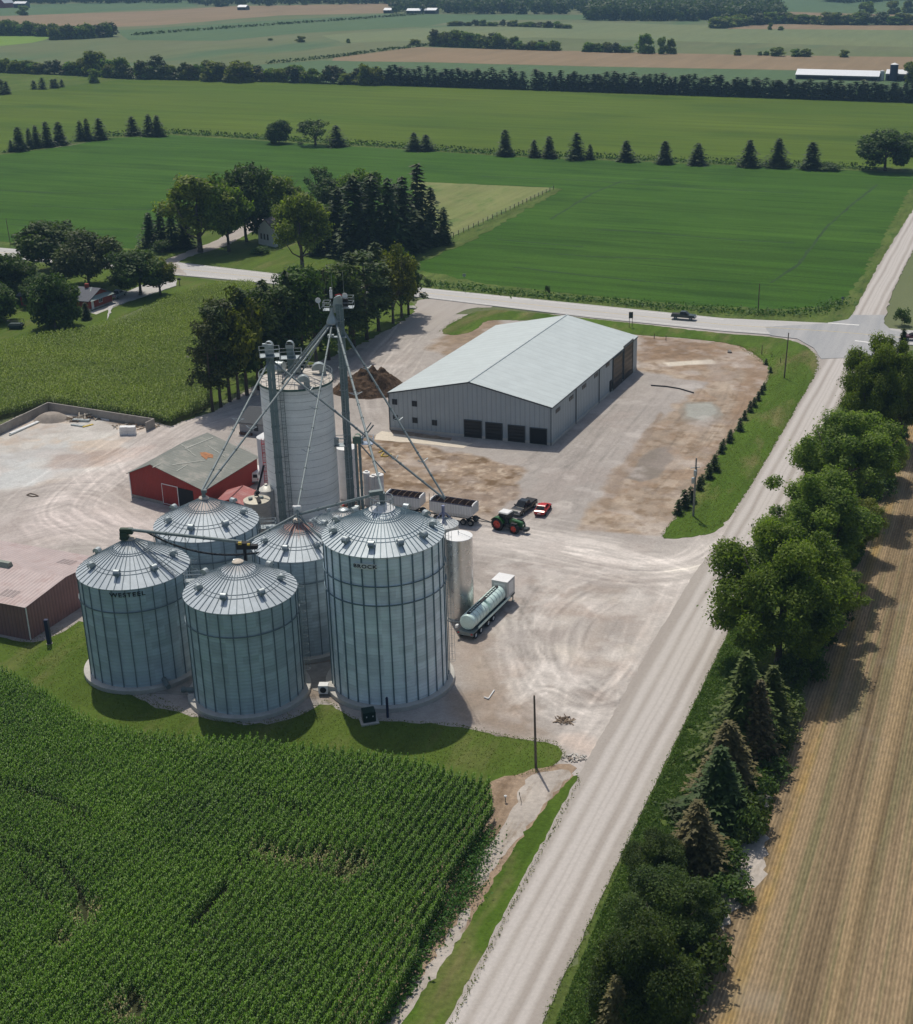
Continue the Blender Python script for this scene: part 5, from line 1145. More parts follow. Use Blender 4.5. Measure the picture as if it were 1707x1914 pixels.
stickpile('stone_heap','broken pale stones by the verge next to the gravel road',(1074,1418),60,.5,.12,1.5,.25,[M_conc,M_silt],'stone heap',14,True)
bs=thing('block_stack','stack of white blocks standing on the concrete pad','block stack',G(240,812))
for i,(x,z) in enumerate(((-.72,.4),(.72,.4),(-.70,1.2),(.74,1.2))): MB().box((x,0,z),(1.4,1.1,.76),.05*i).build('block',M_white,bs)
def lying(name,label,a,b_,w,h,m,cat,z=.0):
    A_=Vector(G(*a));B_=Vector(G(*b_)); t=thing(name,label,cat,A_.lerp(B_,.5)); d=B_-A_
    return t,d.length,math.atan2(d.y,d.x)
for i,(a,b_,w,h,m,lb) in enumerate((((20,812),(78,787),.75,.25,M_white,'long white slab lying on the concrete pad'),((18,815),(74,790),.3,.2,M_galv,'thin grey beam beside the long white slab'),((137,787),(168,788),.9,.4,M_galv,'bundle of grey pipes on the pad by the timber pile'),((134,795),(156,798),.5,.25,M_galv,'short grey beam below the pipe bundle'),((155,799),(174,794),.5,.15,M_yel,'yellow boards lying beside the grey beam'),((190,784),(205,786),.6,.2,M_white,'short white board right of the timber pile'))):
    t,L,az=lying('building_slab',lb,a,b_,w,h,m,'slab'); mb=MB()
    k=3 if 'pipe' in lb else 1
    for j in range(k):
        off=(j-(k-1)/2)*w/k; mb.box((-math.sin(az)*off,math.cos(az)*off,h/2+.02),(L,w/k*.9,h),az)
    for j in range(int(L)): mb.box((math.cos(az)*(j-L/2+.5),math.sin(az)*(j-L/2+.5),h+.03),(.08,w*.95,.03),az)
    mb.build('slab',m,t)
def groundpipe(name,label,pp,r,m,cat='pipe'):
    pts=[G(p[0],p[1],r+.04) for p in pp]; t=MB().path(pts,r,6).build(name,m); return tag(t,label,cat)
groundpipe('ground_pipe','thin black pipe lying across the gravel right of the warehouse',[(1217,720),(1245,722),(1270,726),(1297,734)],.12,M_black)
groundpipe('ground_pipe','white L-shaped pipe lying near the foot of the BROCK bin',[(905,1303),(913,1306),(924,1290)],.09,M_white)
groundpipe('yellow_hose','yellow hose coiled on the bare soil before the warehouse',[(708,846),(716,842),(724,848),(732,849),(722,853),(712,852),(718,846)],.1,M_yel,'hose')
groundpipe('ground_cable','thin chain laid in a loop on the gravel before the barn',[(50,925),(57,922),(66,924),(72,927),(60,928),(50,925)],.07,M_woodd,'chain')
# ================================================================ VEHICLES AND SMALL THINGS
M_cgl=mat('car_glass',(.015,.018,.022),.75,spec=.05,var=.1)
def paint(name,col,rough=.3,metal=.0): return mat(name,col,rough,metal,var=.04,fine=.02,spec=.5)
def bev(ob,w=.06,seg=2,ang=30):
    bm=bmesh.new(); bm.from_mesh(ob.data); es=[e for e in bm.edges if len(e.link_faces)==2 and e.calc_face_angle(0)>R(ang)]
    bmesh.ops.bevel(bm,geom=es,offset=w,segments=seg,affect='EDGES',clamp_overlap=True); bm.to_mesh(ob.data); bm.free(); ob.data.shade_smooth(); ob.data.set_sharp_from_angle(angle=R(40)); return ob
def wheel(t,x,y,r,w,m_rim,lug=False,name='wheel'):
    mb=MB(); rr=r*.62
    mb.lathe([(rr,-w/2),(r*.93,-w/2),(r,-w*.32),(r,w*.32),(r*.93,w/2),(rr,w/2)],(x,y,r),24,axis='y')
    if lug:
        for i in range(20):
            a=2*math.pi*i/20; mb.box((x+(r+.02)*math.cos(a),y,r+(r+.02)*math.sin(a)),(.08,w*.95,.08))
    ty=mb.build(name,M_black,t,smooth=True)
    s=1 if y>0 else -1
    mr=MB(); mr.lathe([(rr,-w*.4),(rr,w*.4)],(x,y,r),20,axis='y'); mr.lathe([(rr,s*w*.3),(rr*.75,s*w*.12),(rr*.3,s*w*.12),(rr*.28,s*w*.36),(0,s*w*.36)],(x,y,r),20,axis='y')
    mr.build('rim',m_rim,ty,smooth=True); return ty
def body_from(profile,halfw,m,t,name='body',taper=None,b=.07):
    mb=MB(); n=len(profile); vs=[]
    for sgn in (-1,1):
        for x,z in profile:
            k=1 if taper is None else taper(x,z); vs.append((x,sgn*halfw*k,z))
    mb.add(vs,[tuple(range(n)),tuple(range(2*n-1,n-1,-1))]+[(i,n+i,n+(i+1)%n,(i+1)%n) for i in range(n)])
    return bev(mb.build(name,m,t),b)
def pickup(label,loc,az,m,mglass=M_glass,group=None,cover=True,name='pickup_truck'):
    t=thing(name,label,'pickup truck',loc,az,group); m2=M_dkgrey
    tp=lambda x,z:1 if z<1.05 else 1-.12*(z-1.05)/.8
    body_from([(-2.9,.5),(-2.9,1.12),(-.85,1.16),(-.83,1.12),(1.05,1.14),(1.15,1.16),(2.6,1.08),(2.85,.95),(2.9,.45)],.97,m,t,b=.08)
    body_from([(-.85,1.14),(-.75,1.86),(.45,1.88),(1.25,1.15)],.88,m,t,'cab',lambda x,z:1 if z<1.3 else .84,.07)
    g=MB(); y=.885
    for s in (-1,1):
        for a,b_ in (((-.66,1.25),(.0,1.25)),((.06,1.25),(.95,1.25))):
            x0,x1=a[0],b_[0]; xt0=x0+.05; xt1=min(x1,.42+.0*(x1))
            g.add([(x0,s*(y+.0),1.22),(x1,s*(y+.0),1.22),(xt1,s*(y-.115),1.76),(xt0,s*(y-.115),1.76)],[(0,1,2,3)])
    g.build('side_window',M_glass,t,fix=False)
    g=MB(); g.hexa([(1.26,-.78,1.2),(1.26,.78,1.2),(.52,.68,1.87),(.52,-.68,1.87)],[(1.30,-.78,1.2),(1.30,.78,1.2),(.56,.68,1.885),(.56,-.68,1.885)]); g.build('windshield',M_glass,t)
    g=MB(); g.hexa([(-.9,-.7,1.25),(-.9,.7,1.25),(-.8,.65,1.78),(-.8,-.65,1.78)],[(-.92,-.7,1.25),(-.92,.7,1.25),(-.82,.65,1.78),(-.82,-.65,1.78)]); g.build('rear_window',M_glass,t)
    if cover: MB().box((-1.87,0,1.19),(1.95,1.72,.07)).build('bed_cover',M_black,t)
    else: MB().box((-1.87,0,1.165),(1.9,1.6,.02)).build('bed',M_dkdoor,t)
    for s in (-1,1):
        MB().box((2.88,s*.72,.85),(.08,.36,.2)).build('headlight',M_white,t); MB().box((-2.9,s*.86,.9),(.06,.16,.34)).build('tail_light',M_red,t)
        MB().box((.98,s*1.06,1.22),(.12,.22,.2)).build('mirror',m,t)
    MB().box((2.9,0,.84),(.08,.9,.34)).build('grille',M_galvd,t); bev(MB().box((2.93,0,.55),(.16,1.9,.24)).build('front_bumper',M_galv,t),.04); bev(MB().box((-2.97,0,.6),(.14,1.8,.2)).build('rear_bumper',M_galv,t),.03)
    for x in (-1.85,1.85):
        for s in (-1,1): wheel(t,x,s*.86,.4,.28,M_galv)
    return t
def sedan(label,loc,az,m,L=4.7,name='parked_car',group=None):
    t=thing(name,label,'car',loc,az,group); k=L/4.7
    body_from([(-2.3*k,.42),(-2.32*k,.8),(-2.1*k,.98),(-1.3*k,1.02),(1.0*k,.98),(2.1*k,.78),(2.33*k,.6),(2.3*k,.35)],.93,m,t,taper=lambda x,z:1-.09*max(0,abs(x)-1.6*k)/.7,b=.1)
    body_from([(-1.75*k,.98),(-1.0*k,1.4),(.15*k,1.43),(1.05*k,.98)],.80,M_cgl,t,'window_glass',lambda x,z:1 if z<1.2 else .78,.05)
    body_from([(-1.0*k,1.39),(-.9*k,1.46),(.1*k,1.475),(.2*k,1.42)],.66,m,t,'roof',b=.03)
    g=MB()
    for s in (-1,1): g.tube((-1.62*k,s*.79,1.03),(-1.0*k,s*.63,1.42),.05,6); g.tube((1.0*k,s*.79,1.0),(.18*k,s*.63,1.43),.045,6); g.tube((-.35*k,s*.79,1.0),(-.32*k,s*.64,1.42),.05,6)
    g.build('pillars',m,t)
    for s in (-1,1):
        MB().box((-2.3*k,s*.62,.82),(.06,.4,.13)).build('tail_light',M_red,t); MB().box((2.2*k,s*.66,.68),(.16,.34,.13)).build('headlight',M_white,t); MB().box((.75*k,s*.98,1.02),(.14,.2,.12)).build('mirror',m,t)
    MB().box((-2.34*k,0,.62),(.03,.5,.13)).build('licence_plate',M_white,t)
    for x in (-1.42*k,1.42*k):
        for s in (-1,1): wheel(t,x,s*.84,.33,.22,M_galvd)
    return t
def head(a,b_): 
    A_=G(*a);B_=G(*b_); return math.atan2(B_[1]-A_[1],B_[0]-A_[0]),((A_[0]+B_[0])/2,(A_[1]+B_[1])/2,.04),math.hypot(B_[0]-A_[0],B_[1]-A_[1])
M_pblk=paint('black_car_paint',(.012,.014,.016),.2); M_pred=paint('red_car_paint',(.50,.02,.02),.25)
az,lo_,L=head((992,946),(966,964)); pickup('black pickup parked beside the red car in the yard',lo_,az,M_pblk)
az,lo_,L=head((1008,967),(1022,948)); sedan('bright red sedan parked beside the black pickup in the yard',lo_,az,M_pred)
az,lo_,L=head((1258,597),(1298,600)); lo_=(lo_[0],lo_[1],.35); pickup('dark green pickup driving along the county road',lo_,az,paint('green_car_paint',(.02,.035,.032),.3))
az,lo_,L=head((212,562),(232,553)); lo_=(lo_[0],lo_[1],.35); t=pickup('silver-blue pickup parked beside the brick bungalow',lo_,az,paint('silver_blue_paint',(.28,.33,.38),.3))
g=G(1707,634,.35); sedan('dark red car at the right edge on the county road',(g[0],g[1],.35),R(-4)+math.pi,paint('maroon_paint',(.08,.008,.02),.3))
# --- white van
az,lo_,L=head((472,909),(484,884)); t=thing('van','white van with dark rear windows beside the red barn','van',lo_,az)
body_from([(-2.5,.4),(-2.5,1.0),(-2.38,2.05),(1.35,2.1),(1.95,1.35),(2.6,1.1),(2.65,.4)],1.0,M_white,t,taper=lambda x,z:1 if z<1.2 else .9,b=.1)
for s in (-1,1):
    MB().hexa([(-2.515,s*.47-.36,1.25),(-2.515,s*.47+.36,1.25),(-2.43,s*.47+.34,1.8),(-2.43,s*.47-.34,1.8)],[(-2.54,s*.47-.36,1.25),(-2.54,s*.47+.36,1.25),(-2.46,s*.47+.34,1.8),(-2.46,s*.47-.34,1.8)]).build('rear_window',M_glass,t)
    MB().box((-2.53,s*.9,.95),(.05,.13,.3)).build('tail_light',M_red,t)
    MB().box((0,s*.955,1.5),(3.6,.03,.45)).build('side_window',M_glass,t)
    for x in (-1.5,1.6): wheel(t,x,s*.88,.36,.24,M_galvd)
bev(MB().box((-2.58,0,.5),(.14,1.9,.2)).build('rear_bumper',M_galvd,t),.03)
MB().hexa([(1.4,-.82,2.0),(1.4,.82,2.0),(1.95,.85,1.36),(1.95,-.85,1.36)],[(1.43,-.82,2.02),(1.43,.82,2.02),(1.99,.85,1.38),(1.99,-.85,1.38)]).build('windshield',M_glass,t)
# --- tractor
az,lo_,L=head((927,990),(962,998)); gA=G(935,987)
M_grn=paint('green_tractor_paint',(.02,.11,.025),.35); M_rim=paint('red_rim',(.50,.045,.02),.45)
Vn=Vector((-math.sin(az),math.cos(az),0))*1.0
tr=thing('tractor','green tractor with red wheel rims and a white cab roof','tractor',(lo_[0]+Vn.x,lo_[1]+Vn.y,.03),az)
for s in (-1,1):
    wheel(tr,-1.35,s*1.0,1.03,.62,M_rim,True); wheel(tr,1.6,s*.98,.8,.52,M_rim,True)
    f=MB(); vs=[]; n=8
    for k in range(n+1):
        a=R(15)+R(140)*k/n
        for rr in (1.12,1.2):
            for y in (s*.62,s*1.34): vs.append((-1.35+rr*math.cos(a),y,1.03+rr*math.sin(a)))
    fs=[]
    for k in range(n):
        a=4*k;b_=a+4; fs+=[(a,a+1,b_+1,b_),(a+2,b_+2,b_+3,a+3),(a,b_,b_+2,a+2),(a+1,a+3,b_+3,b_+1)]
    f.add(vs,fs); f.build('rear_fender',M_grn,tr,smooth=True)
    f=MB(); f.box((1.6,s*.98,1.68),(1.0,.5,.06)); f.build('front_fender',M_black,tr)
    MB().box((.55,s*.62,.95),(.9,.5,.55)).build('fuel_tank',M_dkgrey,tr)
    MB().box((.25,s*1.05,2.35),(.1,.25,.35)).build('mirror',M_black,tr)
    for k in range(3): pass
    MB().box((2.86,s*.3,1.35),(.05,.2,.2)).build('headlight',M_white,tr)
bev(MB().hexa([(.35,-.45,1.0),(2.8,-.38,1.0),(2.8,.38,1.0),(.35,.45,1.0)],[(.35,-.44,1.98),(2.55,-.32,1.72),(2.55,.32,1.72),(.35,.44,1.98)]).build('hood',M_grn,tr),.09)
MB().box((.5,0,.8),(4.2,.62,.5)).build('chassis',M_dkgrey,tr)
bev(MB().box((3.25,0,.72),(.75,.95,.5)).build('front_weight',M_dkgrey,tr),.06)
m=MB(); m.hexa([(-1.15,-.72,1.35),(.35,-.68,1.35),(.35,.68,1.35),(-1.15,.72,1.35)],[(-1.15,-.76,2.75),(.12,-.72,2.75),(.12,.72,2.75),(-1.15,.76,2.75)]); m.build('cab_glass',M_glass,tr)
m=MB()
for x0,x1 in ((-1.15,-1.15),(.35,.12),(-.45,-.45)):
    for s in (-1,1): m.tube((x0,s*.73,1.35),(x1,s*.76,2.75),.05,6)
m.build('cab_frame',M_dkgrey,tr)
bev(MB().box((-.5,0,2.87),(1.75,1.7,.24)).build('cab_roof',M_white,tr),.09)
MB().box((-1.1,0,1.35),(1.0,1.25,.5)).build('cab_base',M_grn,tr)
MB().tube((.42,-.5,1.6),(.42,-.5,2.85),.07,8).build('exhaust',M_dkgrey,tr,smooth=True)
# --- grain trailers
def grain_trailer(label,a,b_,nose,zb=1.15,zt=3.35,L=None,ax=2,arch=True):
    """a,b_: photo points on the ground under the near lower edge of the box"""
    A_=Vector(G(*a));B_=Vector(G(*b_)); d=(B_-A_); az=math.atan2(d.y,d.x); L=L or d.length; n=Vector((-d.y,d.x,0)).normalized()
    c=A_.lerp(B_,.5)+n*1.2; t=thing('grain_trailer',label,'grain trailer',(c.x,c.y,.03),az)
    W=1.22
    ms=ribbed('white_trailer_side_'+str(int(a[0])),(.60,.61,.62),'H',2.2,.5,.45,.1,.05,dark=.1)
    m=MB()
    # open box: outer faces & inner faces
    def ring(x0,x1,w,z): return [(x0,-w,z),(x1,-w,z),(x1,w,z),(x0,w,z)]
    o0=ring(-L/2,L/2,W,zb+.7);o1=ring(-L/2,L/2,W,zt); i1=ring(-L/2+.08,L/2-.08,W-.08,zt); i0=ring(-L/2+.9,L/2-.9,W-.5,zb+.4); lo0=ring(-L/2+1.0,L/2-1.0,W-.35,zb)
    m.add(o0+o1+i1+i0+lo0,[(0,1,5,4),(1,2,6,5),(2,3,7,6),(3,0,4,7),(4,5,9,8),(5,6,10,9),(6,7,11,10),(7,4,8,11),(16,17,1,0),(17,18,2,1),(18,19,3,2),(19,16,0,3)])
    m.build('box',ms,t)
    m=MB(); m.add(i1+i0,[(0,1,5,4),(1,2,6,5),(2,3,7,6),(3,0,4,7),(4,5,6,7)]); m.build('box_interior',mat('grain_box_inside',(.13,.09,.075),.8),t,fix=False)
    m=MB(); k=6
    for i in range(1,k): x=-L/2+L*i/k; m.path([(x,-W+.05,zt),(x,-.6,zt+.16),(x,.6,zt+.16),(x,W-.05,zt)],.045,5)
    m.build('tarp_bow',M_woodd,t)
    for x in (-L/2+.08,L/2-.08): MB().hexa([(x-.09,-W,zt),(x+.09,-W,zt),(x+.09,W,zt),(x-.09,W,zt)],[(x-.09,-W*.6,zt+.28),(x+.09,-W*.6,zt+.28),(x+.09,W*.6,zt+.28),(x-.09,W*.6,zt+.28)]).build('end_cap',M_white,t)
    m=MB()
    for s in (-1,1): m.box((0,s*W,zt+.03),(L,.1,.1))
    m.build('top_rail',M_blue,t)
    m=MB(); 
    for s in (-1,1): m.box((0,s*.45,.98),(L+.6,.14,.22))
    m.build('frame',M_dkgrey,t)
    xs=([L/2-1.7,L/2-.45],[-L/2+1.0,-L/2+2.3])
    for q in xs:
        for x in q:
            for s in (-1,1): wheel(t,x,s*.98,.5,.42,M_concd)
    if nose:
        m=MB(); 
        for s in (-1,1): m.tube((L/2+.2,s*.5,.85),(L/2+2.9,0,.65),.07,6)
        m.box((L/2+.3,0,.9),(.4,1.2,.2)); m.build('drawbar',M_dkgrey,t)
    return t
grain_trailer('white open grain trailer coupled behind the green tractor',(804,973),(884,985),True)
grain_trailer('white open grain trailer at the back, left of the coupled one',(722,961),(786,969),False)
m=thing('marker_poles','pair of thin dark upright poles before the coupled grain trailer','poles',G(804,968))
for x in (0,.75): MB().tube((x,0,0),(x,0,4.2),.05,6).build('pole',M_woodd,m)
# --- liquid trailer
az,c0,L=head((886,1198),(962,1123)); n=Vector((-math.sin(az),math.cos(az),0)); L=L+.2
c=Vector(c0)+n*1.15; tt=thing('tank_trailer','flatbed trailer carrying two pale green liquid tanks and a white box','trailer',(c.x,c.y,.03),az)
M_poly=mat('pale_poly_tank',(.60,.76,.71),.35,var=.07,scale=.7,spec=.5)
x0=-L/2
MB().box((0,0,1.05),(L,2.3,.14)).build('deck',M_galvd,tt)
m=MB(); 
for s in (-1,1): m.box((.3,s*.5,.85),(L-.6,.16,.3))
m.build('frame',M_dkgrey,tt)
tl=(L-3.0)/2-.1; rT=1.1; zc=1.13+rT
for i in range(2):
    xa=x0+.35+i*(tl+.18); xb=xa+tl
    pr=[(0,xa+.0),(rT*.6,xa+.04),(rT*.9,xa+.12),(rT*.985,xa+.25)]
    k=5
    for j in range(k):
        u0=xa+.25+(tl-.5)*j/k; u1=xa+.25+(tl-.5)*(j+1)/k; pr+=[(rT,u0+.08),(rT,u1-.08),(rT*.965,u1-.03),(rT*.965,u1+.03)]
    pr=pr[:-1]+[(rT*.985,xb-.25),(rT*.9,xb-.12),(rT*.6,xb-.04),(0,xb)]
    tk=MB().lathe([(r_,x_) for r_,x_ in pr],(0,0,zc),40,axis='x').build('liquid_tank',M_poly,tt,smooth=True)
    for j in range(1,k):
        u=xa+.25+(tl-.5)*j/k; MB().lathe([(rT*.985,u-.03),(rT*1.0,u),(rT*.985,u+.03)],(0,0,zc),40,axis='x').build('tank_strap',M_galv,tt)
    MB().lathe([(.24,0),(.24,.14),(0,.16)],(xa+.7 if i==0 else xb-.7,0,zc+rT-.03),14).build('hatch',M_black,tt,smooth=True)
xw0=x0+1.2; xw1=x0+.35+2*tl-.6
m=MB()
for s in (-1,1): m.box(((xw0+xw1)/2,s*.2,zc+rT+.05),(xw1-xw0,.07,.07))
for q in np.arange(xw0,xw1,.55): m.box((q,0,zc+rT+.06),(.07,.4,.05))
m.box(((xw0+xw1)/2,0,zc+rT+.085),(1.5,.42,.03)); m.build('walkway',M_black,tt)
m=MB()
for s in (-1,1):
    m.box((0,s*1.16,1.25),(L-3.0,.08,.3))
m.build('side_rail',M_poly,tt)
bx0=L/2-2.55
# raised white box on the gooseneck
MB().box((bx0+1.25,0,1.25),(2.7,2.35,.12)).build('gooseneck',M_dkgrey,tt)
bxo=bev(MB().box((bx0+1.3,0,2.55),(2.5,2.35,2.45)).build('box',M_conc if False else mat('box_grey_white',(.52,.52,.51),.6,var=.05),tt),.04)
MB().box((bx0+1.3,0,3.81),(2.56,2.41,.06)).build('box_roof',M_white,tt)
MB().box((bx0+.04,0,2.6),(.04,1.6,1.75)).build('box_door',M_white,tt)
for s in (-1,):
    MB().box((bx0+1.3,s*1.18,2.6),(1.5,.04,1.75)).build('side_panel',M_white,tt)
m=MB(); 
for s in (-1,1):
    for q in (0,.22): m.box((bx0+2.2+q*.3,s*(1.0),.6),(.1,.1,1.2))
    m.box((bx0+2.3,s*1.0,.05),(.4,.3,.06))
m.build('landing_gear',M_galvd,tt)
for i in range(4):
    for s in (-1,1): wheel(tt,x0+.8+i*1.55 if i<2 else x0+1.5+i*1.55,s*.98,.48,.4,M_white)
MB().box((x0-.05,0,.9),(.12,2.35,.5)).build('rear_bumper',M_galvd,tt)
for s in (-1,1): MB().box((x0-.13,s*.95,.95),(.06,.25,.2)).build('tail_light',M_red,tt)
m=MB(); m.box((x0+.1,1.25,1.7),(.5,.3,.35)); m.build('valve_box',M_white,tt)
# --- transformer by the big bin, post
g=G(690,1349); tx=thing('transformer_box','dark green transformer cabinet on a concrete pad before the BROCK bin','transformer',g,R(18))
MB().box((0,0,.12),(2.1,1.9,.24)).build('pad',M_conc,tx)
bev(MB().hexa([(-.75,-.6,.24),(.75,-.6,.24),(.75,.65,.24),(-.75,.65,.24)],[(-.75,-.55,1.5),(.75,-.55,1.5),(.75,.65,1.65),(-.75,.65,1.65)]).build('cabinet',mat('dark_green_enamel',(.008,.025,.02),.35),tx),.04)
for x in (-.35,.4): MB().box((x,-.615,1.0),(.12,.03,.16)).build('warning_label',M_white,tx)
g=G(725,1341); ps=thing('steel_post','dark blue tubular post at the foot of the BROCK bin','post',g)
MB().tube((0,0,0),(0,0,2.6),.16,12).build('column',M_blue,ps,smooth=True); MB().lathe([(.17,2.6),(.1,2.72),(0,2.74)],n=12).build('post_cap',M_blue,ps)
# --- utility poles
M_pole=mat('pole_wood',(.15,.12,.09),.9,var=.2,scale=2)
def upole(label,b,top,lean=0,arm=0,tf=False,r=.16,m=None,name='utility_pole',cat='utility pole'):
    g=G(*b); h=hgt(g,top); t=thing(name,label,cat,g)
    MB().tube((0,0,0),(lean,0,h),r,10,r2=r*.65).build('post',m or M_pole,t,smooth=True)
    if arm:
        MB().box((lean*.95,0,h-.5),(arm,.12,.14),R(-60)).build('crossarm',M_pole,t)
        for s in (-.45,0,.45): MB().lathe([(.06,0),(.08,.1),(.03,.22),(0,.24)],(lean*.95+s*arm*math.cos(R(-60)),s*arm*math.sin(R(-60)),h-.42),8).build('insulator',M_galv,t)
    if tf:
        MB().lathe([(.26,-.5),(.28,-.4),(.28,.35),(.2,.45),(0,.48)],(.0,-.42,h-2.3),14).build('transformer_can',M_galv,t,smooth=True)
        MB().lathe([(.26,-.5),(.28,-.4),(.28,.35),(.2,.45),(0,.48)],(-.3,-.36,h-3.6),14).build('transformer_can',M_galv,t,smooth=True)
        m=MB(); m.box((0,0,h-1.6),(1.6,.1,.1),.3); m.tube((.25,0,h-1.5),(.25,-.1,h-3.2),.05,6); m.build('bracket',M_galv,t)
    return t
upole('dark leaning wooden pole on the grass tip beside the gravel road',(1002,1436),1300,-.15)
upole('grey wooden pole carrying two transformer cans beside the young spruce row',(1296,965),856,.1,0,True,.18,mat('grey_pole_wood',(.25,.24,.22),.85,var=.15))
upole('tall wooden pole on the verge nearest the road junction',(1466,707),622,.3,0)
upole('wooden pole at the soybean field edge across the county road',(1417,584),530,0,0)
upole('light pole by the farm lane and the small spruces',(300,466),428,-.2,0,False,.12,M_galv,'lamp_pole','lamp pole')
upole('thin pole at the roadside on the far left',(20,458),408,-.2,0,False,.12)
for i,(x,y,yt) in enumerate(((1424,663,645),(1459,678,669),(1443,668,661),(1223,633,623),(1245,636,628))):
    g=G(x,y); t=thing('marker_post',('tallest thin marker post in the verge before the junction','short marker stake in the verge beside the tall pole','short marker stake between two taller ones in the verge','marker stake left of the pair behind the warehouse','marker stake right of the pair behind the warehouse')[i],'marker post',g); MB().tube((0,0,0),(0,0,hgt(g,yt)),.1,6,r2=.07).build('stake',M_pole,t)
# signs
g=G(1179,612); t=thing('road_sign','dark notice board on two posts behind the warehouse','sign',g); h=hgt(g,583)
for s in (-.35,.35): MB().box((s,0,h/2),(.12,.12,h)).build('post',M_pole,t)
MB().box((0,-.09,h-.75),(1.0,.06,1.5),.0).build('board',M_dkgrey,t)
g=G(868,521); t=thing('road_sign','small square pale sign at the edge of the soybean field','sign',g); h=hgt(g,511.5)
MB().tube((0,0,0),(0,0,h-.1),.05,6).build('post',M_galvd,t); MB().box((0,-.06,h-.4),(.85,.04,.8)).build('panel',M_conc,t)
g=G(1574,574); t=thing('road_sign','small roadside sign in the weeds at the junction corner','sign',g); MB().tube((0,0,0),(0,0,2.4),.05,6).build('post',M_galvd,t); MB().lathe([(0,-.03),(.38,-.03),(.38,.02),(0,.02)],(0,0,2.3),8,axis='y').build('panel',M_galvd,t)
g=G(336,533); t=thing('mailbox','dark mailbox on a post beside the corn across the farm lane','mailbox',g); MB().box((0,0,.7),(.18,.18,1.4)).build('post',M_pole,t); bev(MB().box((0,0,1.65),(.9,.5,.5)).build('box',M_dkgrey,t),.1)
g=G(945,1500); t=thing('marker_stake','white-topped marker stake in the ditch by the corn','marker post',g); MB().tube((0,0,0),(0,0,.7),.05,6).build('stake',M_galvd,t); MB().lathe([(0,.7),(.16,.72),(.16,.85),(0,.95)],n=10).build('cap',M_white,t)
g=G(975,1500); t=thing('marker_stake','thin dark stake leaning in the ditch gravel','marker post',g); MB().tube((0,0,0),(-.25,0,1.3),.035,5).build('stake',M_pole,t); MB().box((-.2,0,1.1),(.08,.05,.3)).build('flag',M_grn,t)
# play frame
g=G(31,614); t=thing('trampoline','dark covered garden frame on the lawn by the corn','garden frame',g)
bev(MB().box((0,0,.75),(3.2,2.2,1.1)).build('cover',mat('dark_teal_cover',(.015,.035,.035),.6),t),.25); m=MB()
for x in (-1.7,1.7):
    for y in (-1.2,1.2): m.tube((x,y,0),(x*.9,y*.9,2.1),.05,6)
m.path([(-1.53,-1.08,2.1),(1.53,-1.08,2.1),(1.53,1.08,2.1),(-1.53,1.08,2.1),(-1.53,-1.08,2.1)],.04,5); m.build('frame',M_dkgrey,t)
# small boulder and rock
def rock(label,px,s,m,seed):
    g=G(*px); bm=bmesh.new(); bmesh.ops.create_icosphere(bm,subdivisions=3,radius=1); rr=random.Random(seed)
    for v in bm.verts:
        k=1+.25*math.sin(v.co.x*3+seed)+.2*math.sin(v.co.y*4+v.co.z*3+seed*2)+rr.uniform(-.06,.06); v.co=Vector((v.co.x*s*k,v.co.y*s*.8*k,max(-.15,v.co.z*s*.6*k)))
    me=bpy.data.meshes.new('boulder'); bm.to_mesh(me); bm.free(); me.materials.append(m); o=bpy.data.objects.new('boulder',me); COL.objects.link(o); o.location=(g[0],g[1],.15); tag(o,label,'boulder')
rock('pale boulder between the gravel road and the roadside conifers',(1203,1597),.8,M_conc,3)
rock('pale boulder where the lane meets the pine row',(770,577),1.0,M_conc,5)
rock('grey boulder on the bare soil near the junction',(1364,659),.6,M_concd,8)
# pasture fence
fe=thing('pasture_fence','wire fence of thin posts along the pasture edge','fence',G(935,402)); a=Vector(G(1035,354,.27));b_=Vector(G(838,448,.27)); k=24
for i in range(k+1):
    p=a.lerp(b_,i/k); MB().tube((p.x,p.y,.2),(p.x,p.y,1.7),.11,6).build('post',M_pole,fe,world=True)
for z in (.7,1.1,1.5): MB().tube((a.x,a.y,z),(b_.x,b_.y,z),.03,4).build('wire',M_galvd,fe,world=True)
# ================================================================ VEGETATION
L_broad=leafmat('leaf_maple',(.052,.092,.009),(.18,.24,.028),.46)
L_ash=leafmat('leaf_ash',(.06,.094,.012),(.205,.245,.038),.46)
L_darkb=leafmat('leaf_dark',(.024,.053,.008),(.082,.132,.018),.33,hue=.015)
L_red=leafmat('leaf_bronze',(.038,.052,.013),(.095,.115,.034),.25)
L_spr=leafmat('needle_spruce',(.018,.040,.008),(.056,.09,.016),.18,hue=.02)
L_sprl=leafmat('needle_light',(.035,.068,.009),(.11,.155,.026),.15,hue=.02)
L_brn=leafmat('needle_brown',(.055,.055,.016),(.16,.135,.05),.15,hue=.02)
L_pine=leafmat('needle_pine',(.028,.048,.011),(.085,.115,.028),.25,hue=.03)
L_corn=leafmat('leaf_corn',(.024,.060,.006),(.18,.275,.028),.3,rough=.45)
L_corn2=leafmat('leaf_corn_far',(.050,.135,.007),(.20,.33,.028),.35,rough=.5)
L_weed=leafmat('leaf_weed',(.03,.08,.012),(.11,.18,.035),.25)
M_bark=mat('bark',(.12,.10,.08),.95,var=.25,scale=3); M_barkp=mat('pine_bark',(.10,.075,.06),.95,var=.25,scale=3)
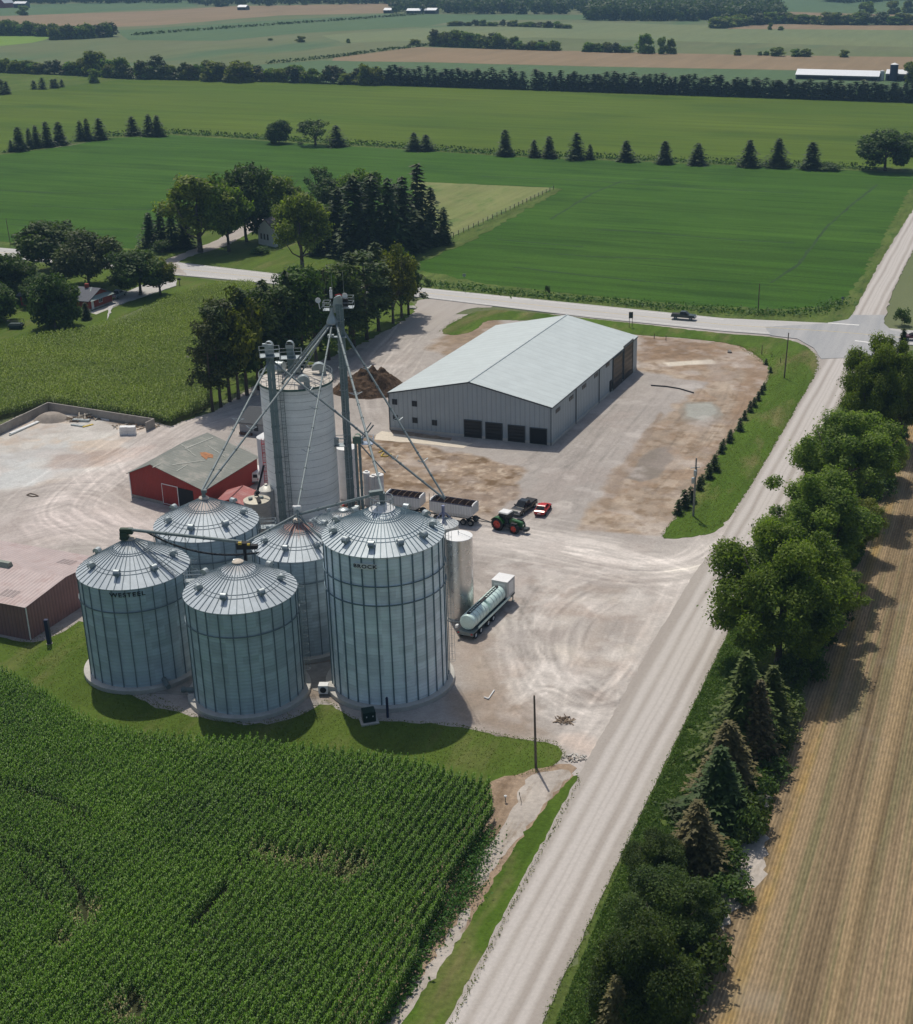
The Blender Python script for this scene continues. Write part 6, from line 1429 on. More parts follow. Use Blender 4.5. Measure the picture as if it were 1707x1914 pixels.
def diamonds(c,n,t,L,W):
    """c,n,t: (k,3) centre, normal, long direction; L,W half sizes"""
    b=np.cross(n,t); b/=np.linalg.norm(b,axis=1)[:,None]+1e-9; t=np.cross(b,n); t/=np.linalg.norm(t,axis=1)[:,None]+1e-9
    V=np.stack([c-t*L[:,None],c+b*W[:,None]-t*(L*.1)[:,None],c+t*L[:,None],c-b*W[:,None]-t*(L*.1)[:,None]],1)
    return V.reshape(-1,3)
def rnd(k): 
    v=RN.normal(size=(k,3)); return v/(np.linalg.norm(v,axis=1)[:,None]+1e-9)
def mesh_leaves(name,V,var,m):
    nf=len(V)//4; return npmesh(name,V,np.arange(nf*4).reshape(-1,4),m,attr=var)
def leafcloud(lobes,per,size,up=.35,asp=.5,shell=.55):
    Vs=[];vr=[]
    for (x,y,z,r) in lobes:
        k=max(6,int(per*(r**2))); d=rnd(k); d[:,2]=d[:,2]*.85+.12; rr=r*(shell+(1-shell)*RN.random(k)**.5)*(1+.18*RN.normal(size=k))
        c=np.array([x,y,z])+d*rr[:,None]; n=d*.8+rnd(k)*.8+np.array([0,0,up]); n/=np.linalg.norm(n,axis=1)[:,None]
        s=size*RN.uniform(.6,1.35,k); Vs.append(diamonds(c,n,rnd(k),s,s*asp)); tone=RN.uniform(-.3,.3)
        vr.append(np.clip(.5+tone+RN.normal(size=k)*.22,0,1))
    return np.concatenate(Vs),np.concatenate(vr)
def broad_lobes(Rw,Hc,z0,n,lr=(.24,.4),flat=1.,seed=0,topbias=.2):
    out=[]
    for i in range(n):
        d=rnd(1)[0]; 
        if d[2]<-.9: d[2]*=-.5
        q=RN.uniform(.42,.8); bb=1+.18*max(0,-d[2]); ir=bb*(1+.16*math.sin(3*math.atan2(d[1],d[0])+seed)+.1*math.sin(5*math.atan2(d[1],d[0])+seed*2))
        hx=math.hypot(d[0],d[1])*q*ir; ir*=min(1,.74/max(hx,1e-6))
        out.append((d[0]*Rw*q*ir,d[1]*Rw*q*ir,z0+Hc/2+d[2]*Hc/2*q*flat*(1+.1*math.sin(seed+i)),Rw*RN.uniform(*lr)))
    return out
def limb_mesh(mb,H,z0,Rw,r,n,seed):
    rr=random.Random(seed); lean=rr.uniform(-.02,.02)*H
    p0=Vector((0,0,-.2));p1=Vector((lean,0,z0)); p2=Vector((lean*1.6,0,z0+(H-z0)*.5)); mb.tube(p0,p1,r,10,r2=r*.75); mb.tube(p1,p2,r*.75,8,r2=r*.35)
    for i in range(n):
        a=2*math.pi*i/n+rr.uniform(-.3,.3); q=rr.uniform(0,.8); s=p1.lerp(p2,q); e=Vector((math.cos(a)*Rw*rr.uniform(.5,.8),math.sin(a)*Rw*rr.uniform(.5,.8),z0+(H-z0)*rr.uniform(.3,.8))); m_=s.lerp(e,.5)+Vector((0,0,-.06*H))
        mb.tube(s,m_,r*.38,6,r2=r*.25); mb.tube(m_,e,r*.25,6,r2=r*.08)
PROTO={}
def proto(kind,H,W,trunk_mb,trunk_mat,V,var,lm,crown='crown'):
    me=mesh_leaves('crown_'+kind,V,var,lm); tr=trunk_mb
    o=tr.build('trunk',trunk_mat,None,smooth='all'); tm=o.data; bpy.data.objects.remove(o)
    co=np.empty(len(V)*3); me.vertices.foreach_get('co',co); co=co.reshape(-1,3); We=2*np.percentile(np.hypot(co[:,0],co[:,1]),93); He=np.percentile(co[:,2],99.7); PROTO[kind]=(He,We,tm,me)
def mk_broad(kind,H,W,z0,nl,per,size,lm,seed,lr=(.24,.4),asp=.5,shell=.55,up=.35):
    Rw=W/2; mb=MB(); limb_mesh(mb,H,max(z0,.8),Rw*.9,.028*H,9,seed)
    V,v=leafcloud(broad_lobes(Rw,H-z0,z0,nl,lr,seed=seed),per,size,up,asp,shell); proto(kind,H,W,mb,M_bark,V,v,lm)
# near, detailed
mk_broad('maple_a',14,14,.5,110,620,.15,L_broad,1,(.09,.24),.5,.3)
mk_broad('maple_b',14,13,.7,80,600,.15,L_ash,2,(.08,.23),.5,.3)
mk_broad('maple_c',14,13,.5,100,600,.15,L_ash,3,(.08,.23),.5,.3)
mk_broad('dense_a',13,12,.3,64,560,.15,L_darkb,4,(.18,.3))
# mid distance
mk_broad('oak_a',14,12,1.2,56,80,.36,L_broad,5,(.16,.3)); mk_broad('oak_b',13,12,.6,56,80,.36,L_darkb,6,(.18,.32)); mk_broad('round_a',10,11,-.6,60,90,.33,L_darkb,7,(.22,.34)); mk_broad('bronze_a',12,13,.8,54,80,.33,L_red,8,(.2,.34)); mk_broad('ash_a',16,12,2.2,58,80,.36,L_ash,9,(.15,.3))
mk_broad('thin_a',13,9,1.5,30,60,.34,L_darkb,10,(.16,.3))
# far
mk_broad('far_a',12,11,-4,26,26,.75,L_broad,11,(.25,.4)); mk_broad('far_b',12,10,-3.5,20,22,.75,L_red,12,(.25,.4)); mk_broad('far_c',12,12,-4,24,22,.75,L_broad,13,(.22,.38)); mk_broad('bush_a',4,6,.0,16,60,.28,L_darkb,14,(.3,.45)); mk_broad('bush_b',4,6,.0,18,60,.28,L_weed,15,(.3,.45))
def mk_conifer(kind,H,W,lay,br,seg,sz,lm,seed,z0=.04,pw=.9,gap=0,dr=.35,tm=M_bark,brown=0):
    Rw=W/2; C=[];Nn=[];T=[];Ls=[];vr=[]; bulge=RN.uniform(0,6.28,3)
    for i in range(lay):
        f=i/(lay-1); z=H*(z0+(1-z0)*f); r=Rw*((1-f)**pw)*RN.uniform(.82,1.12)+.05*Rw*(1-f)+.12
        k=max(4,int(br*(1-f*.75)))
        for j in range(k):
            if RN.random()<gap: continue
            a=2*math.pi*(j+RN.random()*.7)/k+i*1.3; rl=r*RN.uniform(.6,1.2)*(1+.16*math.sin(a*2+bulge[0]+f*3)+.12*math.sin(a*3+bulge[1]-f*7)); sg=max(2,int(seg*(1-f*.7)))
            tone=RN.uniform(-.2,.2)
            for s in range(sg):
                q=(s+.6)/sg; x,y=math.cos(a)*rl*q,math.sin(a)*rl*q; zz=z-dr*rl*q*q+RN.normal()*.03*H/10
                for side in (-1,1):
                    o=a+side*RN.uniform(.35,.9); w=sz*(1.15-q*.45)*RN.uniform(.7,1.3)
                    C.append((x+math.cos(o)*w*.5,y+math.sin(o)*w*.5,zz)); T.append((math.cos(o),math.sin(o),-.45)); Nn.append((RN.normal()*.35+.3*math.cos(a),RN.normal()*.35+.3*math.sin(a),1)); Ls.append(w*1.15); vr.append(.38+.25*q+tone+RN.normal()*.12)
    C,T,Nn,Ls,vr=map(np.array,(C,T,Nn,Ls,vr)); Nn/=np.linalg.norm(Nn,axis=1)[:,None]
    V=diamonds(C,Nn,T,Ls,Ls*.42); mb=MB(); mb.tube((0,0,-.2),(0,0,H*.97),.018*H,8,r2=.02); proto(kind,H,W,mb,tm,V,np.clip(vr,0,1),lm)
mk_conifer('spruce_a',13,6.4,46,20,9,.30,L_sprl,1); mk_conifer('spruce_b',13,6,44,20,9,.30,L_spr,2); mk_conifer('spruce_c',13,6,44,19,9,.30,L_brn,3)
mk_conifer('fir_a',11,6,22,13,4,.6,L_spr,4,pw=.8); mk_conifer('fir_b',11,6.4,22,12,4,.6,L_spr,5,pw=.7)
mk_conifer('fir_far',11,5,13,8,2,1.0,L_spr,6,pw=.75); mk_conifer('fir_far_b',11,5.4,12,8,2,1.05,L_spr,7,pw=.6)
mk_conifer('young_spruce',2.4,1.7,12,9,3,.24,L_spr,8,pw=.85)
# pines with bare trunks
def mk_pine(kind,H,W,z0,nl,per,lm,seed):
    Rw=W/2; rr=random.Random(seed); lobes=[]; mb=MB(); mb.tube((0,0,-.2),(0,0,H*.95),.016*H,8,r2=.04)
    for i in range(nl):
        f=rr.random(); z=z0+(H-z0)*f; r=Rw*(1-.55*f)*rr.uniform(.25,.9); a=rr.uniform(0,6.28); x,y=r*math.cos(a),r*math.sin(a); lobes.append((x,y,z,Rw*rr.uniform(.2,.34))); mb.tube((0,0,z-.5),(x,y,z),.05,4,r2=.02)
    for i in range(10):
        z=H*.15+(z0-H*.1)*rr.random(); a=rr.uniform(0,6.28); mb.tube((0,0,z),(math.cos(a)*1.2,math.sin(a)*1.2,z+.2),.03,3)
    V,v=leafcloud(lobes,per,.3,.4,.4,.3); proto(kind,H,W,mb,M_barkp,V,v,lm)
mk_pine('pine_a',14,6.5,4,50,75,L_pine,1); mk_pine('pine_b',14,6,4.2,48,70,L_pine,2); mk_conifer('pine_d',14,5.6,30,12,4,.5,L_pine,31,z0=.28,pw=.55,dr=.25,tm=M_barkp)
mk_pine('pine_c',14,7,3.,54,70,L_darkb,3)
def plant(kind,g,h,w,label,cat='tree',name=None,group=None,d=None,rz=None):
    H0,W0,tm,cm=PROTO[kind]; t=thing(name or 'tree',label,cat,(g[0],g[1],g[2] if len(g)>2 else 0),random.uniform(0,6.28) if rz is None else rz,group)
    sx=w/W0; t.scale=(sx,sx if d is None else d,h/H0)
    for nm,me in (('trunk',tm),('crown',cm)):
        o=bpy.data.objects.new(nm,me); COL.objects.link(o); o.parent=t
    return t
def T(kind,b,top,wpx,label,z=.05,**k):
    g=G(b[0],b[1],z); h=hgt(g,top)-z; return plant(kind,g,h,wpx*mpp(g),label,**k)
# ---- roadside row along the gravel road
cr0=-20.6
def RL(l,c): 
    az=ROAD_AZ; return (c*math.cos(az)+l*math.sin(az),-c*math.sin(az)+l*math.cos(az),.15)
row=[('spruce_c',82,-22.5,1830,90,'brown-tipped spruce at the bottom edge of the photo, beside the gravel road'),
('dense_a',85,-20.2,1735,185,'dark broad tree nearest the camera in the roadside row'),
('dense_a',97,-21.6,1640,175,'dark broad tree, second from the camera in the roadside row'),
('dense_a',105,-22.3,1565,110,'narrow dark broad tree behind the pale roadside boulder'),
('spruce_c',109,-20.2,1500,105,'brown-green spruce right of the pale roadside boulder'),
('spruce_b',118,-22.2,1490,85,'slim dark spruce at the road side of the conifer group'),
('spruce_b',117,-19.9,1400,120,'dark broad spruce in the middle of the roadside conifers'),
('spruce_c',122,-20.1,1352,110,'rusty-tipped spruce in the middle of the roadside conifers'),
('spruce_a',131,-21.6,1225,118,'tall green pointed spruce just below the big maple'),
('spruce_c',130,-19.8,1275,85,'slim brown spruce between two green ones below the maple'),
('spruce_a',135,-19.2,1248,90,'green pointed spruce right behind the slim brown one'),
('maple_a',153,-21.5,1000,228,'largest bright green maple leaning over the yard entrance'),
('maple_b',163,-18.0,1060,150,'olive green tree on the field side of the largest maple'),
('maple_c',177,-21.0,884,200,'leafy tree with loose branches above the largest maple'),
('maple_b',190,-18.5,930,120,'rounded tree on the field side in the middle of the row'),
('maple_b',207,-21.5,775,178,'sparse-branched tree across from the verge of young spruces'),
('maple_c',222,-18.5,800,110,'smaller tree filling the gap near the far end of the row'),
('maple_a',240,-20.8,636,122,'last broad tree of the roadside row before the junction'),
('spruce_b',262,-19.2,618,56,'left of the two dark spruces at the far end of the row'),
('spruce_b',262,-15.8,628,60,'right of the two dark spruces at the far end of the row'),
('maple_c',243,-16.6,690,90,'dark green tree at the right edge before the far spruces')]
for kd,l,c,top,wp,lb in row:
    wp*=1.02 if 'maple' in kd else .95 if 'dense' in kd else 1.0; c-=.8 if 'dense' in kd else 0; c-=2.6 if 103<l<126 else 1.3 if 100<l<200 else .5
    if 'spruce' in kd: wp*=1.1
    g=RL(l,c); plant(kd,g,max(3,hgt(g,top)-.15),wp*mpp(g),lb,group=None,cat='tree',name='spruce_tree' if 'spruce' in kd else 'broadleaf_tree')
rr=random.Random(4)
for i in range(40):
    l=82+i*4.6+rr.uniform(-1.5,1.5); c=rr.uniform(-20.8,-18.6) if l<140 else rr.uniform(-20.5,-17.5); g=RL(l,c)
    plant(rr.choice(['bush_a','bush_a','bush_b']),g,rr.uniform(2.2,4.6),rr.uniform(3.6,5.6),'low dark undergrowth shrub beneath the roadside tree row','shrub','shrub','undergrowth shrubs of the roadside row')
for (l,c,h,w) in ((133,-24,1.6,3),(139,-24.5,2.2,4.5),(143,-25,2.,4),(148,-24.5,1.6,4),(101,-25.,1.5,3),(95,-25.5,1.4,3.5),(88,-25.5,1.7,4)):
    plant('bush_b',RL(l,c),h,w,'low bright weedy bush on the grass between gravel road and tree row','bush','bush','weedy bushes on the road bank')
# ---- young spruces
yl=[(1268,960,936),(1279,948,918),(1291,938,912),(1307,914,893),(1312,903,888),(1325,893,868),(1336,879,852),(1348,846,828),(1352,838,822),(1363,826,808),(1366,820,804),(1383,804,783),(1392,784,768),(1402,769,751),(1410,760,744),(1417,748,733),(1424,736,722),(1428,728,716),(1440,696,686),(1432,681,671)]
for i,(x,y,t) in enumerate(yl):
    g=G(x,y,.1); h=hgt(g,t)-.1
    plant('young_spruce',g,h*1.1,max(h*.95,1.3),'%s young dark spruce in the verge row, counted from the near end'%ORD[i],'young spruce','spruce_sapling','young spruces planted along the verge')
# ---- hedgerow conifers between the two big fields
hd=[(22,283,262,13,'fir_b'),(38,281,238,28,'fir_a'),(57,277,240,19,'fir_b'),(70,275,235,21,'fir_a'),(90,273,228,25,'fir_a'),(113,269,228,27,'fir_a'),(152,262,226,22,'fir_b'),(165,262,222,19,'fir_a'),(188,260,221,27,'fir_a'),(249,252,218,25,'fir_a'),(280,253,214,27,'fir_b'),(296,254,216,25,'fir_a'),(522,267,226,34,'round_a'),(590,271,223,44,'thin_a'),(630,273,235,33,'fir_b'),(775,281,248,28,'fir_b'),(797,281,252,28,'fir_b'),(945,290,243,30,'fir_a'),(999,293,262,21,'fir_b'),(1027,294,255,27,'fir_a'),(1078,297,248,32,'fir_a'),(1103,297,270,17,'fir_b'),(1171,301,263,30,'fir_a'),(1243,305,264,30,'fir_a'),(1304,307,268,34,'fir_b'),(1400,311,262,34,'fir_a'),(1454,312,259,36,'fir_a'),(1517,315,266,38,'fir_a')]
for i,(x,y,t,w,k) in enumerate(hd):
    kk={'round_a':'round dark bushy tree','thin_a':'sparse leafy tree'}.get(k,'dark cone-shaped conifer')
    T(k,(x,y),t,w*1.3,'%s in the field hedgerow, %s tree from the left'%(kk,ORD[i]),.3,name='conifer' if 'fir' in k else 'broadleaf_tree')
T('oak_b',(1655,318),246,98,'big spreading tree at the right end of the field hedgerow',.3,name='broadleaf_tree'); T('bush_a',(1552,317),305,52,'low dark bush left of the big spreading hedgerow tree',.3,name='bush',cat='bush')
T('bush_a',(562,270),265,14,'tiny bush between the round and the sparse hedgerow trees',.3,name='bush',cat='bush'); T('bush_a',(1686,606),575,30,'dark round bush by the road at the right edge',.3,name='bush',cat='bush')
T('bush_a',(1024,549),533,10,'small dark bush on the roadside beyond the warehouse',.3,name='bush',cat='bush'); T('bush_a',(800,533),520,14,'small bush on the roadside near the farm entrance',.3,name='bush',cat='bush')
# ---- farmyard trees (left middle)
FY=[('ash_a',(375,472),328,112,'tall green tree with bare trunks left in the farmyard wood'),('oak_a',(428,470),330,80,'dark-leaved tree on the farm lane behind the tall green one'),('oak_b',(462,452),312,86,'high dark crown in the middle of the farmyard wood'),('oak_a',(522,425),318,84,'broad crown behind the white farmhouse'),('ash_a',(566,507),362,88,'bright yellow-green tree before the white farmhouse'),('thin_a',(598,385),312,46,'narrow upright tree behind the pale green roof'),('oak_b',(628,395),335,58,'dark leafy tree right of the pale green roof'),('oak_a',(676,400),315,70,'yellow-green crown behind the dark farmyard conifers'),
('fir_b',(637,474),352,60,'leftmost conifer of the dark farmyard conifer block'),('round_a',(612,470),385,60,'dark purple-green shrub tree left of the conifer block'),('fir_a',(668,480),330,66,'second conifer of the dark farmyard block, leafy and wide'),('fir_b',(700,482),328,66,'third conifer of the dark farmyard block'),('fir_b',(730,480),335,62,'fourth conifer of the dark farmyard block'),('fir_a',(757,474),332,58,'fifth conifer of the dark farmyard block'),('fir_a',(785,462),308,56,'tallest pointed spruce at the right of the farmyard block'),('fir_b',(808,458),352,46,'low conifer just right of the tallest pointed spruce'),('fir_a',(831,456),388,30,'small separate spruce at the pasture corner'),
('fir_b',(690,440),340,60,'conifer standing in the back of the dark farmyard block'),('fir_b',(740,430),345,56,'conifer at the back right of the farmyard block'),
('fir_a',(283,462),398,34,'left of four dark spruces by the farm lane lamp'),('fir_b',(304,465),394,34,'second of four dark spruces by the farm lane lamp'),('fir_b',(325,466),396,34,'third of four dark spruces by the farm lane lamp'),('fir_a',(347,464),400,34,'right of four dark spruces by the farm lane lamp'),
('bush_a',(303,472),447,42,'round dark bush under the farm lane lamp'),('bush_a',(488,475),460,30,'small bush on the lawn before the white farmhouse'),('bush_b',(480,474),464,22,'pale small bush on the lawn before the farmhouse'),('fir_b',(590,478),415,28,'narrow dark conifer right of the bright yellow-green tree'),
('oak_b',(104,505),418,104,'large dark tree behind the brick bungalow'),('bronze_a',(166,535),432,100,'bronze-leaved tree behind the brick bungalow'),('round_a',(18,560),474,88,'dark tree at the left edge beside the bungalow'),('round_a',(-20,600),520,80,'dark round tree cut by the left edge of the photo'),('round_a',(104,612),512,78,'big round tree standing before the brick bungalow'),('round_a',(80,570),520,60,'dark crown just left behind the big round tree'),('oak_b',(262,552),468,88,'dark spreading tree beside the bungalow drive'),('ash_a',(300,550),482,52,'lighter small tree beside the bungalow drive'),('fir_b',(162,596),566,18,'small dark upright shrub at the bungalow corner')]
for k,b_,t,w,lb in FY: T(k,b_,t,w*(1.3 if k[:3]=='fir' else 1.12),lb,.1,name={'f':'conifer','b':'bush'}.get(k[0],'broadleaf_tree') if k!='bronze_a' else 'broadleaf_tree',cat='bush' if k[:4]=='bush' else 'tree')
# ---- pine row by the yard
pr=[(398,768,590,'pine_a',50),(413,760,572,'pine_b',50),(430,750,560,'pine_b',55),(446,745,545,'oak_a',74),(462,738,540,'pine_d',56),(484,728,540,'pine_c',66),(505,718,524,'pine_d',50),(524,708,520,'pine_a',58),(547,698,508,'fir_b',50),(568,690,500,'pine_c',66),(592,682,500,'thin_a',62),(615,672,505,'pine_d',50),(640,660,492,'pine_c',64),(662,648,472,'pine_d',54),(686,634,470,'pine_b',64),(708,618,454,'pine_d',50),(735,604,462,'oak_a',62),(751,594,468,'thin_a',48),(764,588,480,'pine_a',44),(530,690,540,'pine_c',60),(600,655,520,'pine_c',60),(655,625,500,'pine_c',60),(490,700,545,'pine_c',66)]
for i,(x,y,t,k,w) in enumerate(pr):
    T(k,(x,y),t,w*1.35,'%s pine from the near end of the row beside the yard'%ORD[i] if i<19 else 'pine in the second line behind the yard pine row, %s of four'%ORD[i-19],.1,name='pine_tree')
# ---- far treelines
for i in range(86):
    x=716+i*11.9+random.uniform(-2,2); y=157+(x-700)*.0335; h=random.uniform(27,37) if i%9 else 24
    if 955<x<962 or 990<x<1000: continue
    T(random.choice(['fir_far','fir_far_b','fir_far']),(x,y),y-h-3,random.uniform(24,32),'dark conifer in the long straight windbreak beyond the yellow-green field',.3,name='conifer',group='conifers of the far windbreak')
for i in range(20):
    x=1080+i*33+random.uniform(-8,8); y=155.5+(x-700)*.0335; T('fir_far_b',(x,y),y-random.uniform(30,38),30,'dark conifer in the long straight windbreak beyond the yellow-green field',.3,name='conifer',group='conifers of the far windbreak')
x=-20
while x<712:
    y=np.interp(x,[-20,0,180,240,500,700],[132,134,141,146,151,158]); w=random.uniform(22,38); h=random.uniform(17,34)
    if 0<x<150: h*=.85
    T(random.choice(['far_a','far_b','far_a','far_c','far_b']),(x,y),y-h,w,'leafy tree in the mixed tree line beyond the yellow-green field',.3,name='broadleaf_tree',group='trees of the mixed far tree line'); x+=random.uniform(8,15)
for i,(x,y,t,w,k) in enumerate(((178,141,95,44,'far_a'),(228,145,107,30,'far_a'),(176,154,128,22,'far_a'),(290,146,104,44,'far_b'),(395,150,113,48,'far_a'),(450,152,114,54,'far_a'),(682,158,119,26,'far_a'),(730,158,122,24,'fir_far'),(552,154,126,24,'fir_far'))):
    T(k,(x,y),t,w,('tallest tree in the left of the mixed tree line','leaning narrow tree in the mixed tree line','small dark tree standing out before the tall one','domed grey-green tree in the mixed line','left of two wide trees in the mixed line','right of two wide trees in the mixed line','tall oval tree where the mixed line meets the windbreak','first tall conifer of the windbreak','pointed conifer amid the mixed tree line')[i],.3,name='conifer' if 'fir' in k else 'broadleaf_tree')
for x,y,t,w in ((5,176,148,14),(14,175,152,14),(64,166,150,12),(80,166,145,15),(99,164,148,12),(105,164,147,13),(116,162,148,10)):
    T('fir_far_b',(x,y),t,w*1.2,'small conifer on the field edge at the far left','tree' and .3,name='conifer',group='small conifers on the far left field edge')
def hedgeline(pts,n,hmin,hmax,w,label,group,kinds=('far_a','far_c','far_b')):
    P_=[G(*p,.2) for p in pts]; d=[0]
    for a,b_ in zip(P_,P_[1:]): d.append(d[-1]+math.dist(a[:2],b_[:2]))
    for i in range(n):
        s=d[-1]*(i+random.uniform(.1,.9))/n; X=np.interp(s,d,[p[0] for p in P_]);Y=np.interp(s,d,[p[1] for p in P_])
        plant(random.choice(kinds),(X,Y,.2),random.uniform(hmin,hmax),w*random.uniform(.8,1.3),label,'tree','broadleaf_tree',group)
hedgeline([(-20,66),(60,66),(100,68)],14,9,15,14,'tree in the clump behind the small bright hay field','trees behind the hay field')
hedgeline([(95,74),(150,72),(210,68)],14,9,14,13,'tree in the clump right of the small bright hay field','trees right of the hay field')
hedgeline([(806,85),(870,88),(948,91)],16,8,14,14,'tree of the hedge above the brown field, left part','hedge trees above the brown field')
hedgeline([(968,92),(1040,94)],8,5,8,10,'low tree right of the round one above the brown field','low hedge trees above the brown field')
hedgeline([(1096,96),(1172,98)],11,5,8,10,'low hedge bush left of the twin poplars','hedge bushes left of the poplars')
SC=['round tree rising above the hedge over the brown field','tall left one of the poplars behind the brown field','middle one of the poplars behind the brown field','right one of the poplars behind the brown field','small dark tree alone between poplars and white barn','left of two tiny bushes above the brown field','right of two tiny bushes above the brown field','rounded bush pair member right of the two tiny bushes','left half of a double bush above the brown field','right half of a double bush above the brown field','last dark bush above the brown field before the white barn','round bush at the corner where the ditch line meets the hedge','large tree at the right edge beside the dark blue silo','lone tree near the white barn at the top left','small bush below the far wood, left one','small bush below the far wood, right one','tall grey-green tree by the upper right fields','dark tree in the upper right corner, left one','dark tree in the very upper right corner','oval bush alone in the distant plain field','tiny dark bush left of the oval bush on the plain','tiny dark bush right of the oval bush on the plain']
for i,(x,y,t,w) in enumerate(((962,91,68,24),(1206,99,63,30),(1238,100,69,18),(1254,100,72,18),(1379,103,91,14),(1421,103,96,10),(1433,103,95,11),(1454,104,88,28),(1488,105,91,20),(1507,105,91,22),(1577,106,93,19),(775,84,73,22),(1707,152,114,36),(43,28,10,22),(1439,55,43,9),(1460,56,49,10),(1620,28,3,30),(1670,26,1,26),(1697,24,0,20),(562,78,67,19),(506,75,71,9),(651,80,72,7))):
    T('far_a',(x,y),t,w,SC[i],.3,name='broadleaf_tree')
hedgeline([(835,48),(868,48),(960,49),(1068,53)],20,4,7,10,'small bush of the broken hedge on the distant plain','bushes of the broken distant hedge')
hedgeline([(1338,52),(1390,47),(1460,43),(1555,46),(1707,46)],30,8,14,20,'tree of the loose hedge below the far right wood','loose hedge trees at the far right')
# distant woods: one mass each
def woods(name,label,regions,seed,hh=(12,19)):
    Vs=[];vr=[]
    for poly,n in regions:
        pw=[G(*p)[:2] for p in poly]; A_=np.array(pw); mn,mx=A_.min(0),A_.max(0); c=0
        while c<n:
            x,y=RN.uniform(mn[0],mx[0]),RN.uniform(mn[1],mx[1])
            if not inpoly(np.array([x]),np.array([y]),pw)[0]: continue
            c+=1; h=RN.uniform(*hh); V,v=leafcloud([(x,y,h*.62,h*.42),(x+2,y,h*.3,h*.4)],1.1,2.1,.4,.6,.6); Vs.append(V);vr.append(v*.8)
    me=mesh_leaves(name,np.concatenate(Vs),np.concatenate(vr),L_darkb); o=bpy.data.objects.new(name,me); COL.objects.link(o); tag(o,label,'woods',kind='stuff')
woods('distant_woods','blue-green woods closing the plain along the top of the photo',[([(-60,8),(-60,-2),(380,-8),(375,6)],420),([(370,14),(370,-8),(700,-12),(730,8),(560,10)],420),([(730,26),(735,-4),(1090,-6),(1160,4),(1110,14),(1085,27)],620),([(1095,38),(1110,18),(1200,14),(1440,12),(1462,40),(1250,40)],800),([(1525,8),(1530,-6),(1720,-8),(1720,4)],160),([(860,6),(1100,-14),(1400,-20),(1300,-8)],300),([(-200,-16),(1900,-30),(1900,-22),(-200,-8)],900)],3)
# hedge strips of ditch vegetation
def strip_hedge(name,label,pts,w,h,seed,size=.7,dens=1.2,m=L_darkb):
    P_=[G(*p) for p in pts]; Vs=[];vr=[]
    for a,b_ in zip(P_,P_[1:]):
        L=math.dist(a[:2],b_[:2]); k=int(L*dens)
        t=RN.random(k); c=np.stack([a[0]+(b_[0]-a[0])*t+RN.normal(size=k)*w,a[1]+(b_[1]-a[1])*t+RN.normal(size=k)*w,RN.random(k)*h+.2],1)
        s=size*RN.uniform(.6,1.4,k); Vs.append(diamonds(c,rnd(k)*.8+np.array([0,0,.6]),rnd(k),s,s*.6)); vr.append(RN.random(k)*.8)
    me=mesh_leaves(name,np.concatenate(Vs),np.concatenate(vr),m); o=bpy.data.objects.new(name,me); COL.objects.link(o); tag(o,label,'hedge',kind='stuff')
strip_hedge('ditch_growth','dark overgrown ditch lines crossing the distant fields',[(500,120),(640,106),(700,97),(780,88),(806,84)],1.5,2.,1,1.,3.); strip_hedge('ditch_growth','dark ditch line between two teal fields at upper left',[(250,66),(480,49),(640,38),(790,27)],2,2.,2,1.4,2.)
strip_hedge('field_edge_growth','rough weedy strip in the hedgerow between the two green fields',[(0,287),(130,268),(200,256),(320,250),(640,270),(800,281),(950,291),(1150,298),(1400,309),(1640,318)],.9,1.1,3,.45,9,L_weed)
strip_hedge('corn_field_edge','dark edge of the yellow-green field above the weedy strip',[(200,254),(320,248.5),(640,268),(800,279),(950,289),(1150,296),(1400,307),(1640,316)],.5,2.,5,.5,8,L_darkb)
strip_hedge('roadside_weeds','tall weeds along the far side of the county road',[(790,533),(1000,554),(1250,577),(1440,588),(1530,585),(1580,565)],1.6,.9,4,.35,20,L_weed)
strip_hedge('roadside_weeds','tall weeds between the corn and the ditch gravel',[(905,1560),(880,1620),(862,1680),(820,1720),(800,1760)],.9,.7,6,.14,260,L_weed)
strip_hedge('roadside_weeds','fringe of weeds along the bottom of the corn and ditch',[(800,1760),(760,1850),(700,1940)],.5,.5,8,.2,60,L_weed)
strip_hedge('windbreak_growth','dark low growth under the long straight windbreak',[(700,157),(1000,167.5),(1707,191)],2.5,5,7,1.1,9,L_spr)
# ---- grass tufts on the bank and yard edges
def tufts(name,label,polypx,n,size,m,h=.3,z=.15,kind='stuff'):
    pw=[G(*p)[:2] for p in polypx]; A_=np.array(pw); mn,mx=A_.min(0),A_.max(0); X=RN.uniform(mn[0],mx[0],n*4);Y=RN.uniform(mn[1],mx[1],n*4); k=inpoly(X,Y,pw); X=X[k][:n];Y=Y[k][:n]; k=len(X)
    cl=fbm(X,Y,1.8,3,5); keep=cl>.2; X=X[keep];Y=Y[keep];cl=cl[keep];k=len(X)
    c=np.stack([X,Y,z+h*RN.random(k)*cl*1.6],1); s=size*RN.uniform(.5,1.3,k); nn=rnd(k); nn[:,2]=np.abs(nn[:,2])*.8+.15; t=rnd(k)*.6+np.array([0,0,.8])
    me=mesh_leaves(name,diamonds(c,nn,t,s,s*.35),np.clip(cl+RN.normal(size=k)*.15,0,1),m); o=bpy.data.objects.new(name,me); COL.objects.link(o); tag(o,label,'grass',kind=kind)
EG=leafmat('edge_blades',(.08,.12,.014),(.15,.19,.03),.35)
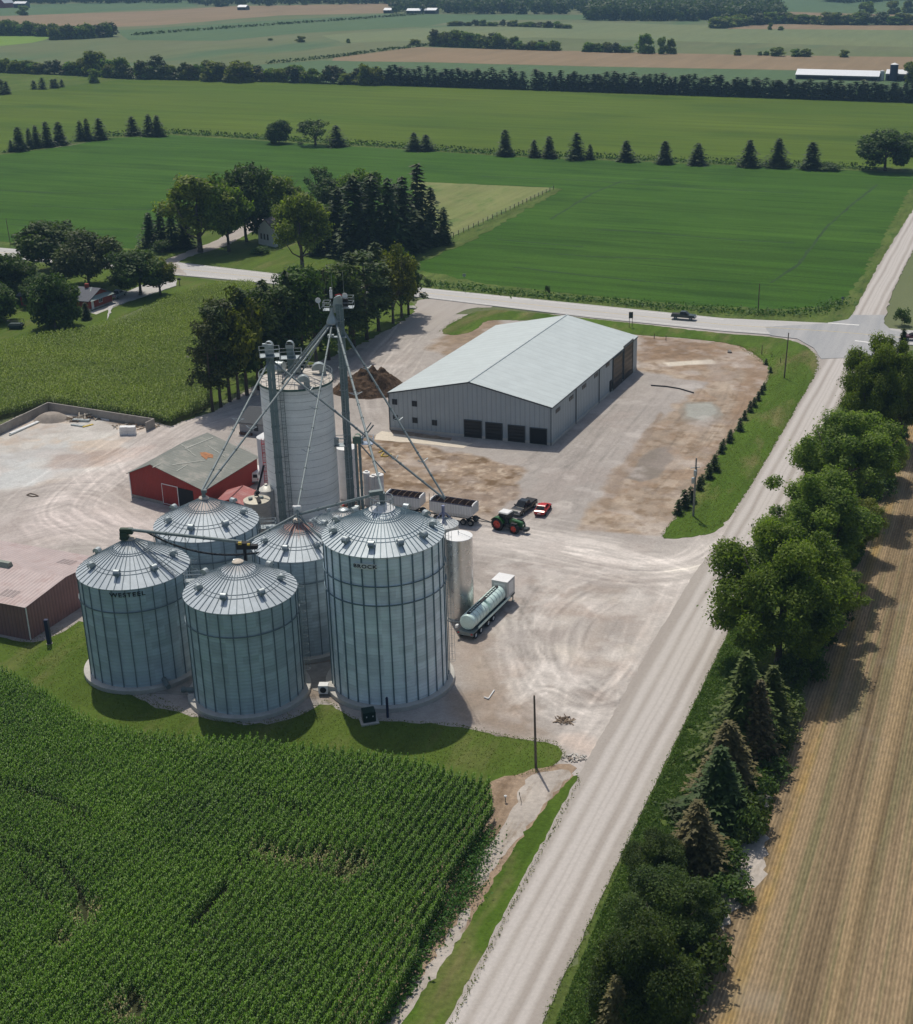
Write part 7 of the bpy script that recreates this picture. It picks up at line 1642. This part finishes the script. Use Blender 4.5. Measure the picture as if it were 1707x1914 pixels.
for i,(p_,dn) in enumerate((([(1243,1009),(1237,1000),(1265,965),(1300,918),(1345,846),(1400,770),(1432,718),(1442,690),(1412,662),(1375,643),(1280,632),(1195,627)],9),([(1310,1003),(1370,962),(1425,872),(1500,742),(1530,690),(1526,662)],7),([(1078,1447),(1082,1465),(960,1690),(838,1930)],9),([(850,1357),(900,1368),(960,1380),(1040,1390),(1056,1414),(1022,1440),(960,1452)],12),([(820,622),(850,600),(905,577),(1000,585),(1190,605)],6),([(330,795),(390,762),(480,715),(560,690),(640,660),(720,620),(770,590)],7),([(1012,1918),(1182,1558),(1331,1247),(1450,1002),(1567,757)],10),([(165,1150),(182,1240),(250,1308),(380,1343),(480,1358),(560,1340),(610,1310),(660,1345),(740,1350),(850,1357)],8))):
    strip_hedge('edge_grass',('ragged grass edge of the verge beside the bare soil','ragged grass edge along the upper gravel road','ragged grass edge on the left of the gravel road','ragged lawn edge by the near pole','ragged verge edge behind the warehouse','ragged grass edge under the pine row','ragged grass edge on the right of the gravel road','ragged lawn edge round the bin foundations')[i],p_,.16,.07,20+i,.085,dn*1.6,EG)
tufts('lawn_tufts','scattered taller grass on the lawn in front of the bins',[(0,1205),(160,1160),(200,1250),(380,1345),(600,1325),(680,1350),(850,1360),(1040,1392),(1050,1415),(960,1450),(800,1425),(560,1395),(250,1365),(60,1275)],14000,.1,EG,.08,.05)
tufts('verge_tufts','scattered grass tufts on the wide verge by the gravel road',[(1243,1005),(1300,925),(1400,775),(1440,690),(1375,645),(1520,665),(1500,740),(1425,870),(1340,990)],16000,.12,EG,.08,.05)
tufts('bank_grass','long green grass on the bank right of the gravel road',[(1020,1960),(1184,1558),(1333,1247),(1452,1002),(1500,1000),(1400,1280),(1345,1480),(1260,1740),(1180,1960)],150000,.16,leafmat('grass_blades',(.055,.105,.016),(.13,.20,.04),.3),.25)
# ================================================================ CORN
def corn(name,label,polypx,zt,rowgap,gap,leaves,leaflen,leafw,m,H0=2.3,cuts=(),tan=(),seed=1,ext=None,az=ROAD_AZ,jit=.05,patch=None,under=None):
    poly=[G(p[0],p[1],zt)[:2] for p in polypx]
    if ext: poly+=ext
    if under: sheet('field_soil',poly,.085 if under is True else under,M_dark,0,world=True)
    ca,sa=math.cos(az),math.sin(az); A_=np.array(poly); c=A_[:,0]*ca-A_[:,1]*sa; l=A_[:,0]*sa+A_[:,1]*ca
    cc=np.arange(c.min(),c.max(),rowgap); ll=np.arange(l.min(),l.max(),gap); C_,L_=np.meshgrid(cc,ll); C_=C_.ravel();L_=L_.ravel()+RN.uniform(-.06,.06,C_.size); C_=C_+RN.normal(size=C_.size)*jit*.6+.25*(fbm(C_,L_,30,2,3)-.5)*4
    X=C_*ca+L_*sa; Y=-C_*sa+L_*ca; k=inpoly(X,Y,poly)
    nz=fbm(X,Y,9,4,seed+4); nz2=fbm(X,Y,2.2,3,seed+9); tn=np.zeros(X.shape)
    for pts,w in cuts:
        d=segdist(X,Y,[G(p[0],p[1],zt)[:2] for p in pts]); k&=~(d<w*(.4+1.1*nz2))
    for (p,r) in tan:
        g=G(p[0],p[1],1.0); d=np.hypot(X-g[0],Y-g[1]); q=np.clip(1-d/(r*(.6+nz2)),0,1); tn=np.maximum(tn,q); k&=~((q>.15)&(RN.random(X.size)<.6*q))
    k&=RN.random(X.size)>.03
    X,Y,nz,nz2,tn=X[k],Y[k],nz[k],nz2[k],tn[k]; n=len(X); hs=H0*(.82+.3*nz+.16*nz2)*RN.uniform(.9,1.08,n)*(1-.45*tn); rot=RN.uniform(0,math.pi,n)
    Vs=[];F=[];vr=[]; base=0
    for j in range(leaves):
        f=(j+.5)/leaves; a=(rot if leaves<8 else (math.pi/2-az)+RN.normal(size=n)*.65)+(j%2)*math.pi+RN.normal(size=n)*.4; L=leaflen*RN.uniform(.7,1.15,n)*(1-.35*f); z0=hs*(.25+.68*f); up=hs*.12*RN.uniform(.5,1.5,n)
        dx,dy=np.cos(a),np.sin(a); w=leafw*RN.uniform(.8,1.2,n)
        b0=np.stack([X,Y,z0],1); m1=np.stack([X+dx*L*.5,Y+dy*L*.5,z0+up],1); e1=np.stack([X+dx*L,Y+dy*L,z0+up-L*RN.uniform(.15,.6,n)],1); sd=np.stack([-dy*w,dx*w,np.zeros(n)],1)
        V=np.stack([b0-sd*.5,b0+sd*.5,m1+sd,m1-sd,e1+sd*.12,e1-sd*.12],1)  # n,6,3
        i0=base+np.arange(n)*6; F.append(np.stack([i0,i0+1,i0+2,i0+3],1)); F.append(np.stack([i0+3,i0+2,i0+4,i0+5],1)); base+=n*6; Vs.append(V.reshape(-1,3))
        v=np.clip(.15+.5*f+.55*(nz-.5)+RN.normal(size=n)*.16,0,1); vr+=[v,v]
    if True: # tassel / top shoot
        t=np.stack([X,Y,hs*.95],1); e=np.stack([X+RN.normal(size=n)*.05,Y+RN.normal(size=n)*.05,hs*1.1],1); a=RN.uniform(0,6.28,n); sd=np.stack([np.cos(a)*.035,np.sin(a)*.035,np.zeros(n)],1)
        V=np.stack([t-sd,t+sd,e+sd*.6,e-sd*.6],1); i0=base+np.arange(n)*4; F.append(np.stack([i0,i0+1,i0+2,i0+3],1)); Vs.append(V.reshape(-1,3)); vr.append(np.clip(.75+RN.normal(size=n)*.2,0,1)); base+=n*4
    V=np.concatenate(Vs); Fq=np.concatenate(F); vv=np.concatenate(vr); mi=None; mats=m
    if tan:
        T_=[tn]*0
        tt=np.concatenate([np.concatenate([tn,tn]) for _ in range(leaves)]+[tn]); mi=(RN.random(len(tt))<tt*.75).astype(int); mats=[m,L_dry]
    me=npmesh(name,V,Fq,mats,attr=vv,mi=mi); o=bpy.data.objects.new(name,me); COL.objects.link(o); tag(o,label,'corn',kind='stuff'); return o
L_dry=leafmat('leaf_corn_dry',(.16,.13,.06),(.30,.25,.13),.2)
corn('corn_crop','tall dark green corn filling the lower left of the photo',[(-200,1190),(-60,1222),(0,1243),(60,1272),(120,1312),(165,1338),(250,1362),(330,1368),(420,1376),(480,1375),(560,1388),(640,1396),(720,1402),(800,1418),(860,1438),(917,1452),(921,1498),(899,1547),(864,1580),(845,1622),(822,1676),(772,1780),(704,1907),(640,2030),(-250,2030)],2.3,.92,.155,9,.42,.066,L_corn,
  cuts=[([(0,1457),(80,1480),(168,1522)],.4),([(0,1566),(60,1585),(112,1607)],.35),([(112,1607),(150,1660),(160,1720)],.35),([(421,1640),(395,1685),(373,1707)],.35),([(373,1707),(330,1760),(300,1800)],.25),([(474,1476),(520,1492),(580,1513)],.35),([(440,1595),(480,1605),(560,1612),(640,1625)],.35),([(40,1620),(80,1660),(100,1680)],.3),([(240,1840),(262,1880)],.6)],
  tan=[((655,1625),2.4),((160,1715),1.9),((240,1895),2.2),((600,1608),1.9),((500,1600),1.8),((118,1770),1.4),((560,1612),1.6),((530,1606),1.4),((640,1640),1.6)],under=.105,seed=2)
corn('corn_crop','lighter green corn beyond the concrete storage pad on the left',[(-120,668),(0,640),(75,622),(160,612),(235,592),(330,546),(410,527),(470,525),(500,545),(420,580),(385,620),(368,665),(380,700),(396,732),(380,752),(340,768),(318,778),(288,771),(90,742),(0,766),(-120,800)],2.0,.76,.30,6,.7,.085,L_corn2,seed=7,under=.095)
def hazebox():
    mb=MB(); mb.box((0,2700,55),(9400,6200,120)) ; o=mb.build('haze',bpy.data.materials.new('haze_air')); m=o.data.materials[0]; m.use_nodes=True; nt=m.node_tree; nt.nodes.clear()
    out=N(nt,'ShaderNodeOutputMaterial'); v=N(nt,'ShaderNodeVolumePrincipled'); v.inputs['Color'].default_value=(.42,.70,1,1); v.inputs['Density'].default_value=.00011; v.inputs['Anisotropy'].default_value=.0
    nt.links.new(v.outputs[0],out.inputs['Volume']); o['kind']='stuff'; o['label']='thin blue summer haze over the whole plain'; o['category']='haze'; return o
hazebox()
